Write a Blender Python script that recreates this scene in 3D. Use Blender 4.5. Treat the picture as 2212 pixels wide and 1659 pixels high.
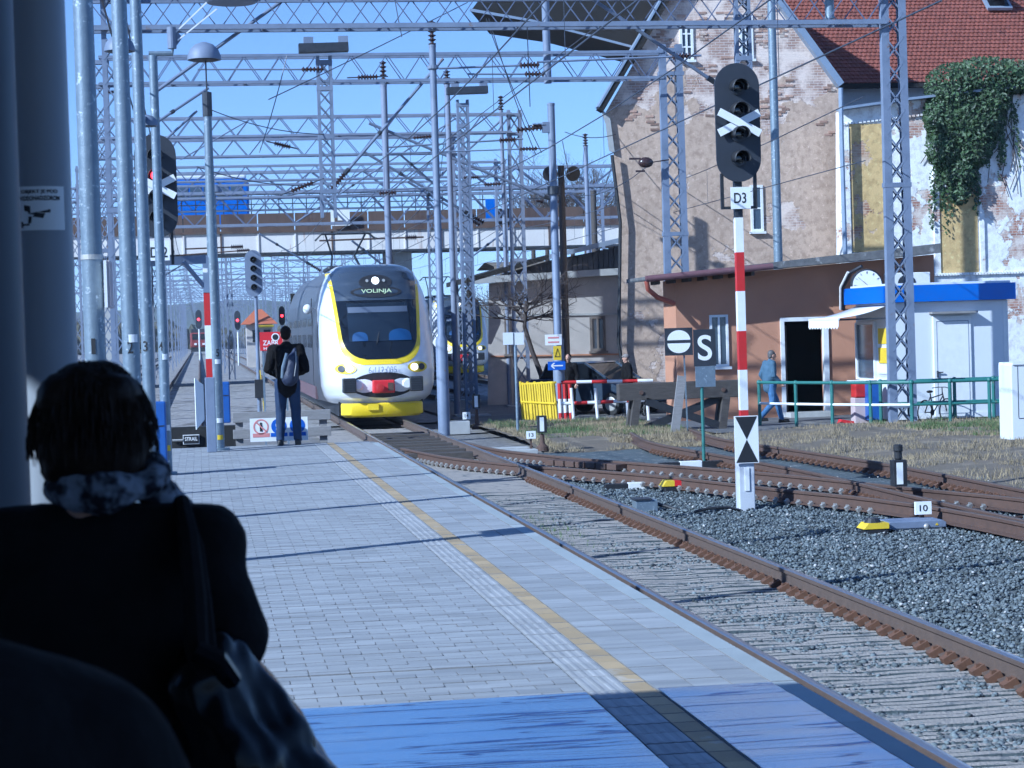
import bpy, bmesh, math, random
import numpy as np
from mathutils import Vector, Matrix, noise

for o in list(bpy.data.objects):
    bpy.data.objects.remove(o)
scene = bpy.context.scene
col = scene.collection
rnd = random.Random(7)

# ------------------------------------------------------------------ camera
# Heights are metres above the rail head, +Y runs along the platform track, +X to the right of it.
CAM_Z = 2.22
FPX = 4406.8                       # focal length in units of a 2212 px wide frame
ROLL = math.radians(1.75)
YAW, PITCH = math.radians(8.666), math.radians(-1.506)
fw = Vector((math.sin(YAW) * math.cos(PITCH), math.cos(YAW) * math.cos(PITCH), math.sin(PITCH)))
rt = Vector((math.cos(YAW), -math.sin(YAW), 0))
upv = rt.cross(fw)
cam_r = rt * math.cos(ROLL) - upv * math.sin(ROLL)
cam_u = rt * math.sin(ROLL) + upv * math.cos(ROLL)
cd = bpy.data.cameras.new('camera')
cam = bpy.data.objects.new('camera', cd)
col.objects.link(cam)
m = Matrix((cam_r, cam_u, -fw)).transposed().to_4x4()
m.translation = (0, 0, CAM_Z)
cam.matrix_world = m
cd.sensor_width = 36
cd.lens = FPX / 2212 * 36
cd.clip_start, cd.clip_end = 0.05, 9000
cd.dof.use_dof = True
cd.dof.focus_distance = 38
cd.dof.aperture_fstop = 13.0
scene.camera = cam

# ------------------------------------------------------------------ light
SUN_AZ, SUN_EL = math.radians(62), math.radians(30.5)      # the light travels towards (sin az, cos az)
ld = Vector((math.sin(SUN_AZ) * math.cos(SUN_EL), math.cos(SUN_AZ) * math.cos(SUN_EL), -math.sin(SUN_EL)))
sd = bpy.data.lights.new('sun', 'SUN')
sd.energy = 4.4
sd.angle = math.radians(0.55)
sd.color = (1.0, 0.96, 0.9)
sun = bpy.data.objects.new('sun', sd)
col.objects.link(sun)
sun.rotation_euler = ld.to_track_quat('-Z', 'Y').to_euler()
sun.location = (-20, -10, 30)

world = bpy.data.worlds.new('World')
scene.world = world
world.use_nodes = True
wn = world.node_tree.nodes
wl = world.node_tree.links
bg = wn['Background']
sky = wn.new('ShaderNodeTexSky')
sky.sky_type = 'NISHITA'
sky.sun_disc = False
sky.sun_elevation = SUN_EL
sky.sun_rotation = math.atan2(-ld.x, -ld.y)
sky.altitude = 150
sky.air_density = 1.0
sky.dust_density = 0.0
sky.ozone_density = 3.5
tn = wn.new('ShaderNodeMix'); tn.data_type = 'RGBA'; tn.blend_type = 'MULTIPLY'; tn.inputs[0].default_value = 1
tn.inputs[7].default_value = (1.06, .96, 1.06, 1)
tcw = wn.new('ShaderNodeTexCoord'); vad = wn.new('ShaderNodeVectorMath'); vad.operation = 'ADD'; vad.inputs[1].default_value = (0, 0, .062)   # thin the pale horizon band
wl.new(tcw.outputs['Generated'], vad.inputs[0]); wl.new(vad.outputs[0], sky.inputs['Vector'])
wl.new(sky.outputs[0], tn.inputs[6]); wl.new(tn.outputs[2], bg.inputs[0])
bg.inputs[1].default_value = 0.1
vs = scene.view_settings
vs.view_transform = 'Standard'
vs.look = 'None'
vs.exposure = 0.62
vs.gamma = 1
vs.use_curve_mapping = False
vs.use_white_balance = True            # the camera's own blue white balance
vs.white_balance_temperature = 5000
vs.white_balance_tint = 3
scene.cycles.max_bounces = 4
scene.cycles.volume_bounces = 0
scene.cycles.use_adaptive_sampling = True
scene.cycles.adaptive_threshold = 0.03
scene.cycles.use_denoising = True


# ------------------------------------------------------------------ pixel of a 2212x1659 frame -> point in the place
def ray(x, y):
    dx, dy = x - 1106, y - 829.5
    u = dx * math.cos(ROLL) - dy * math.sin(ROLL)
    v = -dx * math.sin(ROLL) - dy * math.cos(ROLL)
    return fw * FPX + rt * u + upv * v


def W(x, y, Y):
    d = ray(x, y)
    return Vector((0, 0, CAM_Z)) + d * (Y / d.y)


def G(x, y, z=-0.2):
    d = ray(x, y)
    return Vector((0, 0, CAM_Z)) + d * ((z - CAM_Z) / d.z)


def proj(p):
    p = Vector(p) - Vector((0, 0, CAM_Z))
    a, b, c = p.dot(fw), p.dot(rt), p.dot(upv)
    u, v = FPX * b / a, FPX * c / a
    return (1106 + u * math.cos(ROLL) - v * math.sin(ROLL), 829.5 - u * math.sin(ROLL) - v * math.cos(ROLL))


# ------------------------------------------------------------------ mesh helpers
BASE = {}


def tag(o, label=None, cat=None, group=None, kind=None):
    if label: o['label'] = label
    if cat: o['category'] = cat
    if group: o['group'] = group
    if kind: o['kind'] = kind
    return o


def thing(name, label, cat, loc=(0, 0, 0), group=None):
    o = bpy.data.objects.new(name, None)
    o.empty_display_size = 0.2
    col.objects.link(o)
    o.location = loc
    BASE[o.name] = Vector(loc)
    return tag(o, label, cat, group)


def link_mesh(name, me, mt, parent=None, base=None, kind=None):
    o = bpy.data.objects.new(name, me)
    col.objects.link(o)
    if mt is not None and not me.materials:
        me.materials.append(mt)
    if parent is not None:
        o.parent = parent
        BASE[o.name] = BASE[parent.name]
    else:
        b = Vector(base) if base is not None else Vector((0, 0, 0))
        o.location = b
        BASE[o.name] = b
    if kind: o['kind'] = kind
    return o


def frame_of(d):
    d = Vector(d).normalized()
    a = Vector((0, 0, 1)) if abs(d.z) < 0.95 else Vector((0, 1, 0))
    s = d.cross(a).normalized()
    return s, s.cross(d).normalized()


class MB:
    def __init__(s, M=None):
        s.v, s.f, s.M = [], [], M

    def add(s, vs_, fs):
        o = len(s.v)
        if s.M is not None:
            vs_ = [s.M @ Vector(p) for p in vs_]
        s.v += [tuple(p) for p in vs_]
        s.f += [tuple(i + o for i in f) for f in fs]
        return s

    def box(s, c, sz, R=None):
        x, y, z = sz[0] / 2, sz[1] / 2, sz[2] / 2
        c = Vector(c)
        vs_ = [Vector(p) for p in ((-x, -y, -z), (x, -y, -z), (x, y, -z), (-x, y, -z), (-x, -y, z), (x, -y, z), (x, y, z), (-x, y, z))]
        if R is not None: vs_ = [R @ p for p in vs_]
        return s.add([p + c for p in vs_], [(3, 2, 1, 0), (4, 5, 6, 7), (0, 1, 5, 4), (1, 2, 6, 5), (2, 3, 7, 6), (3, 0, 4, 7)])

    def bb(s, x0, x1, y0, y1, z0, z1):
        return s.box(((x0 + x1) / 2, (y0 + y1) / 2, (z0 + z1) / 2), (abs(x1 - x0), abs(y1 - y0), abs(z1 - z0)))

    def bar(s, p, q, w, h=None):
        p, q = Vector(p), Vector(q)
        a, b = frame_of(q - p)
        a, b = a * (w / 2), b * ((h or w) / 2)
        vs_ = [p - a - b, p + a - b, p + a + b, p - a + b, q - a - b, q + a - b, q + a + b, q - a + b]
        return s.add(vs_, [(3, 2, 1, 0), (4, 5, 6, 7), (0, 1, 5, 4), (1, 2, 6, 5), (2, 3, 7, 6), (3, 0, 4, 7)])

    def tube(s, pts, r, n=8, cap=True):
        pts = [Vector(p) for p in pts]
        rr = r if isinstance(r, (list, tuple)) else [r] * len(pts)
        vs_, fs = [], []
        for i, p in enumerate(pts):
            d = pts[min(i + 1, len(pts) - 1)] - pts[max(i - 1, 0)]
            if d.length < 1e-9: d = Vector((0, 0, 1))
            if i == 0:
                a, b = frame_of(d)
            else:
                dn = d.normalized()
                a = (a - dn * a.dot(dn)).normalized()
                b = dn.cross(a) * -1
                b = a.cross(dn)
            for k in range(n):
                t = 2 * math.pi * k / n
                vs_.append(p + (a * math.cos(t) + b * math.sin(t)) * rr[i])
        for i in range(len(pts) - 1):
            for k in range(n):
                k2 = (k + 1) % n
                fs.append((i * n + k, (i + 1) * n + k, (i + 1) * n + k2, i * n + k2))
        if cap:
            fs.append(tuple(range(n)))
            e = (len(pts) - 1) * n
            fs.append(tuple(e + k for k in reversed(range(n))))
        return s.add(vs_, fs)

    def prism(s, poly, vec):
        n = len(poly)
        vec = Vector(vec)
        P = [Vector(p) for p in poly]
        vs_ = P + [p + vec for p in P]
        nrm = Vector((0, 0, 0))
        for i in range(n):
            nrm += P[i].cross(P[(i + 1) % n])
        fs = [tuple(range(n)), tuple(reversed(range(n, 2 * n)))] + [(i, i + n, (i + 1) % n + n, (i + 1) % n) for i in range(n)]
        if nrm.dot(vec) > 0: fs = [tuple(reversed(f)) for f in fs]
        return s.add(vs_, fs)

    def lathe(s, c, prof, n=16, axis=(0, 0, 1), cap=True):
        c = Vector(c)
        ax = Vector(axis).normalized()
        return s.tube_prof([(c + ax * h, r) for r, h in prof], ax, n, cap)

    def tube_prof(s, pr, ax, n, cap):
        a, b = frame_of(ax)
        vs_, fs = [], []
        for p, r in pr:
            for k in range(n):
                t = 2 * math.pi * k / n
                vs_.append(p + (a * math.cos(t) + b * math.sin(t)) * r)
        for i in range(len(pr) - 1):
            for k in range(n):
                k2 = (k + 1) % n
                fs.append((i * n + k, (i + 1) * n + k, (i + 1) * n + k2, i * n + k2))
        if cap:
            fs.append(tuple(range(n)))
            fs.append(tuple((len(pr) - 1) * n + k for k in reversed(range(n))))
        return s.add(vs_, fs)

    def ball(s, c, r, n=10):
        if not isinstance(r, (tuple, list)): r = (r, r, r)
        c = Vector(c)
        vs_, fs = [], []
        m_ = n // 2 + 1
        for i in range(m_ + 1):
            ph = math.pi * i / m_
            for k in range(n):
                t = 2 * math.pi * k / n
                vs_.append(c + Vector((r[0] * math.sin(ph) * math.cos(t), r[1] * math.sin(ph) * math.sin(t), r[2] * math.cos(ph))))
        for i in range(m_):
            for k in range(n):
                k2 = (k + 1) % n
                fs.append((i * n + k, (i + 1) * n + k, (i + 1) * n + k2, i * n + k2))
        return s.add(vs_, fs)

    def cap(s, p, q, r1, r2=None, n=10):
        p, q = Vector(p), Vector(q)
        r2 = r1 if r2 is None else r2
        d = (q - p)
        if d.length < 1e-6: return s.ball(p, r1, n)
        d.normalize()
        pts, rr = [], []
        for i in range(4):
            t = math.pi / 2 * i / 4
            pts.append(p - d * r1 * math.cos(t)); rr.append(max(r1 * math.sin(t), 1e-4))
        pts.append(p); rr.append(r1); pts.append(q); rr.append(r2)
        for i in range(3, -1, -1):
            t = math.pi / 2 * i / 4
            pts.append(q + d * r2 * math.cos(t)); rr.append(max(r2 * math.sin(t), 1e-4))
        return s.tube_prof(list(zip(pts, rr)), d, n, True)

    def mesh(s, name, base=(0, 0, 0), smooth=False, ang=40):
        me = bpy.data.meshes.new(name)
        b = Vector(base)
        me.from_pydata([(p[0] - b.x, p[1] - b.y, p[2] - b.z) for p in s.v], [], s.f)
        if smooth:
            me.shade_smooth()
            me.set_sharp_from_angle(angle=math.radians(ang))
        me.update()
        return me

    def build(s, name, mt, parent=None, smooth=False, base=None, bevel=0, kind=None, ang=40):
        b = BASE[parent.name] if parent is not None else Vector(base if base is not None else (0, 0, 0))
        o = link_mesh(name, s.mesh(name, b, smooth, ang), mt, parent, base=b, kind=kind)
        if bevel:
            md = o.modifiers.new('bevel', 'BEVEL')
            md.width = bevel
            md.segments = 2
            md.limit_method = 'ANGLE'
        return o


def grid(mb, rows):
    n = len(rows[0])
    vs_ = [p for r in rows for p in r]
    mb.add(vs_, [(i * n + k, i * n + k + 1, (i + 1) * n + k + 1, (i + 1) * n + k) for i in range(len(rows) - 1) for k in range(n - 1)])
    return mb


bench = bpy.data.scenes.new('bench')          # a side scene in which single meshes are evaluated, removed at the end


def evaluated_mesh(t):
    bench.collection.objects.link(t)
    with bpy.context.temp_override(scene=bench, view_layer=bench.view_layers[0]):
        dg = bpy.context.evaluated_depsgraph_get()
        dg.update()
    new = bpy.data.meshes.new_from_object(t.evaluated_get(dg))
    bpy.data.objects.remove(t)
    return new


def remesh(mb, name, mt, parent, voxel=0.02, smooth_it=3, wob=0.0, wscale=6, kind=None):
    b = BASE[parent.name]
    me = mb.mesh(name + '_raw', b)
    t = bpy.data.objects.new('tmp', me)
    md = t.modifiers.new('r', 'REMESH'); md.mode = 'VOXEL'; md.voxel_size = voxel
    if smooth_it:
        sm = t.modifiers.new('s', 'SMOOTH'); sm.factor = 0.5; sm.iterations = smooth_it
    new = evaluated_mesh(t)
    bpy.data.meshes.remove(me)
    new.name = name
    new.materials.clear()
    if wob:
        nv = len(new.vertices)
        co = np.empty(nv * 3, np.float32); new.vertices.foreach_get('co', co)
        nm = np.empty(nv * 3, np.float32); new.vertex_normals.foreach_get('vector', nm)
        co, nm = co.reshape(-1, 3), nm.reshape(-1, 3)
        am = np.empty(nv, np.float32)
        for i in range(nv):
            p = Vector(co[i]) * wscale
            am[i] = noise.noise(p) + 0.5 * noise.noise(p * 2.3) + 0.25 * noise.noise(Vector((p.x, p.y, p.z * .3)) * 5)
        new.vertices.foreach_set('co', (co + nm * (wob * am)[:, None]).reshape(-1))
        new.update()
    new.shade_smooth()
    return link_mesh(name, new, mt, parent, kind=kind)


def copy_tree(o, parent=None):
    c = o.copy(); col.objects.link(c); c.parent = parent
    for ch in o.children: copy_tree(ch, c)
    return c


def text(parent, s, c, h, mt, right=(1, 0, 0), up=(0, 0, 1), name='lettering', width=None, bold=.012):
    cu = bpy.data.curves.new('txt', 'FONT')
    cu.body = s; cu.align_x = 'CENTER'; cu.align_y = 'CENTER'; cu.size = 1; cu.extrude = 0; cu.offset = bold
    t = bpy.data.objects.new('tmp', cu)
    me = evaluated_mesh(t)
    bpy.data.curves.remove(cu)
    co = np.array([v.co[:] for v in me.vertices])
    mn, mx = co.min(0), co.max(0)
    ce = (mn + mx) / 2
    sy = h / (mx[1] - mn[1]); sx = (width / (mx[0] - mn[0])) if width else sy
    r, u = Vector(right).normalized(), Vector(up).normalized()
    c = Vector(c) - BASE[parent.name]
    for v in me.vertices:
        v.co = c + r * ((v.co.x - ce[0]) * sx) + u * ((v.co.y - ce[1]) * sy)
    me.materials.clear()
    return link_mesh(name, me, mt, parent)


# ------------------------------------------------------------------ materials
def mat(name, c, rough=0.6, metal=0.0, c2=None, scale=8, amt=0.5, bump=0, bscale=40, c3=None, s3=2, a3=0.5, rand=0, stretch=None, emit=None, es=0, spec=0.5, coat=0, detail=5):
    m_ = bpy.data.materials.new(name)
    m_.use_nodes = True
    nt = m_.node_tree
    N, L = nt.nodes, nt.links
    p = N['Principled BSDF']
    p.inputs['Roughness'].default_value = rough
    p.inputs['Metallic'].default_value = metal
    p.inputs['Specular IOR Level'].default_value = spec
    if coat: p.inputs['Coat Weight'].default_value = coat
    out = None
    tc = N.new('ShaderNodeNewGeometry')
    mp = N.new('ShaderNodeMapping')
    L.new(tc.outputs['Position'], mp.inputs[0])
    if stretch: mp.inputs['Scale'].default_value = stretch

    def rgb(c_):
        n = N.new('ShaderNodeRGB'); n.outputs[0].default_value = (*c_, 1); return n.outputs[0]

    def mix(a, b, fac):
        n = N.new('ShaderNodeMix'); n.data_type = 'RGBA'
        L.new(a, n.inputs[6]); L.new(b, n.inputs[7]); L.new(fac, n.inputs[0])
        return n.outputs[2]

    def nz(sc, lo, hi, det=detail):
        n = N.new('ShaderNodeTexNoise'); n.inputs['Scale'].default_value = sc; n.inputs['Detail'].default_value = det
        n.inputs['Roughness'].default_value = 0.65
        L.new(mp.outputs[0], n.inputs['Vector'])
        r = N.new('ShaderNodeMapRange'); r.inputs[1].default_value = lo; r.inputs[2].default_value = hi
        L.new(n.outputs['Fac'], r.inputs[0])
        return r.outputs[0]
    out = rgb(c)
    if c2: out = mix(out, rgb(c2), nz(scale, 0.5 - 0.25 * (1.2 - amt) - 0.05, 0.5 + 0.25 * (1.2 - amt) + .1))
    if c3: out = mix(out, rgb(c3), nz(s3, 0.72 - a3 * .4, 0.80 - a3 * .4))
    if rand:
        oi = N.new('ShaderNodeObjectInfo')
        ad = N.new('ShaderNodeMath'); ad.operation = 'ADD'
        L.new(oi.outputs['Random'], ad.inputs[0]); L.new(tc.outputs['Random Per Island'], ad.inputs[1])
        fr = N.new('ShaderNodeMath'); fr.operation = 'FRACT'; L.new(ad.outputs[0], fr.inputs[0])
        mr = N.new('ShaderNodeMapRange'); mr.inputs[3].default_value = 1 - rand; mr.inputs[4].default_value = 1 + rand
        L.new(fr.outputs[0], mr.inputs[0])
        hs = N.new('ShaderNodeHueSaturation'); L.new(mr.outputs[0], hs.inputs['Value']); L.new(out, hs.inputs['Color'])
        out = hs.outputs[0]
    L.new(out, p.inputs['Base Color'])
    if bump:
        n = N.new('ShaderNodeTexNoise'); n.inputs['Scale'].default_value = bscale; n.inputs['Detail'].default_value = 4
        L.new(mp.outputs[0], n.inputs['Vector'])
        b = N.new('ShaderNodeBump'); b.inputs['Strength'].default_value = bump; b.inputs['Distance'].default_value = 0.02
        L.new(n.outputs['Fac'], b.inputs['Height']); L.new(b.outputs[0], p.inputs['Normal'])
    if emit:
        p.inputs['Emission Color'].default_value = (*emit, 1)
        p.inputs['Emission Strength'].default_value = es
    return m_


M = {}
M['steel'] = mat('painted_steel', (.2, .235, .325), .55, 0, (.13, .16, .23), 3, .5, .1, 30, c3=(.17, .11, .08), s3=2.5, a3=.16)
M['steel_far'] = mat('painted_steel_far', (.22, .25, .335), .6, 0, (.15, .175, .25), 2, .4, c3=(.16, .11, .09), s3=1.5, a3=.16)
M['rod'] = mat('lattice_rod', (.12, .145, .23), .55, 0, (.09, .11, .18), 3, .5)
M['galv'] = mat('galvanised_steel', (.15, .19, .24), .45, .35, (.23, .28, .33), 11, .35, .12, 60, c3=(.48, .54, .6), s3=16, a3=.3)
M['dark_metal'] = mat('dark_metal', (.03, .035, .045), .5, .2, (.05, .055, .07), 8, .5)
M['black'] = mat('black_paint', (.012, .013, .016), .5, 0, (.03, .03, .035), 12, .4)
M['sig_black'] = mat('signal_black', (.022, .026, .036), .55, 0, (.034, .038, .05), 6, .4, .05, 30)
M['white'] = mat('white_paint', (.78, .79, .8), .5, 0, (.66, .67, .68), 6, .4)
M['white_sign'] = mat('white_sign', (.8, .81, .82), .45, 0, (.72, .73, .74), 5, .3)
M['red'] = mat('red_paint', (.5, .02, .02), .5, 0, (.38, .02, .02), 8, .4)
M['red_bright'] = mat('red_enamel', (.6, .025, .03), .4, 0, (.5, .02, .03), 8, .4)
M['yellow'] = mat('yellow_paint', (.75, .55, .02), .5, 0, (.6, .42, .03), 8, .4)
M['blue'] = mat('blue_paint', (.03, .1, .36), .4, 0, (.03, .085, .3), 5, .4)
M['blue_fascia'] = mat('blue_fascia', (.02, .13, .55), .35, 0, (.02, .11, .47), 3, .4)
M['green_rail'] = mat('green_railing_paint', (.03, .13, .12), .5, 0, (.05, .17, .15), 9, .5, c3=(.22, .1, .05), s3=6, a3=.2)
M['rail'] = mat('rusty_rail_side', (.1, .075, .065), .7, .2, (.14, .1, .08), 12, .5, .2, 60)
M['rail_rust'] = mat('brown_rusty_rail', (.075, .048, .039), .8, .1, (.115, .066, .048), 10, .5, .2, 60)
M['rail_top'] = mat('polished_rail_head', (.42, .43, .46), .28, .85, (.34, .34, .37), 20, .4)
M['clip'] = mat('rusty_clip', (.1, .055, .035), .85, .1, (.16, .08, .05), 20, .5)
M['bolt'] = mat('bright_bolt', (.5, .5, .48), .5, .5, (.4, .38, .36), 20, .4)
M['concrete'] = mat('concrete', (.42, .42, .41), .85, 0, (.32, .32, .32), 4, .5, .2, 60)
M['wood'] = mat('weathered_timber', (.085, .072, .065), .85, 0, (.045, .04, .037), 6, .6, .3, 30, stretch=(1, 6, 6))
M['wood_grey'] = mat('grey_plank', (.3, .29, .29), .85, 0, (.2, .19, .19), 6, .6, .3, 30, stretch=(1, 6, 6))
M['glass_dark'] = mat('dark_glass', (.008, .01, .014), .06, 0, spec=.8)
M['glass_blue'] = mat('window_glass', (.05, .07, .1), .08, 0, spec=.8)
M['asphalt'] = mat('asphalt', (.13, .13, .135), .9, 0, (.09, .09, .1), 12, .5, .3, 60, c3=(.2, .19, .18), s3=.8, a3=.4)
M['skin'] = mat('skin', (.5, .3, .22), .55, 0, (.45, .26, .19), 10, .4)
M['ink'] = mat('black_ink', (.015, .016, .02), .6)
M['ink_white'] = mat('white_ink', (.8, .8, .8), .5)
M['lamp_red'] = mat('red_lamp', (.5, .01, .01), .3, emit=(1, .02, .03), es=6)
M['lamp_white'] = mat('white_lamp', (.9, .9, .85), .3, emit=(1, .97, .9), es=1.3)
M['insul'] = mat('brown_insulator', (.035, .02, .02), .25, 0, (.05, .03, .03), 6, .4)
M['wire'] = mat('overhead_wire', (.09, .1, .13), .5, .5)
M['rubber'] = mat('rubber', (.015, .015, .016), .8)

# ================================================================== GROUND
def sheet(name, pts, mt, z, kind='structure'):
    me = bpy.data.meshes.new(name)
    me.from_pydata([(p[0], p[1], z) for p in pts], [], [tuple(range(len(pts)))])
    return link_mesh(name, me, mt, kind=kind)


M['dirt'] = mat('gravelly_earth', (.22, .21, .205), .95, 0, (.1, .097, .1), 7, .8, .9, 14, c3=(.3, .28, .27), s3=1.1, a3=.42)
M['grassy'] = mat('dry_turf', (.17, .135, .1), .95, 0, (.11, .095, .07), 3, .6, .5, 30, c3=(.22, .18, .13), s3=1.2, a3=.5)
M['sand'] = mat('sandy_track_bed', (.38, .34, .305), .95, 0, (.27, .25, .23), 6, .6, .8, 45, c3=(.16, .165, .17), s3=5, a3=.42)
M['stone'] = mat('ballast_stone', (.1, .12, .132), .9, 0, (.14, .158, .168), 14, .5, rand=.55, c3=(.42, .42, .4), s3=5, a3=.12)
M['stone_pale'] = mat('pale_ballast_stone', (.3, .3, .3), .9, 0, (.42, .41, .4), 14, .5, rand=.4)
M['ballast'] = mat('ballast_bed', (.06, .078, .09), .95, 0, (.1, .12, .13), 22, .6, .8, 24, c3=(.22, .22, .22), s3=6, a3=.35)
M['far_ground'] = mat('pale_yard_gravel', (.38, .36, .35), .95, 0, (.16, .155, .155), 5, .8, .9, 7, c3=(.1, .09, .085), s3=.9, a3=.42)

sheet('ground', [(-3000, -60), (3000, -60), (3000, 6000), (-3000, 6000)], M['dirt'], -.30)
sheet('yard_gravel', [(-60, 56), (60, 56), (120, 700), (-120, 700)], M['far_ground'], -.255)


def bumpy(name, x0, x1, y0, y1, dx, dy, mt, f, kind='structure'):
    mb = MB()
    nx, ny = max(2, int((x1 - x0) / dx)), max(2, int((y1 - y0) / dy))
    rows = []
    for j in range(ny + 1):
        y = y0 + (y1 - y0) * j / ny
        rows.append([(x0 + (x1 - x0) * i / nx, y, f(x0 + (x1 - x0) * i / nx, y)) for i in range(nx + 1)])
    grid(mb, rows)
    return mb.build(name, mt, smooth=True, kind=kind, ang=80)


def nn(x, y, s=1.0, k=0):
    return noise.noise(Vector((x * s, y * s, k)))


bumpy('ballast_bed', 5.55, 17, 6, 40, .12, .14, M['ballast'], lambda x, y: -.235 + .02 * nn(x, y, 3) + .03 * nn(x, y, .6, 4) - (.07 if x < 5.6 else 0))
bumpy('turf_bank', 10.75, 30, 14, 43.6, .25, .25, M['grassy'], lambda x, y: -.2 + .03 * nn(x, y, 1.2, 9) + min(.14, .1 * max(0, (x - 11.2) / 2)) - (.2 if x < 11 else 0))
bumpy('turf_bank', 6.7, 10.7, 39.5, 51, .25, .25, M['grassy'], lambda x, y: -.22 + .03 * nn(x, y, 1.2, 2) + .12 * max(0, min(1, (y - 40.5) / 2)) - (.12 if y < 40 or y > 50.8 else 0))
sheet('footpath', [(11.2, 43.7), (40, 43.7), (40, 60), (11.2, 60)], M['asphalt'], -.185)
sheet('yard_road', [(6.9, 51.1), (11.15, 51.1), (11.15, 75), (6.9, 75)], M['asphalt'], -.2)


# dark bed under the platform track; its pale cross-bars are built with the track
bumpy('track_bed', 2.72, 5.64, 8.0, 30, .1, .1, M['ballast'], lambda x, y: -.225 + .014 * nn(x, y, 4) - .05 * max(0, x - 5.5))
bumpy('track_bed', 2.72, 5.6, 30, 52, .12, .1, M['sand'], lambda x, y: -.2 + .012 * nn(x, y, 4))


# ------------------------------------------------------------------ scattered ballast stones (one mass)
def stones(name, pts, mt, smin, smax, seed):
    r = np.random.default_rng(seed)
    t = (1 + 5 ** .5) / 2
    iv = np.array([(-1, t, 0), (1, t, 0), (-1, -t, 0), (1, -t, 0), (0, -1, t), (0, 1, t), (0, -1, -t), (0, 1, -t), (t, 0, -1), (t, 0, 1), (-t, 0, -1), (-t, 0, 1)]) / 1.9
    fc = np.array([(0, 11, 5), (0, 5, 1), (0, 1, 7), (0, 7, 10), (0, 10, 11), (1, 5, 9), (5, 11, 4), (11, 10, 2), (10, 7, 6), (7, 1, 8), (3, 9, 4), (3, 4, 2), (3, 2, 6), (3, 6, 8), (3, 8, 9), (4, 9, 5), (2, 4, 11), (6, 2, 10), (8, 6, 7), (9, 8, 1)])
    P = np.array(pts)
    n = len(P)
    V = np.repeat(iv[None], n, 0) * r.uniform(.65, 1.2, (n, 12, 1))
    V *= r.uniform([.8, .6, .5], [1.3, 1.0, .85], (n, 3))[:, None, :]
    a = r.uniform(0, 6.283, n)
    ca, sa = np.cos(a)[:, None], np.sin(a)[:, None]
    V = np.stack([V[..., 0] * ca - V[..., 1] * sa, V[..., 0] * sa + V[..., 1] * ca, V[..., 2]], -1)
    tl = r.uniform(-.5, .5, n)[:, None]
    V = np.stack([V[..., 0], V[..., 1] * np.cos(tl) - V[..., 2] * np.sin(tl), V[..., 1] * np.sin(tl) + V[..., 2] * np.cos(tl)], -1)
    V *= (r.uniform(smin, smax, n) / 2)[:, None, None]
    V += P[:, None, :]
    Fs = (fc[None] + (np.arange(n) * 12)[:, None, None]).reshape(-1, 3)
    me = bpy.data.meshes.new(name)
    me.vertices.add(n * 12); me.vertices.foreach_set('co', V.reshape(-1).astype(np.float32))
    nf = len(Fs)
    me.loops.add(nf * 3); me.loops.foreach_set('vertex_index', Fs.reshape(-1).astype(np.int32))
    me.polygons.add(nf); me.polygons.foreach_set('loop_start', np.arange(0, nf * 3, 3, dtype=np.int32))
    me.update(calc_edges=True)
    return link_mesh(name, me, mt)


def in_frame(p, mrg=60):
    x, y = proj(p)
    return -mrg < x < 2212 + mrg and -mrg < y < 1659 + mrg


pts = []
rs = random.Random(3)
while len(pts) < 54000:
    u = rs.random()
    y = 9.3 / (1 - u * .72) if rs.random() < .75 else rs.uniform(9, 34)
    x = rs.uniform(5.45, 13.5)
    if 8.75 < x < 10.6 and y > 28: continue
    p = (x, y, -.235 + .02 * nn(x, y, 3) + .03 * nn(x, y, .6, 4) + rs.uniform(.0, .035))
    if in_frame(p, 300): pts.append(p)
tag(stones('ballast_stones', pts, M['stone'], .018, .055, 1), 'loose blue-grey ballast stones right of the platform track', 'gravel', kind='stuff')
pts = []
while len(pts) < 420:
    y = 9.3 / (1 - rs.random() * .72); x = rs.uniform(5.6, 13.5)
    p = (x, y, -.2 + rs.uniform(0, .02))
    if in_frame(p): pts.append(p)
tag(stones('pale_stones', pts, M['stone_pale'], .02, .05, 5), 'pale broken stones lying among the blue-grey ballast', 'gravel', kind='stuff')
pts = []
while len(pts) < 7500:
    y = 8.8 / (1 - rs.random() * .7); x = rs.uniform(3.72, 5.02)
    d = nn(x, y, 1.2, 3) + nn(x, y, 3, 8) * .5
    if d < -.4 or rs.random() > .35 + d: continue
    p = (x, y, -.2 + rs.uniform(-.012, .022))
    if in_frame(p): pts.append(p)
tag(stones('bed_stones', pts, M['stone'], .02, .058, 9), 'grey stones strewn over the sand between the platform rails', 'gravel', kind='stuff')


# ================================================================== TRACKS
def catmull(ps, step=.5):
    P = [Vector((*p, 0)) if len(p) == 2 else Vector(p) for p in ps]
    P = [P[0] * 2 - P[1]] + P + [P[-1] * 2 - P[-2]]
    out = []
    for i in range(1, len(P) - 2):
        n = max(2, int((P[i + 1] - P[i]).length / step))
        for k in range(n):
            t = k / n
            out.append(.5 * ((2 * P[i]) + (P[i + 1] - P[i - 1]) * t + (2 * P[i - 1] - 5 * P[i] + 4 * P[i + 1] - P[i + 2]) * t * t + (-P[i - 1] + 3 * P[i] - 3 * P[i + 1] + P[i + 2]) * t ** 3))
    return out + [P[-2]]


PROF = [(-.075, -.172), (-.075, -.158), (-.012, -.142), (-.009, -.05), (-.034, -.036), (-.036, -.006), (-.028, 0), (.028, 0), (.036, -.006), (.034, -.036), (.009, -.05), (.012, -.142), (.075, -.158), (.075, -.172)]


def sweep(path, prof, closed=False):
    mb = MB()
    rows = []
    for i, p in enumerate(path):
        d = (path[min(i + 1, len(path) - 1)] - path[max(i - 1, 0)]).normalized()
        s = Vector((d.y, -d.x, 0))
        rows.append([p + s * a + Vector((0, 0, b)) for a, b in prof])
    grid(mb, rows)
    return mb


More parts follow.
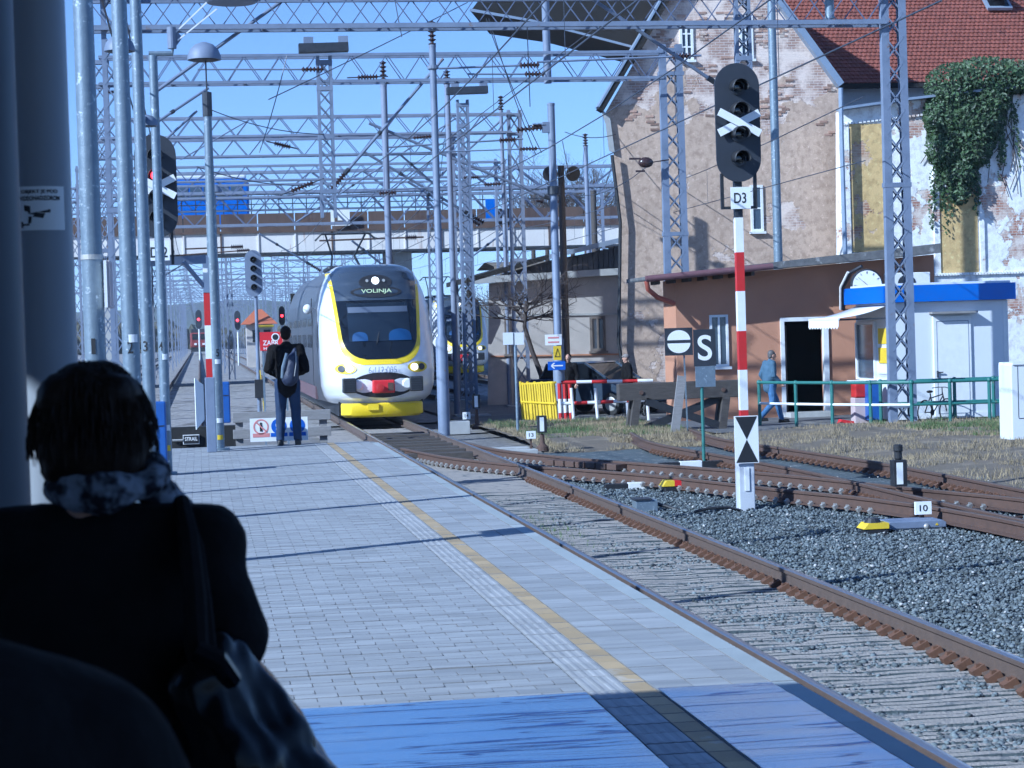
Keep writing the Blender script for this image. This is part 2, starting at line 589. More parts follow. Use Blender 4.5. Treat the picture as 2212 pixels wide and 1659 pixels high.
def railway(name, label, lefts, rights, shiny, group='railway tracks', clips=None, bolts=None, step=.5):
    t = thing(name, label, 'railway track', (lefts[0][0], lefts[0][1], -.17), group)
    for k, ps in enumerate((lefts, rights)):
        path = catmull(ps, step)
        r = sweep(path, PROF).build('rail', M['rail'] if shiny else M['rail_rust'], t, smooth=True, ang=25)
        top = sweep(path, [(-.033, -.004), (-.028, .0015), (.028, .0015), (.033, -.004)])
        top.build('rail_head', M['rail_top'] if shiny else M['rail'], r, smooth=True, ang=60)
        if clips:
            mb = MB()
            acc = 0
            for i in range(1, len(path)):
                a, b = path[i - 1], path[i]
                L = (b - a).length
                d = (b - a).normalized(); s = Vector((d.y, -d.x, 0))
                q = acc
                while q < L:
                    p = a + d * q
                    if clips[0] < p.y < clips[1]:
                        for sg in (-1, 1):
                            c = p + s * (sg * .085) + Vector((0, 0, -.15))
                            mb.box(c, (.1 if not bolts else .06, .085 if not bolts else .05, .05), Matrix.Rotation(math.atan2(d.y, d.x) - math.pi / 2, 3, 'Z') @ Matrix.Rotation(sg * .5, 3, 'Y'))
                            mb.box(c + Vector((0, 0, .028)), (.035, .035, .03))
                    q += .27
                acc = q - L
            mb.build('rail_clips', M['bolt'] if bolts else M['clip'], t, kind='stuff')
    return t


trk = railway('railway_track', 'main track with polished rails beside the platform, under the nearer train', [(3.66, 3), (3.66, 60), (3.66, 220), (3.66, 420)], [(5.16, 3), (5.16, 60), (5.16, 220), (5.16, 420)], True, clips=(9, 32), step=1.2)
rt_ = random.Random(31)
bars_ = []
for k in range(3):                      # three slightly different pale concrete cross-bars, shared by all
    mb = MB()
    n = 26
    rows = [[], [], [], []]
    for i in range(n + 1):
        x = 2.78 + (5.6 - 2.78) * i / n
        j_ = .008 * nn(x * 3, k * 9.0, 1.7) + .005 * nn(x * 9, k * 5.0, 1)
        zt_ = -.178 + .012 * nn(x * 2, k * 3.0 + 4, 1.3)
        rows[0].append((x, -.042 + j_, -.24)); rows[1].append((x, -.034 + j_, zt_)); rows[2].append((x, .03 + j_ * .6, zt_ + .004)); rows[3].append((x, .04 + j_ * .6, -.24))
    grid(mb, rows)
    me = bpy.data.meshes.new('cross_bar'); me.from_pydata(mb.v, [], mb.f); me.materials.append(M['sand']); me.materials.append(M['ballast']); me.polygons.foreach_set('material_index', [1] * n + [0] * (len(mb.f) - n)); me.shade_smooth(); me.set_sharp_from_angle(angle=.7)  # front faces coloured dark, painting in the darkness of the gaps between bars
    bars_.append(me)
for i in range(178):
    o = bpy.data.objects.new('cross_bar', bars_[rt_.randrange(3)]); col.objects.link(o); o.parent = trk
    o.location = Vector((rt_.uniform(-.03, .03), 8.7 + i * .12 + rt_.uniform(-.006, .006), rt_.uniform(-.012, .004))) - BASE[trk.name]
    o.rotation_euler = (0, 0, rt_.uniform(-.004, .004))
railway('railway_track', 'rusty diverging track curving off from the platform track to the right', [(3.82, 39.5), (4.35, 36), (5.3, 33), (6.6, 29.9), (7.6, 26.3), (8.2, 24.3), (8.6, 21.5), (8.64, 17)],
        [(5.2, 41), (5.45, 38), (6.0, 35.6), (6.85, 33), (7.75, 30.7), (8.6, 28), (9.2, 25.5), (9.8, 23.3), (10.1, 20.5), (10.15, 16)], False, clips=(24, 38), bolts=True)
railway('railway_track', 'rusty dead-end siding leading to the wooden buffer stop', [(8.75, 16), (8.77, 24), (8.86, 29), (8.72, 33), (8.5, 38), (8.9, 42)], [(10.27, 16), (10.3, 24), (10.38, 30), (10.2, 34), (9.95, 38.5), (10.3, 42.5)], False, clips=(17, 38))
railway('railway_track', 'far straight track beyond the platform end left of the lit signals', [(-1.55, 46), (-1.55, 200), (-1.55, 420)], [(-.05, 46), (-.05, 200), (-.05, 420)], False, step=3)
railway('railway_track', 'track carrying the second train right of the nearer train', [(12.2, 66), (12.75, 100), (12.75, 300)], [(13.7, 66), (14.25, 100), (14.25, 300)], True, step=3)
for xo, sh in ((8.2, 'between the two trains'), (-5.6, 'farthest left in the yard')):
    railway('railway_track', 'rusty yard track ' + sh, [(xo, 72), (xo, 300)], [(xo + 1.5, 72), (xo + 1.5, 300)], False, step=4)

# crossing panel boards in the turnout and frog plates
t = thing('crossing_deck', 'dark timber panels between the rails of the turnout before the train', 'timber deck', (4.4, 43, -.2))
for i in range(9):
    y = 38.2 + i * 1.05
    MB().bb(3.78, 5.04, y, y + .26, -.2, -.05 + .01 * (i % 2)).build('sleeper', M['wood'], t, bevel=.01)
for i in range(7):
    a = Vector((6.62, 32.9, -.1)).lerp(Vector((5.75, 34.9, -.1)), i / 7)
    b = a + Vector((.55, .25, 0))
    MB().bar(a + Vector((0, 0, .02)), b + Vector((0, 0, .02)), .26, .1).build('sleeper', M['rail_rust'], t, bevel=.01)

# ================================================================== PLATFORM
PX1, PY1, PZ = 2.638, 31.55, .58
M['paver'] = mat('concrete_paver', (.37, .378, .388), .8, 0, (.24, .247, .26), 2.2, .6, .15, 90, rand=.12, stretch=(.6, 5, 1), c3=(.25, .26, .275), s3=.5, a3=.38)
M['tactile'] = mat('tactile_paver', (.4, .4, .405), .8, 0, (.3, .3, .305), 5, .5, .15, 90, rand=.1)
M['kerb'] = mat('platform_kerb', (.37, .4, .41), .85, 0, (.3, .33, .34), 3, .5, .15, 90, rand=.08)
M['ystrip'] = mat('worn_yellow_strip', (.44, .32, .17), .8, 0, (.35, .27, .17), 5, .6, .15, 90, rand=.14, c3=(.45, .4, .33), s3=3, a3=.3)
M['joint'] = mat('sandy_joint', (.17, .17, .18), .95, 0, (.23, .23, .235), 9, .5)
plat = MB().bb(-3.2, PX1 - .02, -14, PY1, -.28, PZ - .014).build('platform', M['joint'], kind='structure', base=(0, 8, 0))
MB().bb(PX1 - .02, PX1 - .004, -14, PY1, -.28, PZ - .02).build('platform_face', M['concrete'], plat)


def prism_paver(w, d, h=.012, b=.0012, ch=0):
    x, y = w / 2, d / 2
    if ch:
        def ring(e, z): return [(-x + ch, -y + e, z), (x - ch, -y + e, z), (x - e, -y + ch, z), (x - e, y - ch, z), (x - ch, y - e, z), (-x + ch, y - e, z), (-x + e, y - ch, z), (-x + e, -y + ch, z)]
        return ring(0, 0) + ring(b, h), [tuple(range(8, 16))] + [(k, (k + 1) % 8, 8 + (k + 1) % 8, 8 + k) for k in range(8)]
    v = [(-x, -y, 0), (x, -y, 0), (x, y, 0), (-x, y, 0), (-x + b, -y + b, h), (x - b, -y + b, h), (x - b, y - b, h), (-x + b, y - b, h)]
    f = [(4, 5, 6, 7), (0, 1, 5, 4), (1, 2, 6, 5), (2, 3, 7, 6), (3, 0, 4, 7)]
    return v, f


def lay(name, cells, w, d, mt, limit, extra=None, ch=0):
    """cells sorted by nearness; the first `limit` are parts of their own, the rest one part."""
    me = bpy.data.meshes.new(name)
    mb = MB(); mb.add(*prism_paver(w, d, ch=ch))
    ns = len(mb.f) - 1
    if extra: extra(mb)
    me.from_pydata(mb.v, [], mb.f); me.materials.append(mt); me.materials.append(M['joint'])
    side = [0] + [1] * ns + [0] * (len(mb.f) - 1 - ns)
    me.polygons.foreach_set('material_index', side)
    rest = MB()
    for i, (x, y) in enumerate(cells):
        z = PZ - .012 + rnd.uniform(-.0016, .0016)
        if i < limit:
            o = bpy.data.objects.new(name, me); col.objects.link(o); o.parent = plat
            o.location = Vector((x, y, z)) - BASE[plat.name]
        else:
            rest.add([(a + x, b + y, c + z) for a, b, c in mb.v], mb.f)
    if rest.v:
        ro = rest.build(name + 's', mt, plat, kind='stuff')
        ro.data.materials.append(M['joint'])
        ro.data.polygons.foreach_set('material_index', side * (len(rest.f) // len(side)))


def jrow(y):       # leave a wide joint every 4.8 m
    return abs((y - 9.9) % 4.8) < .051 or abs((y - 9.9) % 4.8 - 4.8) < .049


cells = []
r = 0
y = 6.0
while y < PY1 - .06:
    if not jrow(y):
        x = 1.67 - .1 - (r % 2) * .1
        while x > -1.35:
            cells.append((x, y)); x -= .2
    r += 1; y += .1
hp = [(1.62, y0_) for k, y0_ in enumerate([6.0 + .1 * q for q in range(int((PY1 - 6.06) * 10))]) if k % 2 and not jrow(y0_)]
jp = [(1.57 - .2 * k, 9.9 + 4.8 * q + .0185) for q in range(5) for k in range(15) if 9.9 + 4.8 * q < PY1 - .1]
lay('cut_paver', jp, .1975, .062, M['paver'], 80, ch=.005)
lay('half_paver', hp, .0975, .0975, M['paver'], 130, ch=.0075)
vis = [c for c in cells if 545 < proj((c[0], c[1], PZ))[0] and c[1] > 8.95]
vset = set(vis[:300])
lay('paver', [c for c in cells if c in vset] + [c for c in cells if c not in vset], .1975, .0975, M['paver'], 300, ch=.0075)
ys = [6.1 + .2 * i for i in range(127)]


def ribs(mb):
    for i in range(4):
        x = -.075 + .05 * i
        mb.add(*[[(x - .014, -.092, .013), (x + .014, -.092, .013), (x + .014, .092, .013), (x - .014, .092, .013), (x - .007, -.086, .015), (x + .007, -.086, .015), (x + .007, .086, .015), (x - .007, .086, .015)],
                 [(4, 5, 6, 7), (0, 1, 5, 4), (1, 2, 6, 5), (2, 3, 7, 6), (3, 0, 4, 7)]])


lay('tactile_tile', [(1.77, y) for y in ys], .194, .194, M['tactile'], 300, ribs)
lay('yellow_strip_stone', [(1.927, y) for y in ys], .108, .194, M['ystrip'], 300)
sl = [(1.985 + .18 * (k + .5), y) for y in ys for k in range(3)]
sl = [c for c in sl if c[1] > 8.9] + [c for c in sl if c[1] <= 8.9]
lay('slab', sl, .175, .1975, M['paver'], 300)
lay('kerb_stone', [(2.582, 6.5 + i) for i in range(25)], .108, .993, M['kerb'], 300)

# glossy blue sheets over the paving at the near end
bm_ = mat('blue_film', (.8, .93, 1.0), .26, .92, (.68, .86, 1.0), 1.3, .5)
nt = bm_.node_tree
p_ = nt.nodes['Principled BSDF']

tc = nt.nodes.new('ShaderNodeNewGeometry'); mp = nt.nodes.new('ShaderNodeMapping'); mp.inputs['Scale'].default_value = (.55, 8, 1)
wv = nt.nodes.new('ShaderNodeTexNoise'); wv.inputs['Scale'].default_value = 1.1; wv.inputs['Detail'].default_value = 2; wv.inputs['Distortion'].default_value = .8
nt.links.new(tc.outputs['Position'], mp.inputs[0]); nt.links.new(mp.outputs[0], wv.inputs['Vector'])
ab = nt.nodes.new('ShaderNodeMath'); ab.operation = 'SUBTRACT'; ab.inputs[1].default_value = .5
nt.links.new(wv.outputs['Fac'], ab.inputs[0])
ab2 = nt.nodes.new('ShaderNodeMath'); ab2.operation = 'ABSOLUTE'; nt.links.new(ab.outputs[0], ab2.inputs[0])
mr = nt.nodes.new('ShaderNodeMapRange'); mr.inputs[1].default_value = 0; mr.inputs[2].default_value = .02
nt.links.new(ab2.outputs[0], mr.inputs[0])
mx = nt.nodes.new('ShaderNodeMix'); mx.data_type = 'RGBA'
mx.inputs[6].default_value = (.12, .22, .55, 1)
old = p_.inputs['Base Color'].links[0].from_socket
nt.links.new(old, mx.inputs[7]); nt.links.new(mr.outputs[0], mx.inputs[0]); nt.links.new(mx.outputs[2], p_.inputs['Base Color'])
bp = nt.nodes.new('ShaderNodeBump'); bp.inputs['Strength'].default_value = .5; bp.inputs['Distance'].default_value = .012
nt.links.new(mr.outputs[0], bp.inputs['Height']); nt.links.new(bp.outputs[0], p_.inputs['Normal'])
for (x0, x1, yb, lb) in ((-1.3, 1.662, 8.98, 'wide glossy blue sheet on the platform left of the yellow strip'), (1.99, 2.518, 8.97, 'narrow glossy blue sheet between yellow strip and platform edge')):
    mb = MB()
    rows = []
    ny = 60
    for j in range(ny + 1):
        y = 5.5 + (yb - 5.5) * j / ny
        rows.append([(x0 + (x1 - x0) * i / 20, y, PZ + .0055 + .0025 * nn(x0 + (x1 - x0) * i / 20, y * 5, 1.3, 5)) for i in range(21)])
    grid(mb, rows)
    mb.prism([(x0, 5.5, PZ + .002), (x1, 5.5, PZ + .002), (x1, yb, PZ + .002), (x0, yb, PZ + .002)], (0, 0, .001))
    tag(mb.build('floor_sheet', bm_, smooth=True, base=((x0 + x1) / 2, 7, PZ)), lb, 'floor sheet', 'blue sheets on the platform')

# canopy over the near end of the platform (above the frame) that shades the people waiting
cn = thing('platform_canopy', 'grey platform canopy overhead whose edge shades the near paving', 'canopy', (-2, -2, .58))
for (x0, x1, y0, y1) in ((-16, -3.9, -16, 2.5), (-16, -3.9, 3.95, 5.7), (-3.9, 2.9, -16, 5.7)):      # gap added in the roof to let sunlight onto the grey pillar's lower part
    MB().bb(x0, x1, y0, y1, 4.45, 4.65).build('roof_slab', M['concrete'], cn)
MB().bb(-16, -9.5, -16, 5.5, .2, 4.45).build('back_wall', M['concrete'], cn)
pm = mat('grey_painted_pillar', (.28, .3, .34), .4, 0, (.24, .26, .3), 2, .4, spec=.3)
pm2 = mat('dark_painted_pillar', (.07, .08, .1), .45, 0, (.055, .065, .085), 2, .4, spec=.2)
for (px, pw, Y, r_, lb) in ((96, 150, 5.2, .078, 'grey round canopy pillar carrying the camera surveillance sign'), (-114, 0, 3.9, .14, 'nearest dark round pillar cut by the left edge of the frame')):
    c = W(px, 700, Y)
    pl = thing('canopy_pillar', lb, 'pillar', (c.x, Y, PZ), 'round pillars of the canopy')
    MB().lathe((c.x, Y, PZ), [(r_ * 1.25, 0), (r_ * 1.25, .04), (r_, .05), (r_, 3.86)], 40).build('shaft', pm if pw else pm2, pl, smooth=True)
    MB().lathe((c.x, Y, PZ + 3.8), [(r_ * 1.1, 0), (r_ * 1.4, .06)], 32).build('capital', pm, pl)
    if pw:
        sg = thing('surveillance_sign', 'white sign with black camera symbol wrapped round the grey pillar', 'sign', (c.x, Y - r_, 2.2))

        def cyl(s, z, o):        # a point on the pillar surface, s metres along it from the middle of the sign
            a = (s + .007) / r_
            return Vector((c.x + math.sin(a) * (r_ + o), Y - math.cos(a) * (r_ + o), z))
        zt, zb = W(93, 402, Y - r_).z, W(93, 497, Y - r_).z
        hw = .062
        mb = MB()
        grid(mb, [[cyl(-hw + 2 * hw * i / 16, z, .002) for i in range(17)] for z in (zb, zt)])
        mb.build('plate', M['white_sign'], sg, smooth=True)
        H = zt - zb
        for (s_, dz, w_) in (('OBJEKT JE POD', .13, .088), ('VIDEONADZOROM', .27, .098)):
            o = text(sg, s_, (0, 0, 0), H * .105, M['ink'], width=w_, bold=.03)
            b_ = BASE[sg.name]
            for v in o.data.vertices:
                q = cyl(v.co.x + b_.x - .002, v.co.z + b_.z + zt - H * dz, .0035)
                v.co = q - b_
        mb = MB()

        def pp(pl_):
            return [cyl(-hw + 2 * hw * a, zt - H * b, .0035) for a, b in pl_]
        for pl_ in ([(.18, .42), (.26, .44), (.26, .58), (.18, .55)], [(.26, .44), (.68, .53), (.68, .6), (.56, .6), (.44, .58), (.40, .66), (.26, .62)], [(.42, .6), (.58, .62), (.54, .73), (.34, .69)], [(.27, .68), (.33, .69), (.31, .84), (.25, .84)], [(.11, .8), (.15, .8), (.15, .94), (.11, .94)], [(.15, .85), (.28, .85), (.28, .89), (.15, .89)]):
            P = pp(pl_); mb.add(P, [tuple(range(len(P)))])
        mb.build('camera_symbol', M['ink'], sg)

# ================================================================== FAR: hills, woods
M['hill'] = mat('far_hill', (.09, .11, .1), 1, 0, (.06, .075, .07), .004, .5)
M['wood_far'] = mat('far_scrub', (.1, .085, .055), 1, 0, (.055, .06, .04), .15, .6, c3=(.15, .12, .09), s3=.4, a3=.3)
mb = MB()
rows = []
for j, (Y, k) in enumerate(((1000, 0), (1150, .75), (1350, 1))):
    rows.append([(-600 + 20 * i, Y, -.3 + k * (24 + 8 * nn(i, 0, .11) + 3 * nn(i, 3, .4)) * (1 if i < 40 else max(.45, 1 - (i - 40) * .05))) for i in range(80)])
grid(mb, rows)
mb.build('hills', M['hill'], smooth=True, kind='structure')

# ================================================================== OVERPASS
M['girder'] = mat('rust_streaked_white_girder', (.72, .7, .68), .8, 0, (.62, .58, .55), 1.2, .5, c3=(.34, .17, .09), s3=.7, a3=.28, stretch=(1, 1, .18))
M['parapet'] = mat('rusty_parapet', (.08, .055, .045), .85, 0, (.125, .08, .062), .9, .6, c3=(.07, .045, .04), s3=.8, a3=.4, stretch=(1.5, 1, .2))
BY = 108
br = thing('road_overpass', 'white rust-stained girder overpass crossing all tracks behind the train', 'bridge', (5, BY, -.3))
zl = W(760, 546, BY).z; zt = W(760, 497, BY).z; zp = W(760, 457, BY).z
bx0, bx1 = W(150, 500, BY).x, W(1400, 500, BY).x + 12
n = 22
for i in range(n):
    a, b = bx0 + (bx1 - bx0) * i / n, bx0 + (bx1 - bx0) * (i + 1) / n
    MB().bb(a + .02, b - .02, BY, BY + .3, zl + .12, zt).build('girder_panel', M['girder'], br)
    MB().bb(a + .03, b - .03, BY + .1, BY + .2, zt + .05, zp).build('parapet_panel', M['parapet'], br)
    MB().bb(b - .04, b + .04, BY - .06, BY, zl + .12, zt - .06).build('stiffener', M['girder'] if i % 3 else M['parapet'], br)
MB().bb(bx0, bx1, BY - .25, BY + .35, zl, zl + .115).build('bottom_flange', M['dark_metal'], br)
MB().bb(bx0, bx1, BY - .12, BY + .35, zt - .05, zt + .06).build('top_flange', M['parapet'], br)
MB().bb(bx0, bx1, BY + .36, BY + 9, zl + .25, zt - .02).build('deck', M['concrete'], br)
mb = MB()
for k in range(60):
    x = bx0 + (bx1 - bx0) * k / 59
    mb.bar((x, BY + .15, zp), (x, BY + .15, zp + 1.0), .05)
mb.build('railing_posts', M['dark_metal'], br, kind='stuff')
for zz in (.5, 1.0):
    MB().bar((bx0, BY + .15, zp + zz), (bx1, BY + .15, zp + zz), .05).build('railing_bar', M['dark_metal'], br)
for x in (bx0 + 1.5, bx1 - 4, 10.9):
    MB().bb(x - .45, x + .45, BY + .6, BY + 8, -.3, zl + .25).build('pier', M['concrete'], br)
for (xa, ya, w_, h_, mt, lb) in ((735, 468, 1.0, .95, 'white_sign', 'white square board with brown L shape hung on the overpass rail'), (1060, 452, .55, 1.1, 'blue_fascia', 'small blue board on the overpass parapet')):
    c = W(xa, ya, BY - .3)
    t = thing('bridge_board', lb, 'board', c)
    MB().box(c, (w_, .04, h_)).build('plate', M[mt], t)
    if w_ > .9:
        MB().bb(c.x - .3, c.x - .15, c.y - .03, c.y - .021, c.z - .35, c.z + .2).bb(c.x - .15, c.x + .3, c.y - .03, c.y - .021, c.z - .35, c.z - .2).build('mark', M['parapet'], t)

# bus on the overpass
c0, c1 = W(372, 440, BY + 4), W(537, 440, BY + 4)
zt_, zb_ = W(450, 379, BY + 4).z, zt + .1
bus = thing('blue_bus', 'blue bus with a pale roof crossing the overpass', 'bus', ((c0.x + c1.x) / 2, BY + 4, zb_))
M['bus_roof'] = mat('bus_roof', (.72, .75, .8), .3, 0, (.62, .66, .7), 2, .3)
MB().bb(c0.x, c1.x, BY + 3, BY + 5.5, zb_ + .35, zt_ - .28).build('body', M['blue_fascia'], bus, bevel=.12)
MB().bb(c0.x, c1.x - .1, BY + 3.05, BY + 5.45, zt_ - .275, zt_).build('roof', M['bus_roof'], bus, bevel=.1)
for i in range(5):
    a = c0.x + .25 + i * .72
    MB().bb(a, a + .62, BY + 2.97, BY + 3.02, zt_ - 1.35, zt_ - .62).build('window', M['glass_blue'], bus)
MB().bb(c1.x - .02, c1.x + .03, BY + 3.2, BY + 5.3, zt_ - 1.6, zt_ - .5).build('windscreen', M['glass_dark'], bus)
for x in (c0.x + .7, c1.x - .8):
    MB().lathe((x, BY + 2.98, zb_ + .45), [(.45, 0), (.45, .3)], 16, (0, 1, 0)).build('wheel', M['rubber'], bus)

# ================================================================== TRAIN
TX, TY = 4.62, 52.3


def lerp_tab(tab, z):
    for (a, va), (b, vb) in zip(tab, tab[1:]):
        if z <= b:
            t = max(0, (z - a) / (b - a)); t = t * t * (3 - 2 * t) * .35 + t * .65
            return va + (vb - va) * t
    return tab[-1][1]


WT = [(.45, 1.22), (.62, 1.38), (.9, 1.47), (1.4, 1.5), (2.2, 1.5), (2.9, 1.46), (3.3, 1.38), (3.6, 1.29), (3.85, 1.18), (4.02, 1.02), (4.1, .85)]
YT = [(.45, .3), (.62, .1), (.9, .0), (1.3, .0), (1.6, .1), (2.0, .3), (2.6, .68), (3.2, 1.08), (3.6, 1.36), (3.85, 1.6), (4.02, 1.9), (4.1, 2.4)]
NL = 1.5


def nose_y(x, z):
    t = min(1, abs(x) / lerp_tab(WT, z))
    return lerp_tab(YT, z) + NL * (1 - max(0, 1 - t ** 2.8) ** (1 / 2.2))


def train(label, X, Y):
    T = Matrix.Translation((X, Y, 0))
    t = thing('commuter_train', label, 'train', (X, Y, 0), 'white and yellow electric trains')
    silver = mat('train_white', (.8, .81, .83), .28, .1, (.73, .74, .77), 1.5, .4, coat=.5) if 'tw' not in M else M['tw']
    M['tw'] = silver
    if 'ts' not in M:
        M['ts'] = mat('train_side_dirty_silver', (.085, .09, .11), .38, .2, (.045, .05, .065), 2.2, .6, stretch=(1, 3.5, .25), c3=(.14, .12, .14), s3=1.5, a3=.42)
        M['train_roof'] = mat('train_roof', (.14, .155, .185), .45, .2, (.09, .1, .125), 1, .5, stretch=(1, 2, .5))
        M['hood'] = mat('train_hood', (.045, .06, .09), .25, .2, (.06, .075, .1), 1, .4, coat=.6)
        M['train_yellow'] = mat('train_yellow', (.85, .63, .01), .35, 0, (.78, .56, .01), 2, .3, coat=.3)
        M['maroon'] = mat('train_sole_bar', (.16, .09, .1), .6, 0, (.1, .07, .08), 2, .5)
        M['glass_screen'] = mat('train_windscreen', (.015, .022, .035), .08, 0, spec=.7)
        M['seat_blue'] = mat('cab_blue_seat', (.008, .05, .16), .6)
    zs = [.45 + (4.1 - .45) * (i / 44) for i in range(45)]
    ts = [math.sin(math.pi / 2 * (-1 + 2 * k / 40)) for k in range(41)]
    mb = MB(T)
    rows = []
    for z in zs:
        w = lerp_tab(WT, z)
        rows.append([(w * q, nose_y(w * q, z), z) for q in ts])
    grid(mb, rows)
    # sides from the nose back to the first section, roof between
    wb = [(.45, 1.38), (.9, 1.44), (2.4, 1.44), (3.0, 1.4), (3.4, 1.32), (3.7, 1.2), (3.9, 1.06), (4.05, .93), (4.1, .85)]
    for sg in (-1, 1):
        rows = []
        for z in zs:
            w, b = lerp_tab(WT, z), lerp_tab(wb, z)
            y0 = lerp_tab(YT, z) + NL
            rows.append([(sg * (w + (b - w) * k / 4), y0 + (5.0 - y0) * k / 4, z) for k in range(5)])
        grid(mb, [r_[:2][::-sg] for r_ in rows])
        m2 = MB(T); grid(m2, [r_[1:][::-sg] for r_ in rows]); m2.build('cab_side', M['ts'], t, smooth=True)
    grid(mb, [[(.85 * q, nose_y(.85 * q, 4.1), 4.1) for q in ts], [(.85 * q, 5.0, 4.13) for q in ts]])
    mb.build('nose', silver, t, smooth=True, ang=50)
    # passenger cars
    T0 = T
    joint, head = Vector((0, 5.0, 0)), 0.0
    for k in range(4):                  # the train bends to the right behind its first car
        head = (0, 5.0, 6.0, 6.0)[k]
        y0, y1 = 5.0 + (.25 if k else 0), 5.0 + 17.2 - .25
        T = T0 @ Matrix.Translation(joint) @ Matrix.Rotation(math.radians(-head), 4, 'Z') @ Matrix.Translation((0, -5.0, 0))
        joint = joint + Vector((math.sin(math.radians(head)), math.cos(math.radians(head)), 0)) * 17.2
        MB(T).bb(-1.1, 1.1, y0 if k else .8, y1, .12, .5).build('underframe', M['black'], t)
        sec = [(-b, z) for z, b in [(zz, lerp_tab(wb, zz)) for zz in (.45, .9, 1.6, 2.4, 3.0, 3.2)]]
        for sg in (-1, 1):
            mb = MB(T)
            grid(mb, [[(sg * b, y, z) for y in (y0, (y0 + y1) / 2, y1)][::-sg] for b, z in [(-a, z) for a, z in sec]])
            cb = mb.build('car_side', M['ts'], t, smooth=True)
            for i in range(5):
                mb = MB(T)
                ya = y0 + 1.2 + i * 3.1
                xa = sg * 1.452
                mb.add([(xa, ya, 1.9), (xa, ya + 2.4, 1.9), (sg * 1.425, ya + 2.4, 2.75), (sg * 1.425, ya, 2.75)], [(0, 1, 2, 3)])
                mb.build('window', M['glass_dark'], cb)
            MB(T).bb(sg * 1.39, sg * 1.452, y0, y1, .46, .82).build('sole_bar', M['maroon'], cb)
        mb = MB(T)
        rr = [(-lerp_tab(wb, z), z) for z in (3.2, 3.4, 3.7, 3.9, 4.05, 4.1)] + [(0, 4.15)] + [(lerp_tab(wb, z), z) for z in (4.1, 4.05, 3.9, 3.7, 3.4, 3.2)]
        grid(mb, [[(a, y, z) for a, z in rr] for y in (y0, y1)])
        mb.build('roof', M['train_roof'], t, smooth=True)
        if k:
            MB(T).bb(-1.3, 1.3, y0 - .5, y0, .6, 3.8).build('gangway_bellows', M['rubber'], t)

    T = T0

    def drape(xl, xr, z0, z1, off, nz_=26, nx=24):
        mb = MB(T)
        rows = []
        for i in range(nz_ + 1):
            z = z0 + (z1 - z0) * i / nz_
            a, b = xl(z), xr(z)
            rows.append([(a + (b - a) * k / nx, nose_y(a + (b - a) * k / nx, z) - off, z) for k in range(nx + 1)])
        return grid(mb, rows)

    def ushape(hw_top, hw, zb, rr, zt):
        def f(z):
            w = hw + (hw_top - hw) * max(0, (z - 2.0) / (zt - 2.0)) if z > 2 else hw
            if z < zb + rr:
                q = (zb + rr - z) / rr
                w = w - rr * 1.05 * (1 - math.sqrt(max(0, 1 - q * q)))
            return w
        return f
    # hood to the roof, then yellow U, then glass
    fo = ushape(1.2, 1.06, 1.44, .62, 3.8)
    drape(lambda z: -fo(z), fo, 1.445, 3.9, .012, 50).build('yellow_surround', M['train_yellow'], t, smooth=True)
    fi = ushape(1.12, .96, 1.6, .55, 3.8)
    fr = drape(lambda z: -fi(z), fi, 1.585, 3.95, .024, 50).build('black_mask', M['glass_dark'], t, smooth=True)
    fh = lambda z: min(fi(min(z, 3.8)), lerp_tab(WT, z) * .93)
    drape(lambda z: -fh(z), fh, 3.12, 4.09, .036, 30).build('hood', M['hood'], fr, smooth=True)
    ws = drape(lambda z: -.8, lambda z: .8, 2.05, 3.05, .036).build('windscreen', M['glass_screen'], fr, smooth=True)
    drape(lambda z: -.78, lambda z: .78, 2.8, 2.95, .048).build('sun_blind', mat('cab_blind', (.08, .1, .15), .6) if 'cabb' not in M else M['cabb'], fr, smooth=True)
    MB(T).bar((-.1, nose_y(0, 2.0) - .08, 2.0), (.0, nose_y(0, 2.45) - .08, 2.35), .03, .03).build('wiper', M['black'], fr)
    # lights and destination display
    def disc(x, z, rx, rz, off, mt, nm, par, n=20):
        mb = MB(T)
        P = [(x, nose_y(x, z) - off, z)] + [(x + rx * math.cos(6.2832 * k / n), nose_y(x + rx * math.cos(6.2832 * k / n), z + rz * math.sin(6.2832 * k / n)) - off, z + rz * math.sin(6.2832 * k / n)) for k in range(n)]
        mb.add(P, [(0, (k + 1) % n + 1, k + 1) for k in range(n)])
        return mb.build(nm, mt, par, smooth=True)
    for xc, hw_, z1_ in ((-.52, .2, 2.3), (.52, .3, 2.36)):
        drape(lambda z: xc - hw_ * math.sqrt(max(.02, 1 - ((z - 2.06) / (z1_ - 2.06)) ** 4)), lambda z: xc + hw_ * math.sqrt(max(.02, 1 - ((z - 2.06) / (z1_ - 2.06)) ** 4)), 2.06, z1_, .05, 10, 10).build('cab_seat', M['seat_blue'], fr, smooth=True)
    pod = disc(0, 3.6, .44, .2, .05, M['black'], 'lamp_pod', t)
    disc(0, 3.64, .1, .1, .075, M['lamp_white'], 'headlight', pod)
    for sx in (-.22, .22): disc(sx, 3.64, .04, .04, .075, M['bolt'], 'headlight', pod)
    dp = disc(0, 3.34, .68, .15, .055, M['black'], 'destination_display', t)
    M['led'] = M.get('led') or mat('led_text', (.4, .5, .3), .5, emit=(.55, .65, .4), es=.3)
    dis = text(dp, 'VOLINJA', Vector((X, Y + nose_y(0, 3.34) - .1, 3.35)), .13, M['led'], width=.8)
    for sx in (-.93, .93):
        e = disc(sx, 1.36 if sx > 0 else 1.36, .27, .14, .02, M['train_yellow'], 'headlight_cluster', t)
        disc(sx - .09 * (1 if sx > 0 else -1), 1.36, .1, .09, .035, M['lamp_white'], 'headlight', e)
        disc(sx + .11 * (1 if sx > 0 else -1), 1.36, .085, .085, .035, M['dark_metal'], 'headlight', e)
    M['num'] = M.get('num') or mat('train_number', (.25, .3, .4), .6)
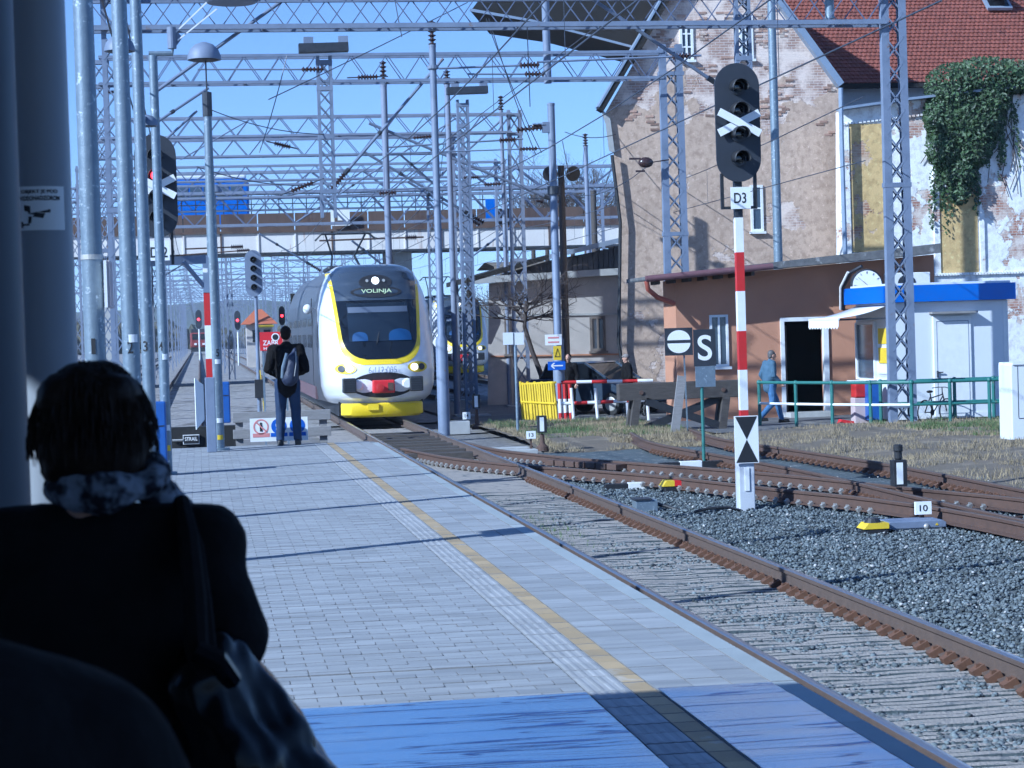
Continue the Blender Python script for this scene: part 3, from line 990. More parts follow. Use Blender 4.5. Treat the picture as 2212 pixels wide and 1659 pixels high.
    text(t, '6 112 005', Vector((X, Y + nose_y(.31, 1.3) - .05, 1.31)), .16, M['num'], width=.72, name='fleet_number', bold=0)
    text(t, 'HŽPP', Vector((X - 1.475, Y + 2.6, 1.32)), .24, M['num'], right=(0, -1, 0), width=.75, name='operator_lettering')
    # coupler recess, buffers, skirt
    rec = disc(0, .92, .84, .33, .02, M['black'], 'coupler_recess', t, 28)
    cp = MB(T).bb(-.28, .28, -.3, .1, .72, 1.05).build('coupler', M['red_bright'], t, bevel=.03)
    MB(T).lathe((-.12, -.3, .86), [(.09, 0), (.11, -.12), (.05, -.13)], 14, (0, 1, 0)).build('coupler_cone', M['red'], cp)
    MB(T).bb(.1, .24, -.33, -.29, .78, .98).build('coupler_plate', M['rail_rust'], cp)
    for sx in (-.86, .86):
        b = MB(T).bb(sx - .17, sx + .17, -.12, .5, .74, 1.12).build('buffer', M['black'], t, bevel=.03)
        mb = MB(T)
        for i in range(6): mb.bb(sx - .15, sx + .15, -.135, -.119, .77 + i * .058, .79 + i * .058)
        mb.build('buffer_rib', M['dark_metal'], b)
        MB(T).lathe((sx - .23 * (1 if sx > 0 else -1), .1, .93), [(.15, -.05), (.1, -.1)], 16, (0, 1, 0)).build('buffer_housing', silver, t)
    mb = MB(T)
    P = [(1.08 * math.sin(a), .12 + .5 * (1 - math.cos(a * .95))) for a in [math.radians(-80 + 160 * k / 24) for k in range(25)]]
    grid(mb, [[(x * .9, y + .1, .09) for x, y in P], [(x, y, .16) for x, y in P], [(x, y, .42) for x, y in P], [(x * .98, y + .1, .46) for x, y in P]])
    sk = mb.build('skirt', M['train_yellow'], t, smooth=True, ang=60)
    MB(T).bb(-.4, -.12, .06, .14, .28, .44).build('skirt_notch', M['train_yellow'], sk)
    for y in (3, 5.6, 17, 20):
        for sx in (-.75, .75):
            MB(T).lathe((sx, y, .46), [(.46, -.06), (.46, .06)], 18, (1, 0, 0)).build('wheel', M['dark_metal'], t)
    # cab side windows, mirrors, door seams, pantograph
    for sg in (-1, 1):
        mb = MB(T)
        P = []
        for k in range(18):
            a = 6.2832 * k / 18
            y = 2.95 + .75 * math.cos(a) * (1 if math.cos(a) < 0 else 1.0); z = 2.2 + .42 * math.sin(a) * (1.0 if math.cos(a) > -.2 else .9)
            w = lerp_tab(WT, z); b = lerp_tab(wb, z); y0 = lerp_tab(YT, z) + NL
            f = max(0, min(1, (y - y0) / (5 - y0)))
            xw = w + (b - w) * f
            if y < y0:
                s_ = 1 - (y - lerp_tab(YT, z)) / NL
                xw = w * max(0, 1 - max(0, s_) ** 2.2) ** (1 / 2.8)
            P.append((sg * (xw + .015), y, z))
        mb.add(P, [tuple(range(18)) if sg > 0 else tuple(reversed(range(18)))])
        mb.build('cab_side_window', M['glass_blue'], t)
        mb = MB(T)
        mb.ball((sg * 1.62, 4.7, 2.98), (.13, .12, .14), 12).bar((sg * 1.4, 4.75, 2.98), (sg * 1.6, 4.7, 2.98), .05)
        mb.build('rear_camera', M['white'], t, smooth=True)
        MB(T).bb(sg * 1.43, sg * 1.449, 5.9, 6.0, .5, 3.3).build('door_seam', M['black'], t)
        MB(T).bb(sg * 1.335, sg * 1.35, 5.0, 9, 3.16, 3.24).build('gutter_seam', M['black'], t)
    pn = MB(T)
    y = 11.5
    pn.bar((-.5, y, 4.2), (-.35, y + 1.4, 4.75), .06).bar((.5, y, 4.2), (.35, y + 1.4, 4.75), .06).bar((-.35, y + 1.4, 4.75), (-.62, y + .2, 5.38), .045).bar((.35, y + 1.4, 4.75), (.62, y + .2, 5.38), .045)
    pn.build('pantograph', M['dark_metal'], t)
    MB(T).tube([(-.95, y + .2, 5.2), (-.75, y + .2, 5.4), (.75, y + .2, 5.4), (.95, y + .2, 5.2)], .035, 6).build('pantograph_head', M['dark_metal'], t)
    MB(T).bb(-.8, .8, 8.5, 10.8, 4.15, 4.3).build('roof_equipment', M['dark_metal'], t, bevel=.08)
    return t


tr = train('white and yellow electric train with VOLINJA display arriving beside the platform', TX, TY)
t2 = copy_tree(tr)
t2.location = (13.5, 104.5, 0)
t2['label'] = 'second white and yellow train farther back, half hidden by masts and the shed'

# red locomotive far down the line
c = W(432, 763, 335)
lo = thing('locomotive', 'small red locomotive far down the line below a red signal', 'locomotive', (c.x, 335, 0))
MB().bb(c.x - 1.5, c.x + 1.5, 335, 350, 1.0, 3.4).build('body', mat('dull_red', (.2, .03, .03), .6), lo, bevel=.2)
MB().bb(c.x - 1.3, c.x + 1.3, 335.2, 349, 3.4, 4.0).build('roof', M['dark_metal'], lo)
for sx in (-.65, .65):
    MB().bb(c.x + sx - .5, c.x + sx + .5, 334.9, 335.02, 2.3, 3.2).build('cab_window', M['glass_dark'], lo)
    MB().bb(c.x + sx - .2, c.x + sx + .2, 334.85, 335, 1.4, 1.7).build('headlight', M['white'], lo)
MB().bb(c.x - 1.4, c.x + 1.4, 334.6, 350, .3, 1.0).build('underframe', M['black'], lo)
c = W(390, 765, 380)

# ================================================================== CATENARY STRUCTURES
def lattice(mb, p, q, w_, side, nseg, bw, both=True):
    """zig-zag bars between two legs p..q (lower to upper) set w_ apart along `side`."""
    p, q, side = Vector(p), Vector(q), Vector(side).normalized()
    for i in range(nseg):
        a, b = p.lerp(q, i / nseg), p.lerp(q, (i + 1) / nseg)
        s1 = side * (w_ / 2)
        mb.bar(a - s1, b + s1, bw)
        if both: mb.bar(a + s1, b - s1, bw)


def mast(label, X, Y, z1, w_=.44, leg=.16, z0=-.3, mt='steel', foot=True, group='lattice catenary masts', seg=.52, taper=.85):
    t = thing('lattice_mast', label, 'mast', (X, Y, z0), group)
    H = z1 - z0
    for s in (-1, 1):
        a, b = Vector((X + s * w_ / 2, Y, z0)), Vector((X + s * w_ / 2 * taper, Y, z1))
        mb = MB()
        mb.bar(a, b, leg, .02)
        mb.bar(a + Vector((0, .14, 0)), b + Vector((0, .14, 0)), leg, .02)
        mb.bar(a + Vector((s * (leg / 2 - .008), .07, 0)), b + Vector((s * (leg / 2 - .008), .07, 0)), .016, .12)
        mb.build('leg', M[mt], t)
    mb = MB()
    n = max(3, int(H / seg))
    for yy in (.0, .14):
        lattice(mb, (X, Y + yy, z0 + .2), (X, Y + yy, z1 - .1), w_ * (1 + taper) / 2, (1, 0, 0), n, .028)
    mb.build('lattice_bars', M[mt], t)
    for z in (z0 + .6, z0 + H * .5, z1 - .15, z1 - .75):
        MB().bb(X - w_ / 2 - leg / 2, X + w_ / 2 + leg / 2, Y - .018, Y + .16, z - .05, z + .05).build('tie_plate', M[mt], t)
    if foot: MB().bb(X - .5, X + .5, Y - .3, Y + .45, z0 - .1, z0 + .14).build('footing', M['concrete'], t)
    return t


def beam(label, Y, x0, x1, zb, h, mt='steel', rod=.022, chord=.072, pitch=1.0, dep=.45, dz=0.0, xph=0):
    t = thing('gantry_beam', label, 'gantry beam', ((x0 + x1) / 2, Y, zb), 'lattice gantry beams over the tracks')
    for yy in (0, dep):
        for z in (zb, zb + h):
            MB().bar((x0, Y + yy, z), (x1, Y + yy, z + dz), chord, chord).build('chord', M[mt], t)
    mb = MB()
    n = int((x1 - x0) / pitch)
    for yy, ph in ((0, 0), (dep, xph)):
        for i in range(n):
            a = x0 + (i + ph) * (x1 - x0) / n; b = a + (x1 - x0) / n
            m_ = (a + b) / 2
            if b > x1 + .01: continue
            mb.bar((a, Y + yy, zb + h), (m_, Y + yy, zb), rod)
            mb.bar((m_, Y + yy, zb), (b, Y + yy, zb + h), rod)
    mb.build('lattice_rods', M['rod'], t)
    mb = MB()
    for i in range(0, n, 2):
        a = x0 + i * (x1 - x0) / n
        mb.bar((a, Y, zb), (a, Y + dep, zb), .05)
    mb.build('cross_ties', M[mt], t)
    return t


def insulator(t, p, q, r_=.07, n=6, name='insulator', mt='insul'):
    p, q = Vector(p), Vector(q)
    prof = [(r_ * .35, 0)]
    L = (q - p).length
    for i in range(n):
        h = L * (i + .15) / n
        prof += [(r_ * .4, h), (r_, h + L / n * .35), (r_, h + L / n * .45), (r_ * .4, h + L / n * .7)]
    prof.append((r_ * .35, L))
    return MB().lathe(p, prof, 10, q - p).build(name, M[mt], t)


# near gantry with its right-hand mast
xr1 = W(1936, 500, 43).x
zb1 = W(1905, 47, 43).z
xl1 = W(250, 300, 43).x
mast('tall blue-grey lattice mast in front of the white booth, nearest on the right', xr1 + .1, 43.1, zb1 + 1.9, .45, .17)
mast('lattice mast behind the numbered lamp posts, holding the nearest gantry', xl1, 43.1, zb1 + 1.5, .4, .1)
beam('nearest lattice gantry beam crossing the very top of the picture', 43, xl1 - .5, xr1 - .1, zb1, .62, pitch=.86, chord=.1, xph=.5)
xr2 = W(1460, 500, 51.5).x
zb2 = W(1425, 167, 51.5).z
mast('lattice mast beside the crumbling gable, its foot behind the brown hut', xr2, 51.5, zb2 + .85, .5, .17)
beam('second lattice gantry beam ending at the mast before the gable', 51.5, W(215, 200, 51.5).x, xr2 - .2, zb2, .66, pitch=.88)
mast('slim lattice mast left behind the poles holding the second gantry', W(222, 400, 51.5).x, 51.6, zb2 + .7, .4, .1)
GY = [(64, 1113, 'third'), (71, 990, 'fourth'), (82, 1080, 'fifth'), (92, 1000, 'sixth'), (101, 930, 'seventh')]
for Y, xr, nm in GY:
    zb = 8.5
    x1 = W(xr, 500, Y).x
    x0 = W(240, 500, Y).x - (Y - 60) * .05
    beam(nm + ' lattice gantry beam from the camera, over the train', Y, x0, x1, zb, .58, 'steel_far', .026, .066, .9)
    mast('lattice mast at the right end of the ' + nm + ' gantry', x1 + .1, Y + .1, zb + .7, .42, .1, mt='steel_far', seg=.6)
    mast('lattice mast at the left end of the ' + nm + ' gantry', x0, Y + .1, zb + .7, .36, .085, mt='steel_far', seg=.6)
# portal with coarse truss in front of the overpass
for (Y, xa, xb, ya, yb, lb) in ((100, 215, 1335, 420, 388, 'coarse white truss portal along the top of the overpass, upper one'), (104, 365, 1335, 488, 440, 'coarse white truss portal before the rusty parapet, lower one')):
    A, B = W(xa, ya, Y), W(xb, ya - 33, Y)
    h = (ya - yb) / (FPX / Y)
    t = beam(lb, Y, A.x, B.x, A.z - .05, h + .25, 'steel_far', .06, .13, 2.4)
mast('lattice mast right of the coarse truss portals, beside the shed roof', W(1290, 500, 100).x, 100, W(1290, 395, 100).z, .7, .14, mt='steel_far')
# central hanging lattice posts with black troughs
for (xa, ya, xb, Y, yb, tw, lb) in ((706, 110, 712, 47, 600, (645, 752, 103), 'central lattice drop post with a black trough on top, over the train'), (1010, 205, 1008, 58, 700, (965, 1053, 195), 'lattice mast with a black trough on top, right of the white pole')):
    p = W(xa, ya + 10, Y)
    mast(lb, W(xb, 500, Y).x, Y, p.z, .3, .07, mt='steel', seg=.34, taper=.95, z0=(W(xb, 470, Y).z if Y < 50 else -.3), foot=Y > 50)
    a, b = W(tw[0], tw[2] + 2, Y - .1), W(tw[1], tw[2] - 1, Y - .1)
    t = thing('black_trough', 'black perforated trough on the ' + lb.split(' with')[0], 'beam', (a + b) / 2)
    MB().bar(a, b, .3, .2).build('channel', M['dark_metal'], t)
    for q in (.2, .9):
        c = a.lerp(b, q)
        MB().box(c + Vector((0, 0, .17)), (.22, .2, .16)).build('clamp', M['steel'], t)
# hanging lattice drop post behind the D3 signal
p = W(1608, 150, 43.4)
mast('short lattice drop post hanging from the near gantry above the round-topped signal', p.x, 43.4, zb1 + 1.6, .3, .07, z0=W(1610, 185, 43.4).z, foot=False, seg=.3)

# tubular poles
def pole(name, label, x0, y0, x1, y1, Y, r0, r1, mt='galv', step=None, cat='pole', zbase=-.3, group=None):
    """x0,y0 top; x1,y1 foot."""
    a = W(x0, y0, Y); b = W(x1, y1, Y)
    t = thing(name, label, cat, (b.x, Y, zbase), group)
    top = Vector(((a.x + b.x) / 2, Y, a.z)); ft = Vector(((a.x + b.x) / 2, Y, zbase))
    t.location = ft; BASE[t.name] = ft.copy()
    if step:
        zs_ = W(x1, step, Y).z
        MB().lathe(ft, [(r0, 0), (r0, zs_ - zbase), (r1 * 1.05, zs_ - zbase + .12), (r1, a.z - zbase)], 20).build('shaft', M[mt], t, smooth=True)
    else:
        MB().lathe(ft, [(r0, 0), (r1, a.z - zbase)], 20).build('shaft', M[mt], t, smooth=True)
    MB().lathe(top, [(r1 * 1.08, -.02), (r1 * 1.08, .03), (r1 * .5, .05)], 16).build('cap', M[mt], t)
    return t, ft, top


t, ft, tp = pole('white_steel_pole', 'tall pale steel pole in front of the grey shed', 1187, 226, 1212, 860, 54.5, .16, .1, 'steel', step=735)
MB().lathe(ft + Vector((0, 0, W(1205, 420, 54.5).z + .3)), [(.17, 0), (.17, .22)], 16).build('clamp_band', M['dark_metal'], t)
q = Vector((ft.x, 54.5, W(1187, 275, 54.5).z))
MB().box(q + Vector((-.15, 0, 0)), (.2, .16, .28)).build('bracket', M['steel'], t)
insulator(t, q + Vector((-.25, 0, 0)), q + Vector((-.95, .1, -.05)), .09, 7)
t, ft, tp = pole('white_steel_pole', 'pale steel pole hard by the right side of the nearer train', 942, 100, 950, 880, 49.5, .15, .085, 'steel', step=735)
insulator(t, tp, tp + Vector((0, 0, .62)), .1, 6)
MB().lathe(tp - Vector((0, 0, .55)), [(.14, 0), (.14, .08)], 12).build('clamp_band', M['steel'], t)
t, ft, tp = pole('white_steel_pole', 'slim pale pole with black insulator left of the white pole', 833, 185, 836, 560, 62, .1, .1, 'steel_far')
insulator(t, tp, tp + Vector((0, 0, .75)), .11, 6)
t, ft, tp = pole('white_steel_pole', 'slim pale pole with black insulator at the far right gantry end', 1082, 240, 1092, 560, 66, .07, .06, 'steel_far')
insulator(t, tp, tp + Vector((0, 0, .5)), .1, 5)
t, ft, tp = pole('white_steel_pole', 'slim pale pole with black insulator before the bare bushes', 1265, 318, 1272, 560, 96, .12, .1, 'steel_far')
insulator(t, tp, tp + Vector((0, 0, .65)), .14, 5)
t, ft, tp = pole('white_steel_pole', 'slim pale pole with insulator behind the second black trough', 968, 185, 975, 560, 60, .09, .08, 'steel_far')
insulator(t, tp, tp + Vector((0, 0, .45)), .11, 5)
pole('white_steel_pole', 'tall steel pole rising behind the brown hut against the gable', 1662, -60, 1684, 590, 52.4, .125, .105, 'galv')
pole('white_steel_pole', 'thin steel pole above the second gantry, left of the dark roof overhang', 1178, -40, 1182, 180, 51.7, .1, .1, 'steel', zbase=W(1182, 180, 51.7).z)
pole('white_steel_pole', 'short galvanised pole in front of the red roof at the top edge', 1789, -60, 1793, 48, 43.2, .1, .1, 'galv', zbase=zb1 + .1)
pole('timber_pole', 'brown timber pole beside the coarse truss at the overpass end', 1279, 413, 1288, 560, 98, .17, .14, 'wood')
# floodlights
c = W(1212, 372, 62)
t = thing('floodlight_pair', 'pair of dark floodlights on a timber pole behind the pale pole', 'floodlight', (c.x, 62, -.3))
MB().lathe((c.x, 62, -.3), [(.12, 0), (.1, c.z + .5)], 10).build('post', M['wood'], t)
for s in (-1, 1):
    a = W(1201 if s < 0 else 1220, 372, 62)
    MB().lathe(a + Vector((s * .15, 0, 0)), [(.08, 0), (.24, .22), (.24, .26)], 14, (s * .3, -1, -.3)).build('lamp_head', M['black'], t)

# inclined cantilever tubes, each with its insulator
TUBES = [(338, 197, 640, -20, 43.3, .038, 0, 'long pale bracket tube slanting from the left poles to the top edge'),
         (1262, -14, 1541, 176, 43.5, .042, 2, 'long pale bracket tube slanting down to the round-topped signal'),
         (745, 375, 957, 127, 52, .04, 1, 'steep pale bracket tube right of the central mast'),
         (797, 266, 1185, 428, 62, .045, 2, 'pale bracket tube slanting down to the tall pale pole'),
         (786, 328, 1012, 462, 66, .045, 2, 'pale bracket tube below the steep one, over the train'),
         (860, 330, 940, 400, 68, .04, 0, 'short pale bracket tube crossing behind the white pole'),
         (330, 270, 450, 190, 47, .032, 0, 'pale bracket tube above the left signal'),
         (310, 345, 425, 240, 52, .032, 0, 'lower pale bracket tube just above the left signal'),
         (390, 345, 545, 255, 62, .02, 0, 'thin stay tube right of the left signal'),
         (640, 480, 985, 255, 74, .03, 0, 'thin stay tube rising across the central wires'),
         (905, 420, 1080, 262, 72, .04, 0, 'stay tube rising to the third gantry end'),
         (880, 392, 1010, 470, 80, .05, 2, 'bracket tube over the rusty parapet'),
         (560, 505, 668, 570, 88, .04, 2, 'dark bracket tube before the white girder, left of the pantograph'),
         (760, 520, 830, 575, 88, .05, 2, 'dark bracket tube right of the pantograph'),
         (1012, 560, 1130, 470, 84, .04, 0, 'stay tube before the girder near the shed roof')]
for (xa, ya, xb, yb, Y, r_, ins, lb) in TUBES:
    a, b = W(xa, ya, Y), W(xb, yb, Y + .6)
    t = thing('bracket_tube', lb, 'bracket tube', (a + b) / 2, 'inclined catenary bracket tubes')
    MB().tube([a, b], r_, 8).build('tube', M['steel'], t, smooth=True)
    if ins:
        p, q = (a, b) if ins == 1 else (b, a)
        d = (q - p).normalized()
        insulator(t, p - d * .02, p - d * .6, r_ * 2, 7)
        MB().lathe(p, [(r_ * 1.5, -.02), (r_ * 1.5, .16)], 8, d).build('collar', M['dark_metal'], t)
    MB().lathe(a.lerp(b, .35), [(r_ * 1.45, -.05), (r_ * 1.45, .05)], 8, b - a).build('clamp', M['dark_metal'], t)
# horizontal steady tubes
HT = [(427, 150, 700, 150, 47, .022, 'thin horizontal steady tube left of the central mast'), (948, 148, 1160, 140, 50, .028, 'horizontal steady tube right of the white pole top'),
      (1010, 160, 1160, 160, 50, .025, 'second horizontal steady tube under the first one'), (1160, 134, 1515, 120, 50.8, .03, 'horizontal steady tube in front of the gable roof edge'),
      (832, 332, 1185, 320, 56, .022, 'horizontal steady tube level with the pole bracket'), (675, 425, 850, 416, 58, .025, 'horizontal steady tube under the central mast, left end'),
      (795, 412, 1100, 396, 60, .022, 'horizontal steady tube over the parapet, middle'), (840, 318, 1130, 300, 60, .03, 'grey horizontal steady tube behind the steep tube'),
      (690, 520, 915, 512, 86, .04, 'rusty horizontal registration tube over the train pantograph'), (400, 538, 520, 533, 84, .035, 'rusty registration tube left before the girder'),
      (380, 552, 540, 540, 84, .03, 'lower rusty registration tube left before the girder')]
for (xa, ya, xb, yb, Y, r_, lb) in HT:
    a, b = W(xa, ya, Y), W(xb, yb, Y)
    t = thing('steady_tube', lb, 'steady tube', (a + b) / 2, 'horizontal catenary steady tubes')
    MB().tube([a, b], r_, 6).build('tube', M['steel'] if Y < 80 else M['rail_rust'], t)
    q = a.lerp(b, .82)
    insulator(t, q, q + (b - a).normalized() * .5, r_ * 3, 6)
# dark insulator on the gable mast
c = W(1395, 351, 51.3)
t = thing('line_insulator', 'dark bulbous insulator left of the gable mast', 'insulator', c)
MB().ball(c, (.2, .12, .14), 12).bar(c + Vector((.15, 0, 0)), W(1445, 345, 51.4), .03).box(c + Vector((-.28, 0, .1)), (.3, .04, .05)).box(c + Vector((-.15, 0, -.22)), (.24, .04, .05)).build('body', M['insul'], t, smooth=True)

# overhead wires: catenary, contact wire and droppers of one track belong together
def overhead(label, x, y0, y1, spans, zc=5.45, zm=6.75, dx=0):
    t = thing('overhead_line', label, 'overhead wire', (x, y0, zc), 'overhead lines above the tracks')
    MB().tube([(x + dx * (y - y0) / (y1 - y0), y, zc) for y in (y0, (y0 + y1) / 2, y1)], .011, 5).build('contact_wire', M['wire'], t)
    P, dr = [], MB()
    n = spans * 8
    for i in range(n + 1):
        u = (i % 8) / 8
        y = y0 + (y1 - y0) * i / n
        z = zm - .55 * 4 * u * (1 - u)
        xx = x + dx * i / n
        P.append((xx, y, z))
        if i % 8: dr.bar((xx, y, zc), (xx, y, z), .008)
    MB().tube(P, .012, 5).build('messenger_wire', M['wire'], t)
    dr.build('droppers', M['wire'], t, kind='stuff')


overhead('overhead line above the platform track and the nearer train', 4.4, 12, 440, 9)
overhead('overhead line far left above the straight track', -.8, 18, 440, 9, dx=0)
overhead('overhead line slanting over the turnout to the right', 7.6, 20, 260, 5, dx=1.2)
overhead('overhead line above the second train', 13.5, 40, 300, 5)
overhead('overhead line above the left yard track', -4.9, 70, 320, 5)
overhead('overhead line between the two trains', 9.2, 60, 300, 5, zm=7.3)
WR = [(1050, 40, 1170, 330, 46, 47, 'black drooping feeder cable below the roof overhang'), (1056, 40, 1158, 335, 46, 47, 'second black drooping feeder cable'),
      (580, 215, 1010, 5, 40, 47, 'long wire rising from left to the top edge'), (780, 440, 1285, 60, 70, 46, 'long wire rising to the dark roof overhang'),
      (450, 235, 700, 290, 45, 47, 'wire from the lamp dome to the central mast'), (425, 360, 680, 400, 45, 47, 'wire from the left signal to the central mast'),
      (1220, 285, 1330, 290, 54.5, 57, 'thin wire from the pale pole to the gable'), (1215, 305, 1262, 318, 54.5, 96, 'slack wire from the pale pole to the slim pole'), (1262, 318, 1325, 345, 96, 60, 'slack wire from the slim pole to the gable'),
      (1150, 372, 1395, 362, 70, 51, 'thin wire before the bushes to the dark insulator'), (560, 330, 620, 120, 45, 45, 'stay wire dropping from the near gantry'), (853, 0, 868, 80, 43, 43, 'short dropper wire at the near gantry'),
      (1138, 40, 1145, 230, 43, 46, 'vertical dropper wire right of the roof overhang tip'), (690, 400, 880, 500, 60, 80, 'wire sloping from the central mast to the girder'), (960, 300, 905, 560, 62, 85, 'wire falling behind the white pole'),
      (1005, 260, 880, 395, 66, 66, 'wire crossing below the second trough'), (700, 395, 585, 420, 47, 50, 'short stay wire at the central mast')]
for (xa, ya, xb, yb, Ya, Yb, lb) in WR:
    a, b = W(xa, ya, Ya), W(xb, yb, Yb)
    sag = .04 * (b - a).length
    if 'vertical' in lb or 'dropper' in lb or 'long' in lb: sag = 0.02
    P = [a.lerp(b, k / 10) - Vector((0, 0, sag * 4 * (k / 10) * (1 - k / 10))) for k in range(11)]
    tag(MB().tube(P, .011, 5).build('stray_wire', M['wire'], base=a), lb, 'wire', 'single wires strung between the masts')
# a line of small insulators strung on the wires
k = 0
for (xa, ya, xb, yb, Y, lb) in ((750, 168, 838, 165, 50, 'brown rod insulator right of the central mast'), (575, 305, 645, 322, 46, 'wire tensioner left of the central mast'), (1140, 272, 1180, 270, 54, 'brown rod insulator left of the pale pole'),
                                (985, 385, 1050, 382, 64, 'brown rod insulator over the parapet'), (870, 300, 960, 292, 60, 'rod insulator before the white pole'), (1150, 432, 1180, 438, 62, 'rod insulator at the end of the slanting tube'), (225, 200, 262, 198, 51, 'rod insulator between the first two lamp posts'), (605, 422, 700, 385, 47, 'wire clamp under the central mast')):
    a, b = W(xa, ya, Y), W(xb, yb, Y)
    t = thing('rod_insulator', lb, 'insulator', (a + b) / 2, 'rod insulators on the wires')
    MB().tube([a, b], .018, 6).build('rod', M['wire'], t)
    insulator(t, a.lerp(b, .25), a.lerp(b, .75), .07, 7)

# far masts under and beyond the overpass
rf = random.Random(11)
fm = [(-2.4, Y) for Y in range(118, 400, 26)] + [(1.9, Y) for Y in range(125, 420, 24)] + [(6.8, Y) for Y in range(130, 420, 28)] + [(11.2, Y) for Y in range(128, 330, 30)] + [(-7.5, Y) for Y in range(120, 330, 32)]
rows_ = {-2.4: 'left of the far straight track', 1.9: 'between the far straight track and the nearer train', 6.8: 'just right of the nearer train', 11.2: 'left of the second train', -7.5: 'at the far left behind the lamp posts'}
for (x, Y) in fm:
    t = thing('far_mast', 'slim pale far-off mast of the row ' + rows_[x], 'mast', (x, Y, -.3), 'far masts in a row ' + rows_[x])
    mb = MB()
    mb.bar((x - .17, Y, -.3), (x - .12, Y, 8.6), .09).bar((x + .17, Y, -.3), (x + .12, Y, 8.6), .09)
    mb.build('leg', M['steel_far'], t)
    mb = MB(); lattice(mb, (x, Y, 0), (x, Y, 8.4), .3, (1, 0, 0), 9, .035); mb.build('lattice_bars', M['steel_far'], t)
    s = 1 if x in (-2.4, 1.9, 11.2) else -1
    MB().bar((x, Y, 6.9), (x + s * 2.0, Y, 7.3), .06).bar((x, Y, 5.6), (x + s * 2.2, Y, 6.9), .06).build('bracket', M['steel_far'], t)
for Y in range(122, 330, 16):
    lb = 'far lattice gantry beam seen under and beyond the overpass'
    t = thing('far_gantry_beam', lb, 'gantry beam', (2, Y, 8.2), 'far gantry beams beyond the overpass')
    x0, x1 = -9, 13
    mb = MB()
    for z in (8.0, 8.55): mb.bar((x0, Y, z), (x1, Y, z), .09)
    n = 16
    for i in range(n):
        a = x0 + (x1 - x0) * i / n; b = x0 + (x1 - x0) * (i + 1) / n
        mb.bar((a, Y, 8.0 if i % 2 else 8.55), (b, Y, 8.55 if i % 2 else 8.0), .05)
    mb.build('truss', M['steel_far'], t)
    mb = MB()
    for x in (-.8, 4.4, 9.2): mb.bar((x, Y, 8.0), (x, Y, 6.6), .06).bar((x, Y, 6.6), (x + 1.1, Y, 5.6), .05)
    mb.build('drop_posts', M['steel_far'], t)

# ================================================================== BUILDINGS
def wall_mat(name, plaster, plaster2, brick, mortar, cover, z0, z1, bsc=1.0, spots=None):
    """plaster over brick; the plaster is gone above z0..z1 and in noise patches (cover = how much stays)."""
    m_ = bpy.data.materials.new(name); m_.use_nodes = True
    nt = m_.node_tree; N, L = nt.nodes, nt.links
    p = N['Principled BSDF']; p.inputs['Roughness'].default_value = .9
    g = N.new('ShaderNodeNewGeometry')
    sx = N.new('ShaderNodeSeparateXYZ'); L.new(g.outputs['Position'], sx.inputs[0])
    cx = N.new('ShaderNodeCombineXYZ'); L.new(sx.outputs['X'], cx.inputs['X']); L.new(sx.outputs['Z'], cx.inputs['Y'])
    bk = N.new('ShaderNodeTexBrick'); L.new(cx.outputs[0], bk.inputs['Vector'])
    bk.inputs['Scale'].default_value = bsc
    bk.inputs['Brick Width'].default_value = .25; bk.inputs['Row Height'].default_value = .075; bk.inputs['Mortar Size'].default_value = .008
    bk.inputs['Color1'].default_value = (*brick, 1); bk.inputs['Color2'].default_value = (brick[0] * .7, brick[1] * .7, brick[2] * .75, 1); bk.inputs['Mortar'].default_value = (*mortar, 1)
    def nz(sc, det=8, rg=.62):
        n = N.new('ShaderNodeTexNoise'); n.inputs['Scale'].default_value = sc; n.inputs['Detail'].default_value = det; n.inputs['Roughness'].default_value = rg
        L.new(g.outputs['Position'], n.inputs['Vector']); return n.outputs['Fac']
    def mrg(s, a, b, c=0., d=1.):
        n = N.new('ShaderNodeMapRange'); L.new(s, n.inputs[0])
        for i, v in enumerate((a, b, c, d)): n.inputs[i + 1].default_value = v
        return n.outputs[0]
    def mixc(a, b, f):
        n = N.new('ShaderNodeMix'); n.data_type = 'RGBA'
        for s, i in ((a, 6), (b, 7)):
            if isinstance(s, tuple): n.inputs[i].default_value = (*s, 1)
            else: L.new(s, n.inputs[i])
        L.new(f, n.inputs[0]); return n.outputs[2]
    def math_(op, a, b):
        n = N.new('ShaderNodeMath'); n.operation = op
        for s, i in ((a, 0), (b, 1)):
            if isinstance(s, (int, float)): n.inputs[i].default_value = s
            else: L.new(s, n.inputs[i])
        return n.outputs[0]
    pl = mixc(plaster, plaster2, mrg(nz(.9), .35, .65))
    pl = mixc(pl, (plaster2[0] * .75, plaster2[1] * .72, plaster2[2] * .7), mrg(nz(5), .47, .63, 0, .8))
    pale = mixc(bk.outputs['Color'], (mortar[0] * 1.25, mortar[1] * 1.2, mortar[2] * 1.15), mrg(nz(1.7), .42, .58))
    h = mrg(sx.outputs['Z'], z0, z1, 0, 1)
    f = math_('ADD', h, mrg(nz(.55), .25, .75, -1, 1))
    f = mrg(math_('ADD', f, mrg(nz(3.5), .3, .7, -.18, .18)), cover - .03, cover + .03)
    pl = mixc(pl, (min(.8, plaster[0] * 1.45), min(.8, plaster[1] * 1.5), min(.8, plaster[2] * 1.6)), mrg(nz(7, 7, .8), .55, .66, 0, .75))
    out = mixc(pl, pale, f)
    L.new(out, p.inputs['Base Color'])
    b1 = N.new('ShaderNodeBump'); b1.inputs['Strength'].default_value = .7; b1.inputs['Distance'].default_value = .03
    hh = math_('ADD', math_('MULTIPLY', f, -.6), math_('MULTIPLY', nz(14), .5))
    hh = math_('ADD', hh, math_('MULTIPLY', math_('MULTIPLY', bk.outputs['Fac'], f), -.4))
    L.new(hh, b1.inputs['Height']); L.new(b1.outputs[0], p.inputs['Normal'])
    return m_


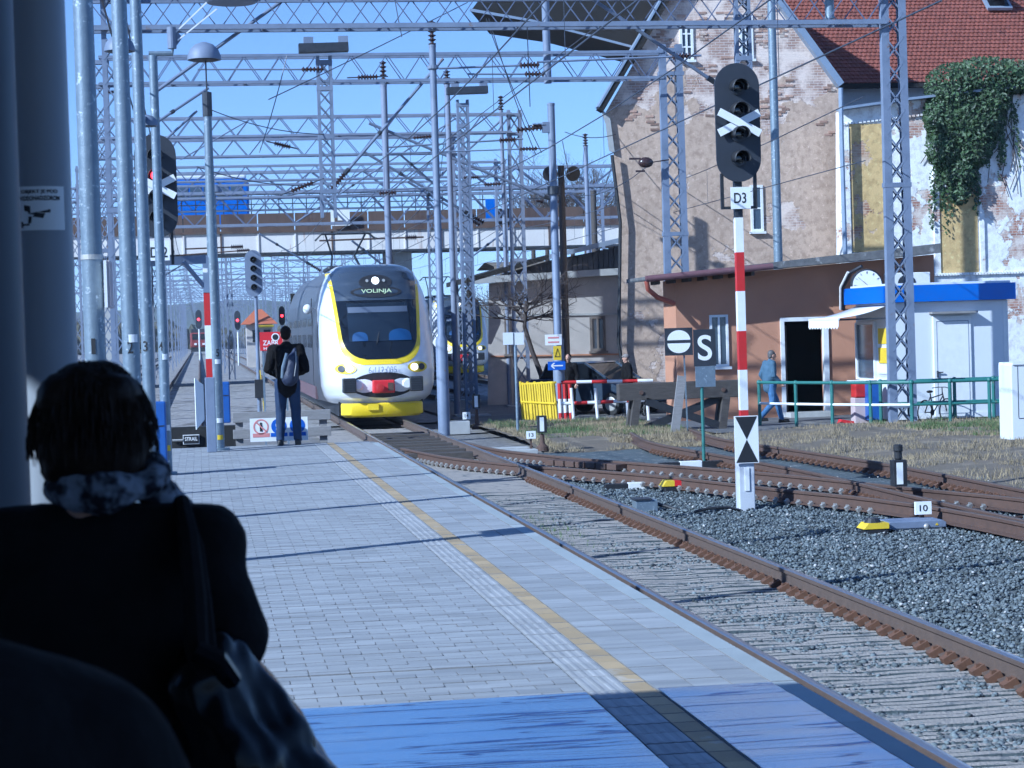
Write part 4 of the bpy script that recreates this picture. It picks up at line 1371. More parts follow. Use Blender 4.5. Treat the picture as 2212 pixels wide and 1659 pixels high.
HY = 57.0
M['gable'] = wall_mat('crumbling_gable', (.55, .41, .31), (.45, .335, .255), (.42, .28, .22), (.58, .5, .45), .52, 7.2, 9.8)
hs = thing('gable_house', 'tall house with a crumbling plaster and brick gable wall behind the signal', 'house', (W(1570, 900, HY).x, HY, -.3))
poly = [W(x, y, HY) for x, y in ((1348, 905), (1336, 480), (1326, 335), (1308, 243), (1548, -176), (1812, 182), (1824, 905))]
poly[0].z = poly[-1].z = -.3
MB().prism(poly, (1.75, 6.5, 0)).build('gable_wall', M['gable'], hs)
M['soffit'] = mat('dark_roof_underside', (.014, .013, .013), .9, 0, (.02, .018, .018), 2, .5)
M['flash'] = mat('blue_grey_flashing', (.3, .36, .46), .5, .3, (.24, .29, .38), 3, .4)
a, b = W(1295, 240, HY - .15), W(1556, -205, HY - .15)
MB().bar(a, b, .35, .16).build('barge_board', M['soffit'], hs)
MB().bar(a + Vector((-.06, 0, .1)), b + Vector((-.06, 0, .1)), .4, .05).build('barge_flashing', M['flash'], hs)
a, b = W(1814, 184, HY - .1), W(1540, -192, HY - .1)
MB().bar(a, b, .35, .2).build('verge_flashing', M['flash'], hs)
P = [W(x, y, HY + .9) for x, y in ((1016, 24), (1044, -12), (1452, -12), (1396, 104), (1372, 102), (1150, 44))]
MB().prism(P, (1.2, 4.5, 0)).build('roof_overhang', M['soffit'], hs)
P = [W(x, y, HY + .85) for x, y in ((1014, 24), (1150, 47), (1372, 105), (1372, 100), (1150, 42), (1016, 18))]
MB().prism(P, (0, .04, 0)).build('overhang_edge', M['flash'], hs)
MB().tube([W(1322, 335, HY - .2), W(1340, 480, HY - .2), W(1338, 640, HY - .2), W(1336, 740, HY - .2), W(1352, 830, HY - .2)], .05, 8).build('cable_duct', M['black'], hs, smooth=True)
P = [W(x, y, HY - .12) for x, y in ((1296, 232), (1318, 255), (1328, 330), (1315, 325), (1308, 268))]
MB().prism(P, (.1, .3, 0)).build('eaves_box', M['concrete'], hs)


def window(par, x0, y0, x1, y1, Y, panes=(1, 2), mt='white', recess=.0, shutter=False, fr=.07):
    a, b = W(x0, (y0 + y1) / 2, Y), W(x1, (y0 + y1) / 2, Y)
    zt, zb = W((x0 + x1) / 2, y0, Y).z, W((x0 + x1) / 2, y1, Y).z
    X0, X1 = a.x, b.x
    w = MB()
    w.bb(X0, X0 + fr, Y - .05, Y + .03, zb, zt).bb(X1 - fr, X1, Y - .05, Y + .03, zb, zt).bb(X0 + fr, X1 - fr, Y - .05, Y + .03, zt - fr, zt).bb(X0 + fr, X1 - fr, Y - .05, Y + .03, zb, zb + fr)
    for i in range(1, panes[0]):
        x = X0 + (X1 - X0) * i / panes[0]; w.bb(x - fr * .4, x + fr * .4, Y - .04, Y + .02, zb + fr, zt - fr)
    for i in range(1, panes[1]):
        z = zb + (zt - zb) * i / panes[1]; w.bb(X0 + fr, X1 - fr, Y - .036, Y + .018, z - fr * .3, z + fr * .3)
    f = w.build('window', M[mt], par)
    nx, nz_ = panes
    for i in range(nx):
        for j in range(nz_):
            xa, xb = X0 + fr + (X1 - X0 - 2 * fr) * i / nx, X0 + fr + (X1 - X0 - 2 * fr) * (i + 1) / nx
            za, zc = zb + fr + (zt - zb - 2 * fr) * j / nz_, zb + fr + (zt - zb - 2 * fr) * (j + 1) / nz_
            MB().bb(xa, xb, Y - .012, Y + .01, za, zc).build('pane', M['glass_blue'], f)
    MB().bb(X0 - .05, X1 + .05, Y - .12, Y + .0, zb - .07, zb - .002).build('sill', M[mt], f)
    return f


window(hs, 1468, 45, 1497, 130, HY, (2, 3))
window(hs, 1597, 34, 1626, 128, HY, (2, 3))
window(hs, 1621, 400, 1648, 500, HY, (1, 2))
# single bricks standing proud where the plaster has fallen
bm1 = bpy.data.meshes.new('brick')
mb = MB(); mb.box((0, 0, 0), (.235, .06, .062)); bm1.from_pydata(mb.v, [], mb.f)
M['brick'] = mat('bare_brick', (.38, .25, .19), .9, 0, (.3, .19, .145), 12, .5, .3, 80, rand=.35, c3=(.5, .42, .36), s3=2.5, a3=.42)
bm1.materials.append(M['brick'])
rb = random.Random(5)
cnt = 0
zz0, zz1 = W(1450, 300, HY).z, W(1450, 0, HY).z
def inside(x, z):
    px, py = proj((x, HY, z))
    if py < 10: return False
    l = 1308 + (243 - py) / 1.71 + 12 if py < 243 else 1332
    r = 1812 - (182 - py) / 1.345 - 16 if py < 182 else 1806
    if not (l < px < r): return False
    for (x0, y0, x1, y1) in ((1460, 35, 1505, 140), (1590, 25, 1634, 138), (1612, 390, 1656, 510), (1540, 140, 1645, 395)):
        if x0 < px < x1 and y0 < py < y1: return False
    return True
row = 0
z = zz1
while z > zz0 and cnt < 290:
    xx = poly[1].x - .5 + (row % 2) * .125
    while xx < poly[-1].x:
        d = noise.noise(Vector((xx * .8, z * .9, 3))) + .4 * noise.noise(Vector((xx * 3, z * 3, 1))) - (zz1 - z) * .08
        if d > .02 and rb.random() < .5 and inside(xx, z) and cnt < 290:
            o = bpy.data.objects.new('brick', bm1); col.objects.link(o); o.parent = hs
            o.location = Vector((xx + rb.uniform(-.01, .01), HY + rb.uniform(.002, .018), z)) - BASE[hs.name]
            o.rotation_euler = (0, rb.uniform(-.03, .03), rb.uniform(-.04, .04))
            cnt += 1
        xx += .25
    z -= .075; row += 1

# ------------------------------------------------------------------ red-roofed building behind
RY = 60.5
e0, e1 = W(1690, 181, RY), W(2330, 178, RY)
ez = W(1900, 178, RY).z
rh = thing('red_roofed_building', 'building with a wide red tiled roof behind the painted brick wall', 'house', ((e0.x + e1.x) / 2, RY + 1, -.3))
M['tile'] = mat('red_clay_tile', (.225, .073, .05), .75, 0, (.175, .055, .04), 5, .5, .2, 50, rand=.14, c3=(.14, .05, .04), s3=1.2, a3=.28)
M['greywall'] = mat('grey_blue_render', (.5, .53, .58), .8, 0, (.4, .43, .48), 1.5, .5)
MB().bb(e0.x, e1.x, RY + .5, RY + 9, -.3, ez - .1).build('wall', M['greywall'], rh)
MB().bb(e0.x, e1.x, RY - .12, RY + .02, ez - .18, ez - .04).build('gutter', M['soffit'], rh)
MB().bb(e0.x, e1.x, RY + .05, RY + .5, ez - .12, ez - .06).build('eaves_soffit', M['wood'], rh)
pit = math.radians(43)
sd_ = Vector((0, math.cos(pit), math.sin(pit))); nd_ = Vector((0, -math.sin(pit), math.cos(pit)))
MB().prism([Vector((e0.x, RY, ez - .1)), Vector((e1.x, RY, ez - .1)), Vector((e1.x, RY, ez - .1)) + sd_ * 7.5, Vector((e0.x, RY, ez - .1)) + sd_ * 7.5], nd_ * -.08).build('roof_deck', M['soffit'], rh)
mb = MB()
nr, tw = 37, .15
ncol = int((e1.x - e0.x) / tw)
for j in range(nr):
    o = Vector((e0.x, RY, ez - .04)) + sd_ * (j * .2)
    for i in range(ncol):
        x = i * tw + (tw / 2 if j % 2 else 0)
        P0, P1 = [], []
        for (u, h) in ((0, 0), (.25, .012), (.5, .016), (.75, .012), (.98, 0)):
            P0.append(o + Vector((x + u * tw, 0, 0)) + nd_ * (h + .05 + rnd.uniform(-.004, .004)))
            P1.append(o + Vector((x + u * tw, 0, 0)) + sd_ * .25 + nd_ * (h + .012))
        B0 = [p - nd_ * .03 for p in P0]
        mb.add(P0 + P1 + B0, [(k, k + 1, k + 6, k + 5) for k in range(4)] + [(k + 10, k + 11, k + 1, k) for k in range(4)])
mb.build('roof_tiles', M['tile'], rh, kind='stuff')
# skylight
sc_ = W(2140, 25, RY + 3.4)
q0 = Vector((sc_.x, RY, ez)) + sd_ * 3.7 + nd_ * .1
sk = MB().prism([q0 + Vector((-.42, 0, 0)), q0 + Vector((.42, 0, 0)), q0 + Vector((.42, 0, 0)) + sd_ * .85, q0 + Vector((-.42, 0, 0)) + sd_ * .85], nd_ * .1).build('skylight', M['flash'], rh)
MB().prism([q0 + nd_ * .105 + Vector((-.33, 0, 0)) + sd_ * .1, q0 + nd_ * .105 + Vector((.33, 0, 0)) + sd_ * .1, q0 + nd_ * .105 + Vector((.33, 0, 0)) + sd_ * .75, q0 + nd_ * .105 + Vector((-.33, 0, 0)) + sd_ * .75], nd_ * .01).build('skylight_pane', M['glass_dark'], sk)
R_ = Matrix.Rotation(-.35, 3, 'X')
MB().bar(q0 + sd_ * .75 + nd_ * .15 + Vector((-.36, 0, 0)), q0 + sd_ * .75 + nd_ * .15 + Vector((.36, 0, 0)), .05).prism([q0 + sd_ * .1 + nd_ * .5 + Vector((-.34, 0, 0)), q0 + sd_ * .1 + nd_ * .5 + Vector((.34, 0, 0)), q0 + sd_ * .72 + nd_ * .16 + Vector((.34, 0, 0)), q0 + sd_ * .72 + nd_ * .16 + Vector((-.34, 0, 0))], nd_ * .03).build('skylight_sash', M['white'], sk)
# chimney whose shadow lies on the tiles is out of the frame to the left above
MB().lathe(Vector((e0.x + 2.6, RY, ez)) + sd_ * 6.0 - Vector((0, 0, .2)), [(.22, 0), (.22, 2.2), (.3, 2.25), (.3, 2.4)], 14).build('chimney_pipe', M['concrete'], rh)

# ------------------------------------------------------------------ painted brick wall with yellow panels and ivy
WY = 56.0
M['wbrick'] = wall_mat('flaking_white_brick', (.86, .86, .85), (.8, .8, .8), (.4, .2, .14), (.55, .5, .46), .66, -20, 45)
M['ybrick'] = wall_mat('flaking_yellow_brick', (.66, .47, .21), (.58, .41, .18), (.42, .22, .13), (.5, .4, .3), .62, -20, 45)
bw = thing('painted_brick_wall', 'flaking white brick wall with yellow painted panels above the booth', 'wall', (W(2000, 900, WY).x, WY, -.3))
P = [W(x, y, WY) for x, y in ((1818, 905), (1816, 240), (1960, 219), (2330, 176), (2330, 905))]
P[0].z = P[-1].z = -.3
MB().prism(P, (0, .45, 0)).build('wall_face', M['wbrick'], bw)
a, b, c = W(1812, 236, WY - .1), W(1960, 215, WY - .1), W(2330, 172, WY - .1)
MB().bar(a, b, .5, .07).bar(b, c, .5, .07).build('coping', M['flash'], bw)
mb = MB()
for i in range(54):
    q = i / 53
    p = W(1822 + 470 * q, 268 - 55 * q, WY - .03)
    mb.box(p, (.075, .09, .06))
mb.build('dentil_course', M['wbrick'], bw)
mb = MB()
for i in range(64):
    p = W(1900 + 400 * i / 63, 597 - 12 * i / 63, WY - .03)
    mb.box(p, (.06, .1, .07))
mb.build('dentil_course', M['wbrick'], bw)
for (x0, y0, x1, y1) in ((1838, 268, 1910, 545), (2030, 420, 2112, 590)):
    A, B = W(x0, (y0 + y1) / 2, WY), W(x1, (y0 + y1) / 2, WY)
    MB().bb(A.x, B.x, WY - .025, WY - .002, W(x0, y1, WY).z, W(x0, y0, WY).z).build('yellow_panel', M['ybrick'], bw)
for (x0, x1) in ((1816, 1836), (1912, 1922), (2016, 2028), (2114, 2124)):
    A, B = W(x0, 450, WY), W(x1, 450, WY)
    MB().bb(A.x, B.x, WY - .06, WY - .002, W(x0, 595, WY).z, W(x0, 275, WY).z).build('pilaster', M['wbrick'], bw)
MB().tube([W(1816, 190, WY - .3), W(1818, 300, WY - .3), W(1826, 560, WY - .3)], .07, 8).build('drainpipe', M['flash'], bw, smooth=True)

# ------------------------------------------------------------------ brown hut
BHY = 50.0
M['brown'] = mat('brown_render', (.47, .24, .145), .9, 0, (.41, .205, .125), 1.4, .5, .35, 50, c3=(.4, .28, .22), s3=.9, a3=.18)
x0, x1 = W(1462, 750, BHY).x, W(2022, 750, BHY).x
dx0, dx1 = W(1692, 790, BHY).x, W(1783, 790, BHY).x
dzt = W(1740, 690, BHY).z
ht = thing('brown_hut', 'low brown rendered railway hut with an open door and overhanging flat roof', 'hut', ((x0 + x1) / 2, BHY, -.3))
def roof_z(x): return W(1400, 606, BHY - .8).z + (x - W(1400, 600, BHY - .8).x) * .066
for (a, b, z0) in ((x0, dx0, -.3), (dx0, dx1, dzt), (dx1, x1, -.3)):
    MB().prism([(a, BHY, z0), (b, BHY, z0), (b, BHY, roof_z(b) - .02), (a, BHY, roof_z(a) - .02)], (0, .3, 0)).build('wall', M['brown'], ht)
MB().prism([(x0 + .01, BHY + .3, -.3), (x0 + .25, BHY + .3, -.3), (x0 + .25, BHY + .3, roof_z(x0) - .04), (x0 + .01, BHY + .3, roof_z(x0) - .04)], (0, 1.1, 0)).build('wall', M['brown'], ht)
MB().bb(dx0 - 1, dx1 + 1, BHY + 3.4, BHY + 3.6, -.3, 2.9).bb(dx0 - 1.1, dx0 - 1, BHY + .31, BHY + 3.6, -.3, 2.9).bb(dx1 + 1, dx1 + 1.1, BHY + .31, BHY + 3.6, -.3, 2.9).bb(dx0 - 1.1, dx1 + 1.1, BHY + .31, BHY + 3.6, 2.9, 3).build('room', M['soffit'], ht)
M['roofslab'] = mat('weathered_roof_edge', (.17, .17, .17), .9, 0, (.08, .08, .085), 5, .6, .3, 40, c3=(.3, .3, .3), s3=3, a3=.35)
ra, rb_ = W(1393, 600, BHY - .8).x, W(2032, 545, BHY - .8).x
MB().prism([(ra, BHY - .8, roof_z(ra)), (rb_, BHY - .8, roof_z(rb_)), (rb_, BHY - .8, roof_z(rb_) + .24), (ra, BHY - .8, roof_z(ra) + .1)], (0, 2.2, 0)).build('roof_slab', M['roofslab'], ht)
gx = W(1648, 600, BHY).x
gut = mat('maroon_gutter', (.16, .08, .09), .5, 0, (.12, .06, .07), 4, .4)
MB().tube([(ra, BHY - .9, roof_z(ra) + .04), (gx, BHY - .9, roof_z(gx) + .06)], .085, 10).build('gutter', gut, ht, smooth=True)
P = [W(1397, 608, BHY - .9), W(1400, 625, BHY - .85), W(1420, 642, BHY - .6), W(1455, 655, BHY - .12)]
MB().tube(P, .062, 10).build('downpipe', mat('red_downpipe', (.36, .1, .07), .5, 0, (.28, .08, .06), 4, .4), ht, smooth=True)
for i in range(7):
    x = W(1420 + i * 34, 620, BHY - .6).x
    MB().bb(x - .04, x + .04, BHY - .75, BHY - .002, roof_z(x) - .12, roof_z(x) - .003).build('rafter', M['wood'], ht)
fz = .05
f = MB().bb(dx0 - .06, dx0 + .04, BHY - .05, BHY + .1, -.19, dzt + .06).bb(dx1 - .04, dx1 + .09, BHY - .05, BHY + .1, -.19, dzt + .06).bb(dx0 + .04, dx1 - .04, BHY - .05, BHY + .1, dzt - .04, dzt + .06).build('door_frame', M['white'], ht)
ld_ = MB().bar((dx0 + .06, BHY + .06, 1.0), (dx0 + .3, BHY + .75, 1.0), .05, 2.25).build('door', mat('grey_brown_door', (.13, .12, .12), .6, 0, (.1, .09, .09), 3, .4), ht)
MB().bb(dx0, dx1, BHY - .55, BHY - .002, -.2, -.06).build('doorstep', M['concrete'], ht)
window(ht, 1533, 680, 1573, 792, BHY, (2, 1), fr=.06)
# wall lantern bracket, clock, air conditioner
c = W(1870, 616, BHY - 1.2)
ck = thing('station_clock', 'round white station clock on a bracket arm above the awning', 'clock', c)
dirn = Vector((-.12, -1, 0)).normalized()
MB().lathe(c, [(.38, .0), (.4, .03), (.4, .16), (.38, .19)], 32, dirn).build('case', M['dark_metal'], ck, smooth=True)
cf = MB().lathe(c + dirn * .192, [(.36, 0), (.36, .004)], 32, dirn).build('dial', M['white_sign'], ck)
sx_ = Vector((1, -.12, 0)).normalized()
mb = MB()
for i in range(12):
    a = i * math.pi / 6
    e = sx_ * math.sin(a) + Vector((0, 0, math.cos(a)))
    mb.bar(c + dirn * .2 + e * .28, c + dirn * .2 + e * .335, .025, .006)
mb.build('hour_mark', M['ink'], cf)
e = sx_ * -.75 + Vector((0, 0, .66)); e2 = sx_ * .55 + Vector((0, 0, -.4))
MB().bar(c + dirn * .204 - e * .05, c + dirn * .204 + e * .3, .022, .006).build('minute_hand', M['ink'], cf)
MB().bar(c + dirn * .206, c + dirn * .206 + e * .2 + e2 * .1, .03, .006).build('hour_hand', M['ink'], cf)
P = [W(1822, 668, BHY - .05), W(1822, 620, BHY - .5), W(1838, 588, BHY - .9), W(1862, 575, BHY - 1.15)]
MB().tube(P, .045, 8).build('bracket_arm', M['dark_metal'], ck, smooth=True)
MB().tube([p + Vector((-.08, -.02, 0)) for p in P[:3]], .035, 8).build('lamp_tube', M['white'], ck, smooth=True)
a, b = W(1918, 640, BHY - .3), W(2002, 588, BHY - .3)
ac = thing('air_conditioner', 'white air-conditioning unit on the hut wall beside the clock', 'air conditioner', ((a.x + b.x) / 2, BHY - .3, a.z))
MB().bb(a.x, b.x, BHY - .55, BHY - .01, a.z, b.z).build('housing', M['white'], ac, bevel=.02)
MB().lathe(((a.x * .6 + b.x * .4), BHY - .551, (a.z + b.z) / 2), [(.24, 0), (.24, .012)], 24, (0, -1, 0)).build('fan_grille', M['dark_metal'], ac)
MB().bb(a.x, b.x, BHY - .5, BHY - .02, a.z - .06, a.z - .002).build('bracket', M['steel'], ac)

# ------------------------------------------------------------------ white booth
KY = 44.9
M['booth'] = mat('white_booth_panel', (.7, .72, .75), .4, 0, (.64, .66, .7), 1, .3)
kx0, kx1 = W(1926, 780, KY).x, W(2178, 780, KY).x
kz0, kz1 = W(2050, 903, KY).z, W(2050, 650, KY).z
kb = thing('ticket_booth', 'white container booth with a blue fascia and white door', 'booth', ((kx0 + kx1) / 2, KY + 1.2, -.19))
MB().bb(kx0, kx1, KY, KY + 2.5, kz0, kz1).build('walls', M['booth'], kb, bevel=.015)
MB().bb(kx0 + .05, kx1 - .05, KY + .05, KY + 2.4, -.19, kz0 - .002).build('plinth', M['black'], kb)
for x in (kx0 - .012, kx1 - .1):
    MB().bb(x, x + .112, KY - .012, KY + .1, kz0 + .01, kz1 - .01).build('corner_post', M['white'], kb)
MB().bb(kx0, kx1, KY - .02, KY - .002, kz0, kz0 + .12).build('base_rail', M['white'], kb)
fz1 = W(2050, 614, KY).z
fs = MB().bb(kx0 - .22, kx1 + .14, KY - .2, KY + 2.7, kz1, fz1).build('fascia', M['blue_fascia'], kb)
MB().bb(kx0 - .1, kx1 + .05, KY - .1, KY + 2.55, fz1, fz1 + .05).build('roof', M['booth'], kb)
a, b = W(2016, 790, KY), W(2098, 790, KY)
dz1 = W(2050, 682, KY).z
dr = MB().bb(a.x, b.x, KY - .05, KY - .003, kz0 + .03, dz1).build('door', M['white'], kb, bevel=.01)
mb = MB()
for (u0, u1, v0, v1) in ((a.x + .08, b.x - .06, kz0 + .1, kz0 + .115), (a.x + .08, b.x - .06, dz1 - .13, dz1 - .115), (a.x + .08, a.x + .092, kz0 + .115, dz1 - .13), (b.x - .072, b.x - .06, kz0 + .115, dz1 - .13)):
    mb.bb(u0, u1, KY - .054, KY - .049, v0, v1)
mb.build('door_seam', M['steel'], dr)
MB().bb(a.x + .06, a.x + .09, KY - .09, KY - .05, kz0 + .95, kz0 + 1.1).bb(a.x + .07, a.x + .2, KY - .11, KY - .085, kz0 + 1.05, kz0 + 1.075).build('handle', M['dark_metal'], dr)
MB().bb(a.x - .08, b.x + .1, KY - .25, KY - .003, dz1 + .05, dz1 + .1).build('door_canopy', M['wood_grey'], kb)
# left face: window, counter, posters
MB().bb(kx0 - .04, kx0 - .002, KY + 1.1, KY + 2.3, kz0 + .95, kz0 + 2.2).build('window', M['glass_blue'], kb)
MB().bb(kx0 - .07, kx0 - .002, KY + 1.0, KY + 1.08, kz0 + .9, kz0 + 2.25).bb(kx0 - .07, kx0 - .002, KY + 2.32, KY + 2.4, kz0 + .9, kz0 + 2.25).bb(kx0 - .07, kx0 - .002, KY + 1.08, KY + 2.32, kz0 + 2.21, kz0 + 2.27).build('window_frame', M['white'], kb)
MB().bb(kx0 - .3, kx0 - .002, KY + .95, KY + 2.4, kz0 + .8, kz0 + .88).build('counter', M['white'], kb)
for (z, c_) in ((1.75, 'yellow'), (1.3, 'yellow'), (1.05, 'white_sign')):
    MB().bb(kx0 - .02, kx0 - .002, KY + .25, KY + .85, kz0 + z, kz0 + z + .36 - (.2 if c_ != 'yellow' else 0)).build('poster', M[c_], kb)
MB().bb(kx0 - .014, kx0 - .002, KY + .1, KY + .24, kz0 + 1.25, kz0 + 2.1).build('poster', M['soffit'], kb)
# awning reaching left from the booth
aw = thing('white_awning', 'white fabric awning with scalloped valance reaching left from the booth', 'awning', (kx0 - .6, KY + 1.2, kz1 - .3))
o0, o1 = W(1817, 685, KY + .1), W(1743, 692, KY + 2.4)
xo = (o0.x + o1.x) / 2
zo = (o0.z + o1.z) / 2
mb = MB()
Y0, Y1 = KY + .1, KY + 2.4
grid(mb, [[(kx0 - .03 + (xo - kx0 + .03) * k / 8, y, kz1 - .06 + (zo - kz1 + .06) * k / 8 - .05 * math.sin(math.pi * k / 8)) for k in range(9)] for y in (Y0, (Y0 + Y1) / 2, Y1)])
M['canvas'] = mat('white_canvas', (.8, .8, .79), .8, 0, (.73, .73, .72), 4, .4)
fb = mb.build('fabric', M['canvas'], aw, smooth=True)
fb.modifiers.new('s', 'SOLIDIFY').thickness = .01
mb = MB()
n = 22
for (xa, ya, xb, yb) in ((xo, Y0, xo, Y1), (xo, Y0 - .003, xo + .02, Y0 - .003)):
    pass
rows = [[(xo - .01, Y0 + (Y1 - Y0) * k / n, zo) for k in range(n + 1)], [(xo - .02, Y0 + (Y1 - Y0) * k / n, zo - .2 - (.05 if k % 2 else 0)) for k in range(n + 1)]]
grid(mb, rows)
mb.build('valance', M['canvas'], aw).modifiers.new('s', 'SOLIDIFY').thickness = .008
MB().bar((xo, Y0, zo - .02), (xo, Y1, zo - .02), .04).build('front_bar', M['white'], aw)
for y in (Y0 + .1, Y1 - .1):
    MB().bar((kx0 - .02, y, kz1 - .35), (xo + .02, y, zo - .04), .035).build('folding_arm', M['dark_metal'], aw)

# ------------------------------------------------------------------ grey shed left of the house
SY = 66.0
M['shedwall'] = mat('patchy_grey_render', (.5, .46, .43), .9, 0, (.38, .35, .33), 1.2, .6, .2, 30, c3=(.52, .47, .42), s3=1.1, a3=.35)
M['slat'] = mat('dark_slate_boards', (.08, .085, .1), .7, 0, (.06, .062, .075), 3, .4)
sh = thing('grey_shed', 'grey rendered shed with a slanting roof beside the gable house', 'shed', (W(1190, 880, SY).x, SY, -.3))
P = [W(x, y, SY) for x, y in ((1054, 905), (1056, 612), (1340, 588), (1345, 905))]
P[0].z = P[-1].z = -.3
MB().prism(P, (1.2, 5, 0)).build('wall', M['shedwall'], sh)
a, b = W(1024, 606, SY - .3), W(1345, 586, SY - .3)
MB().bar(a, b, .4, .22).build('cornice', M['concrete'], sh)
P = [W(x, y, SY + .05) for x, y in ((1060, 600), (1336, 583), (1336, 534), (1190, 562))]
MB().prism(P, (0, .3, 0)).build('gable_backing', M['slat'], sh)
for i in range(20):
    q = i / 19
    x = 1118 + 214 * q
    top = 600 - 16 * q - max(0, (x - 1075)) * .205
    A, B = W(x, 598 - 14 * q, SY), W(x, max(532, top), SY)
    if B.z - A.z > .08:
        MB().bb(A.x - .075, A.x + .075, SY - .01, SY + .045, A.z, B.z).build('gable_board', M['slat'], sh)
a, b, c = W(1008, 612, SY - .5), W(1186, 560, SY - .5), W(1340, 524, SY - .5)
for (p, q) in ((a, b), (b, c)):
    n_ = (q - p).normalized().cross(Vector((0, -1, 0)))
    MB().prism([p, q, q + Vector((0, 0, .16)), p + Vector((0, 0, .16))], (0, 5.5, 0)).build('roof', M['flash'] if p == b else M['soffit'], sh)
MB().tube([W(1010, 620, SY - .5), W(1022, 660, SY - .4), W(1026, 720, SY - .2)], .09, 8).build('downpipe', M['soffit'], sh, smooth=True)
M['oldwood'] = mat('old_window_frame', (.2, .17, .15), .8, 0, (.13, .11, .1), 5, .5)
for (x0, y0, x1, y1) in ((1274, 683, 1308, 758), (1195, 690, 1216, 760), (1090, 690, 1102, 765)):
    window(sh, x0, y0, x1, y1, SY, (2, 1), 'oldwood', fr=.08)
a, b = W(1060, 682, SY - .02), W(1338, 678, SY - .02)
MB().bar(a, b, .06, .07).build('ledge', M['concrete'], sh)
a, b = W(1060, 770, SY - .03), W(1338, 765, SY - .03)
MB().bar(a, b, .06, .05).build('ledge', M['brown'], sh)

# far signal cabin with an orange roof
c = W(562, 760, 175)
sc = thing('signal_cabin', 'small far signal cabin with an orange hipped roof left of the train', 'cabin', (c.x, 175, -.3))
za, zb_, zr = W(562, 745, 175).z, W(562, 700, 175).z, W(562, 668, 175).z
MB().bb(c.x - 1.1, c.x + 1.1, 175, 177.5, -.3, zb_).build('wall', M['shedwall'], sc)
e_ = 1.55
MB().add([(c.x - e_, 174.4, zb_), (c.x + e_, 174.4, zb_), (c.x + e_, 178, zb_), (c.x - e_, 178, zb_), (c.x - .3, 176, zr), (c.x + .3, 176, zr)], [(0, 1, 5, 4), (1, 2, 5), (2, 3, 4, 5), (3, 0, 4), (3, 2, 1, 0)]).build('roof', mat('orange_tile', (.45, .14, .06), .8, 0, (.36, .1, .05), 1, .4), sc)
MB().bb(c.x - .2, c.x + 1.2, 174.3, 174.6, zb_ - .3, zb_ - .1).build('eaves_board', M['yellow'], sc)
for x in (-.6, .35): MB().bb(c.x + x, c.x + x + .6, 174.95, 175.0, zb_ - 1.5, zb_ - .5).build('window', M['glass_dark'], sc)

# electric cabinet at the right edge
c = G(2188, 968, -.2)
cb = thing('relay_cabinet', 'pale grey relay cabinet at the right edge of the picture', 'cabinet', (c.x + .5, c.y + .3, -.2))
zt = W(2190, 788, c.y).z
MB().bb(c.x, c.x + 1.1, c.y, c.y + .6, -.25, zt).build('housing', M['booth'], cb, bevel=.015)
MB().bb(c.x + .02, c.x + 1.12, c.y - .03, c.y + .62, zt, zt + .04).build('lid', M['white'], cb)
MB().bb(c.x + .12, c.x + .128, c.y - .006, c.y - .001, .35, zt - .03).bb(c.x + .128, c.x + 1.1, c.y - .006, c.y - .001, .33, .342).build('door_seam', M['dark_metal'], cb)

# ================================================================== SIGNALS
def capsule2d(hw, hh, n=14):
    P = []
    for k in range(n + 1):
        a = math.pi * k / n
        P.append((hw * math.cos(a), hh - hw + hw * math.sin(a)))
    for k in range(n + 1):
        a = math.pi + math.pi * k / n
        P.append((hw * math.cos(a), -(hh - hw) + hw * math.sin(a)))
    return P


def shield(t, X, Y, zc, hw, hh, lit=None, cross=True, mt='sig_black', lens=4):
    b = MB().prism([(X + a, Y, zc + c) for a, c in capsule2d(hw, hh)], (0, .03, 0)).build('shield', M[mt], t)
    off = [.70, .24, -.24, -.72] if lens == 4 else [.55, 0, -.55]
    for i, o in enumerate(off):
        z = zc + o * (hh - .12)
        h = MB()
        n = 12
        rows = []
        for yy in (0, -.11, -.22):
            rows.append([(X + .105 * math.cos(math.radians(-20 + 220 * k / n)), Y + yy - .01, z + .105 * math.sin(math.radians(-20 + 220 * k / n)) - yy * -.06) for k in range(n + 1)])
        grid(h, rows)
        hd = h.build('lamp_hood', M['black'], b, smooth=True)
        hd.modifiers.new('s', 'SOLIDIFY').thickness = .008
        MB().lathe((X, Y - .001, z), [(.1, 0), (.1, .03), (.085, .035)], 18, (0, -1, 0)).build('lamp_ring', M['dark_metal'], b)
        MB().lathe((X, Y - .03, z), [(.07, 0), (.066, .02), (.03, .03)], 16, (0, -1, 0)).build('lens', M['lamp_red'] if lit == i else M['glass_dark'], b, smooth=True)
    MB().bb(X - .12, X + .12, Y + .032, Y + .3, zc - hh * .8, zc + hh * .8).build('lamp_case', M[mt], t)
    if cross:
        for s in (-1, 1):
            o = -.06 if s < 0 else -.085
            MB().bar((X - .27, Y + o, zc - .002 + s * .135), (X + .27, Y + o, zc - .018 - s * .135), .02, .1).build('cross_bar', M['white_sign'], t)
        MB().bb(X - .02, X + .02, Y - .06, Y, zc - .03, zc + .01).build('cross_bolt', M['dark_metal'], t)
    return b


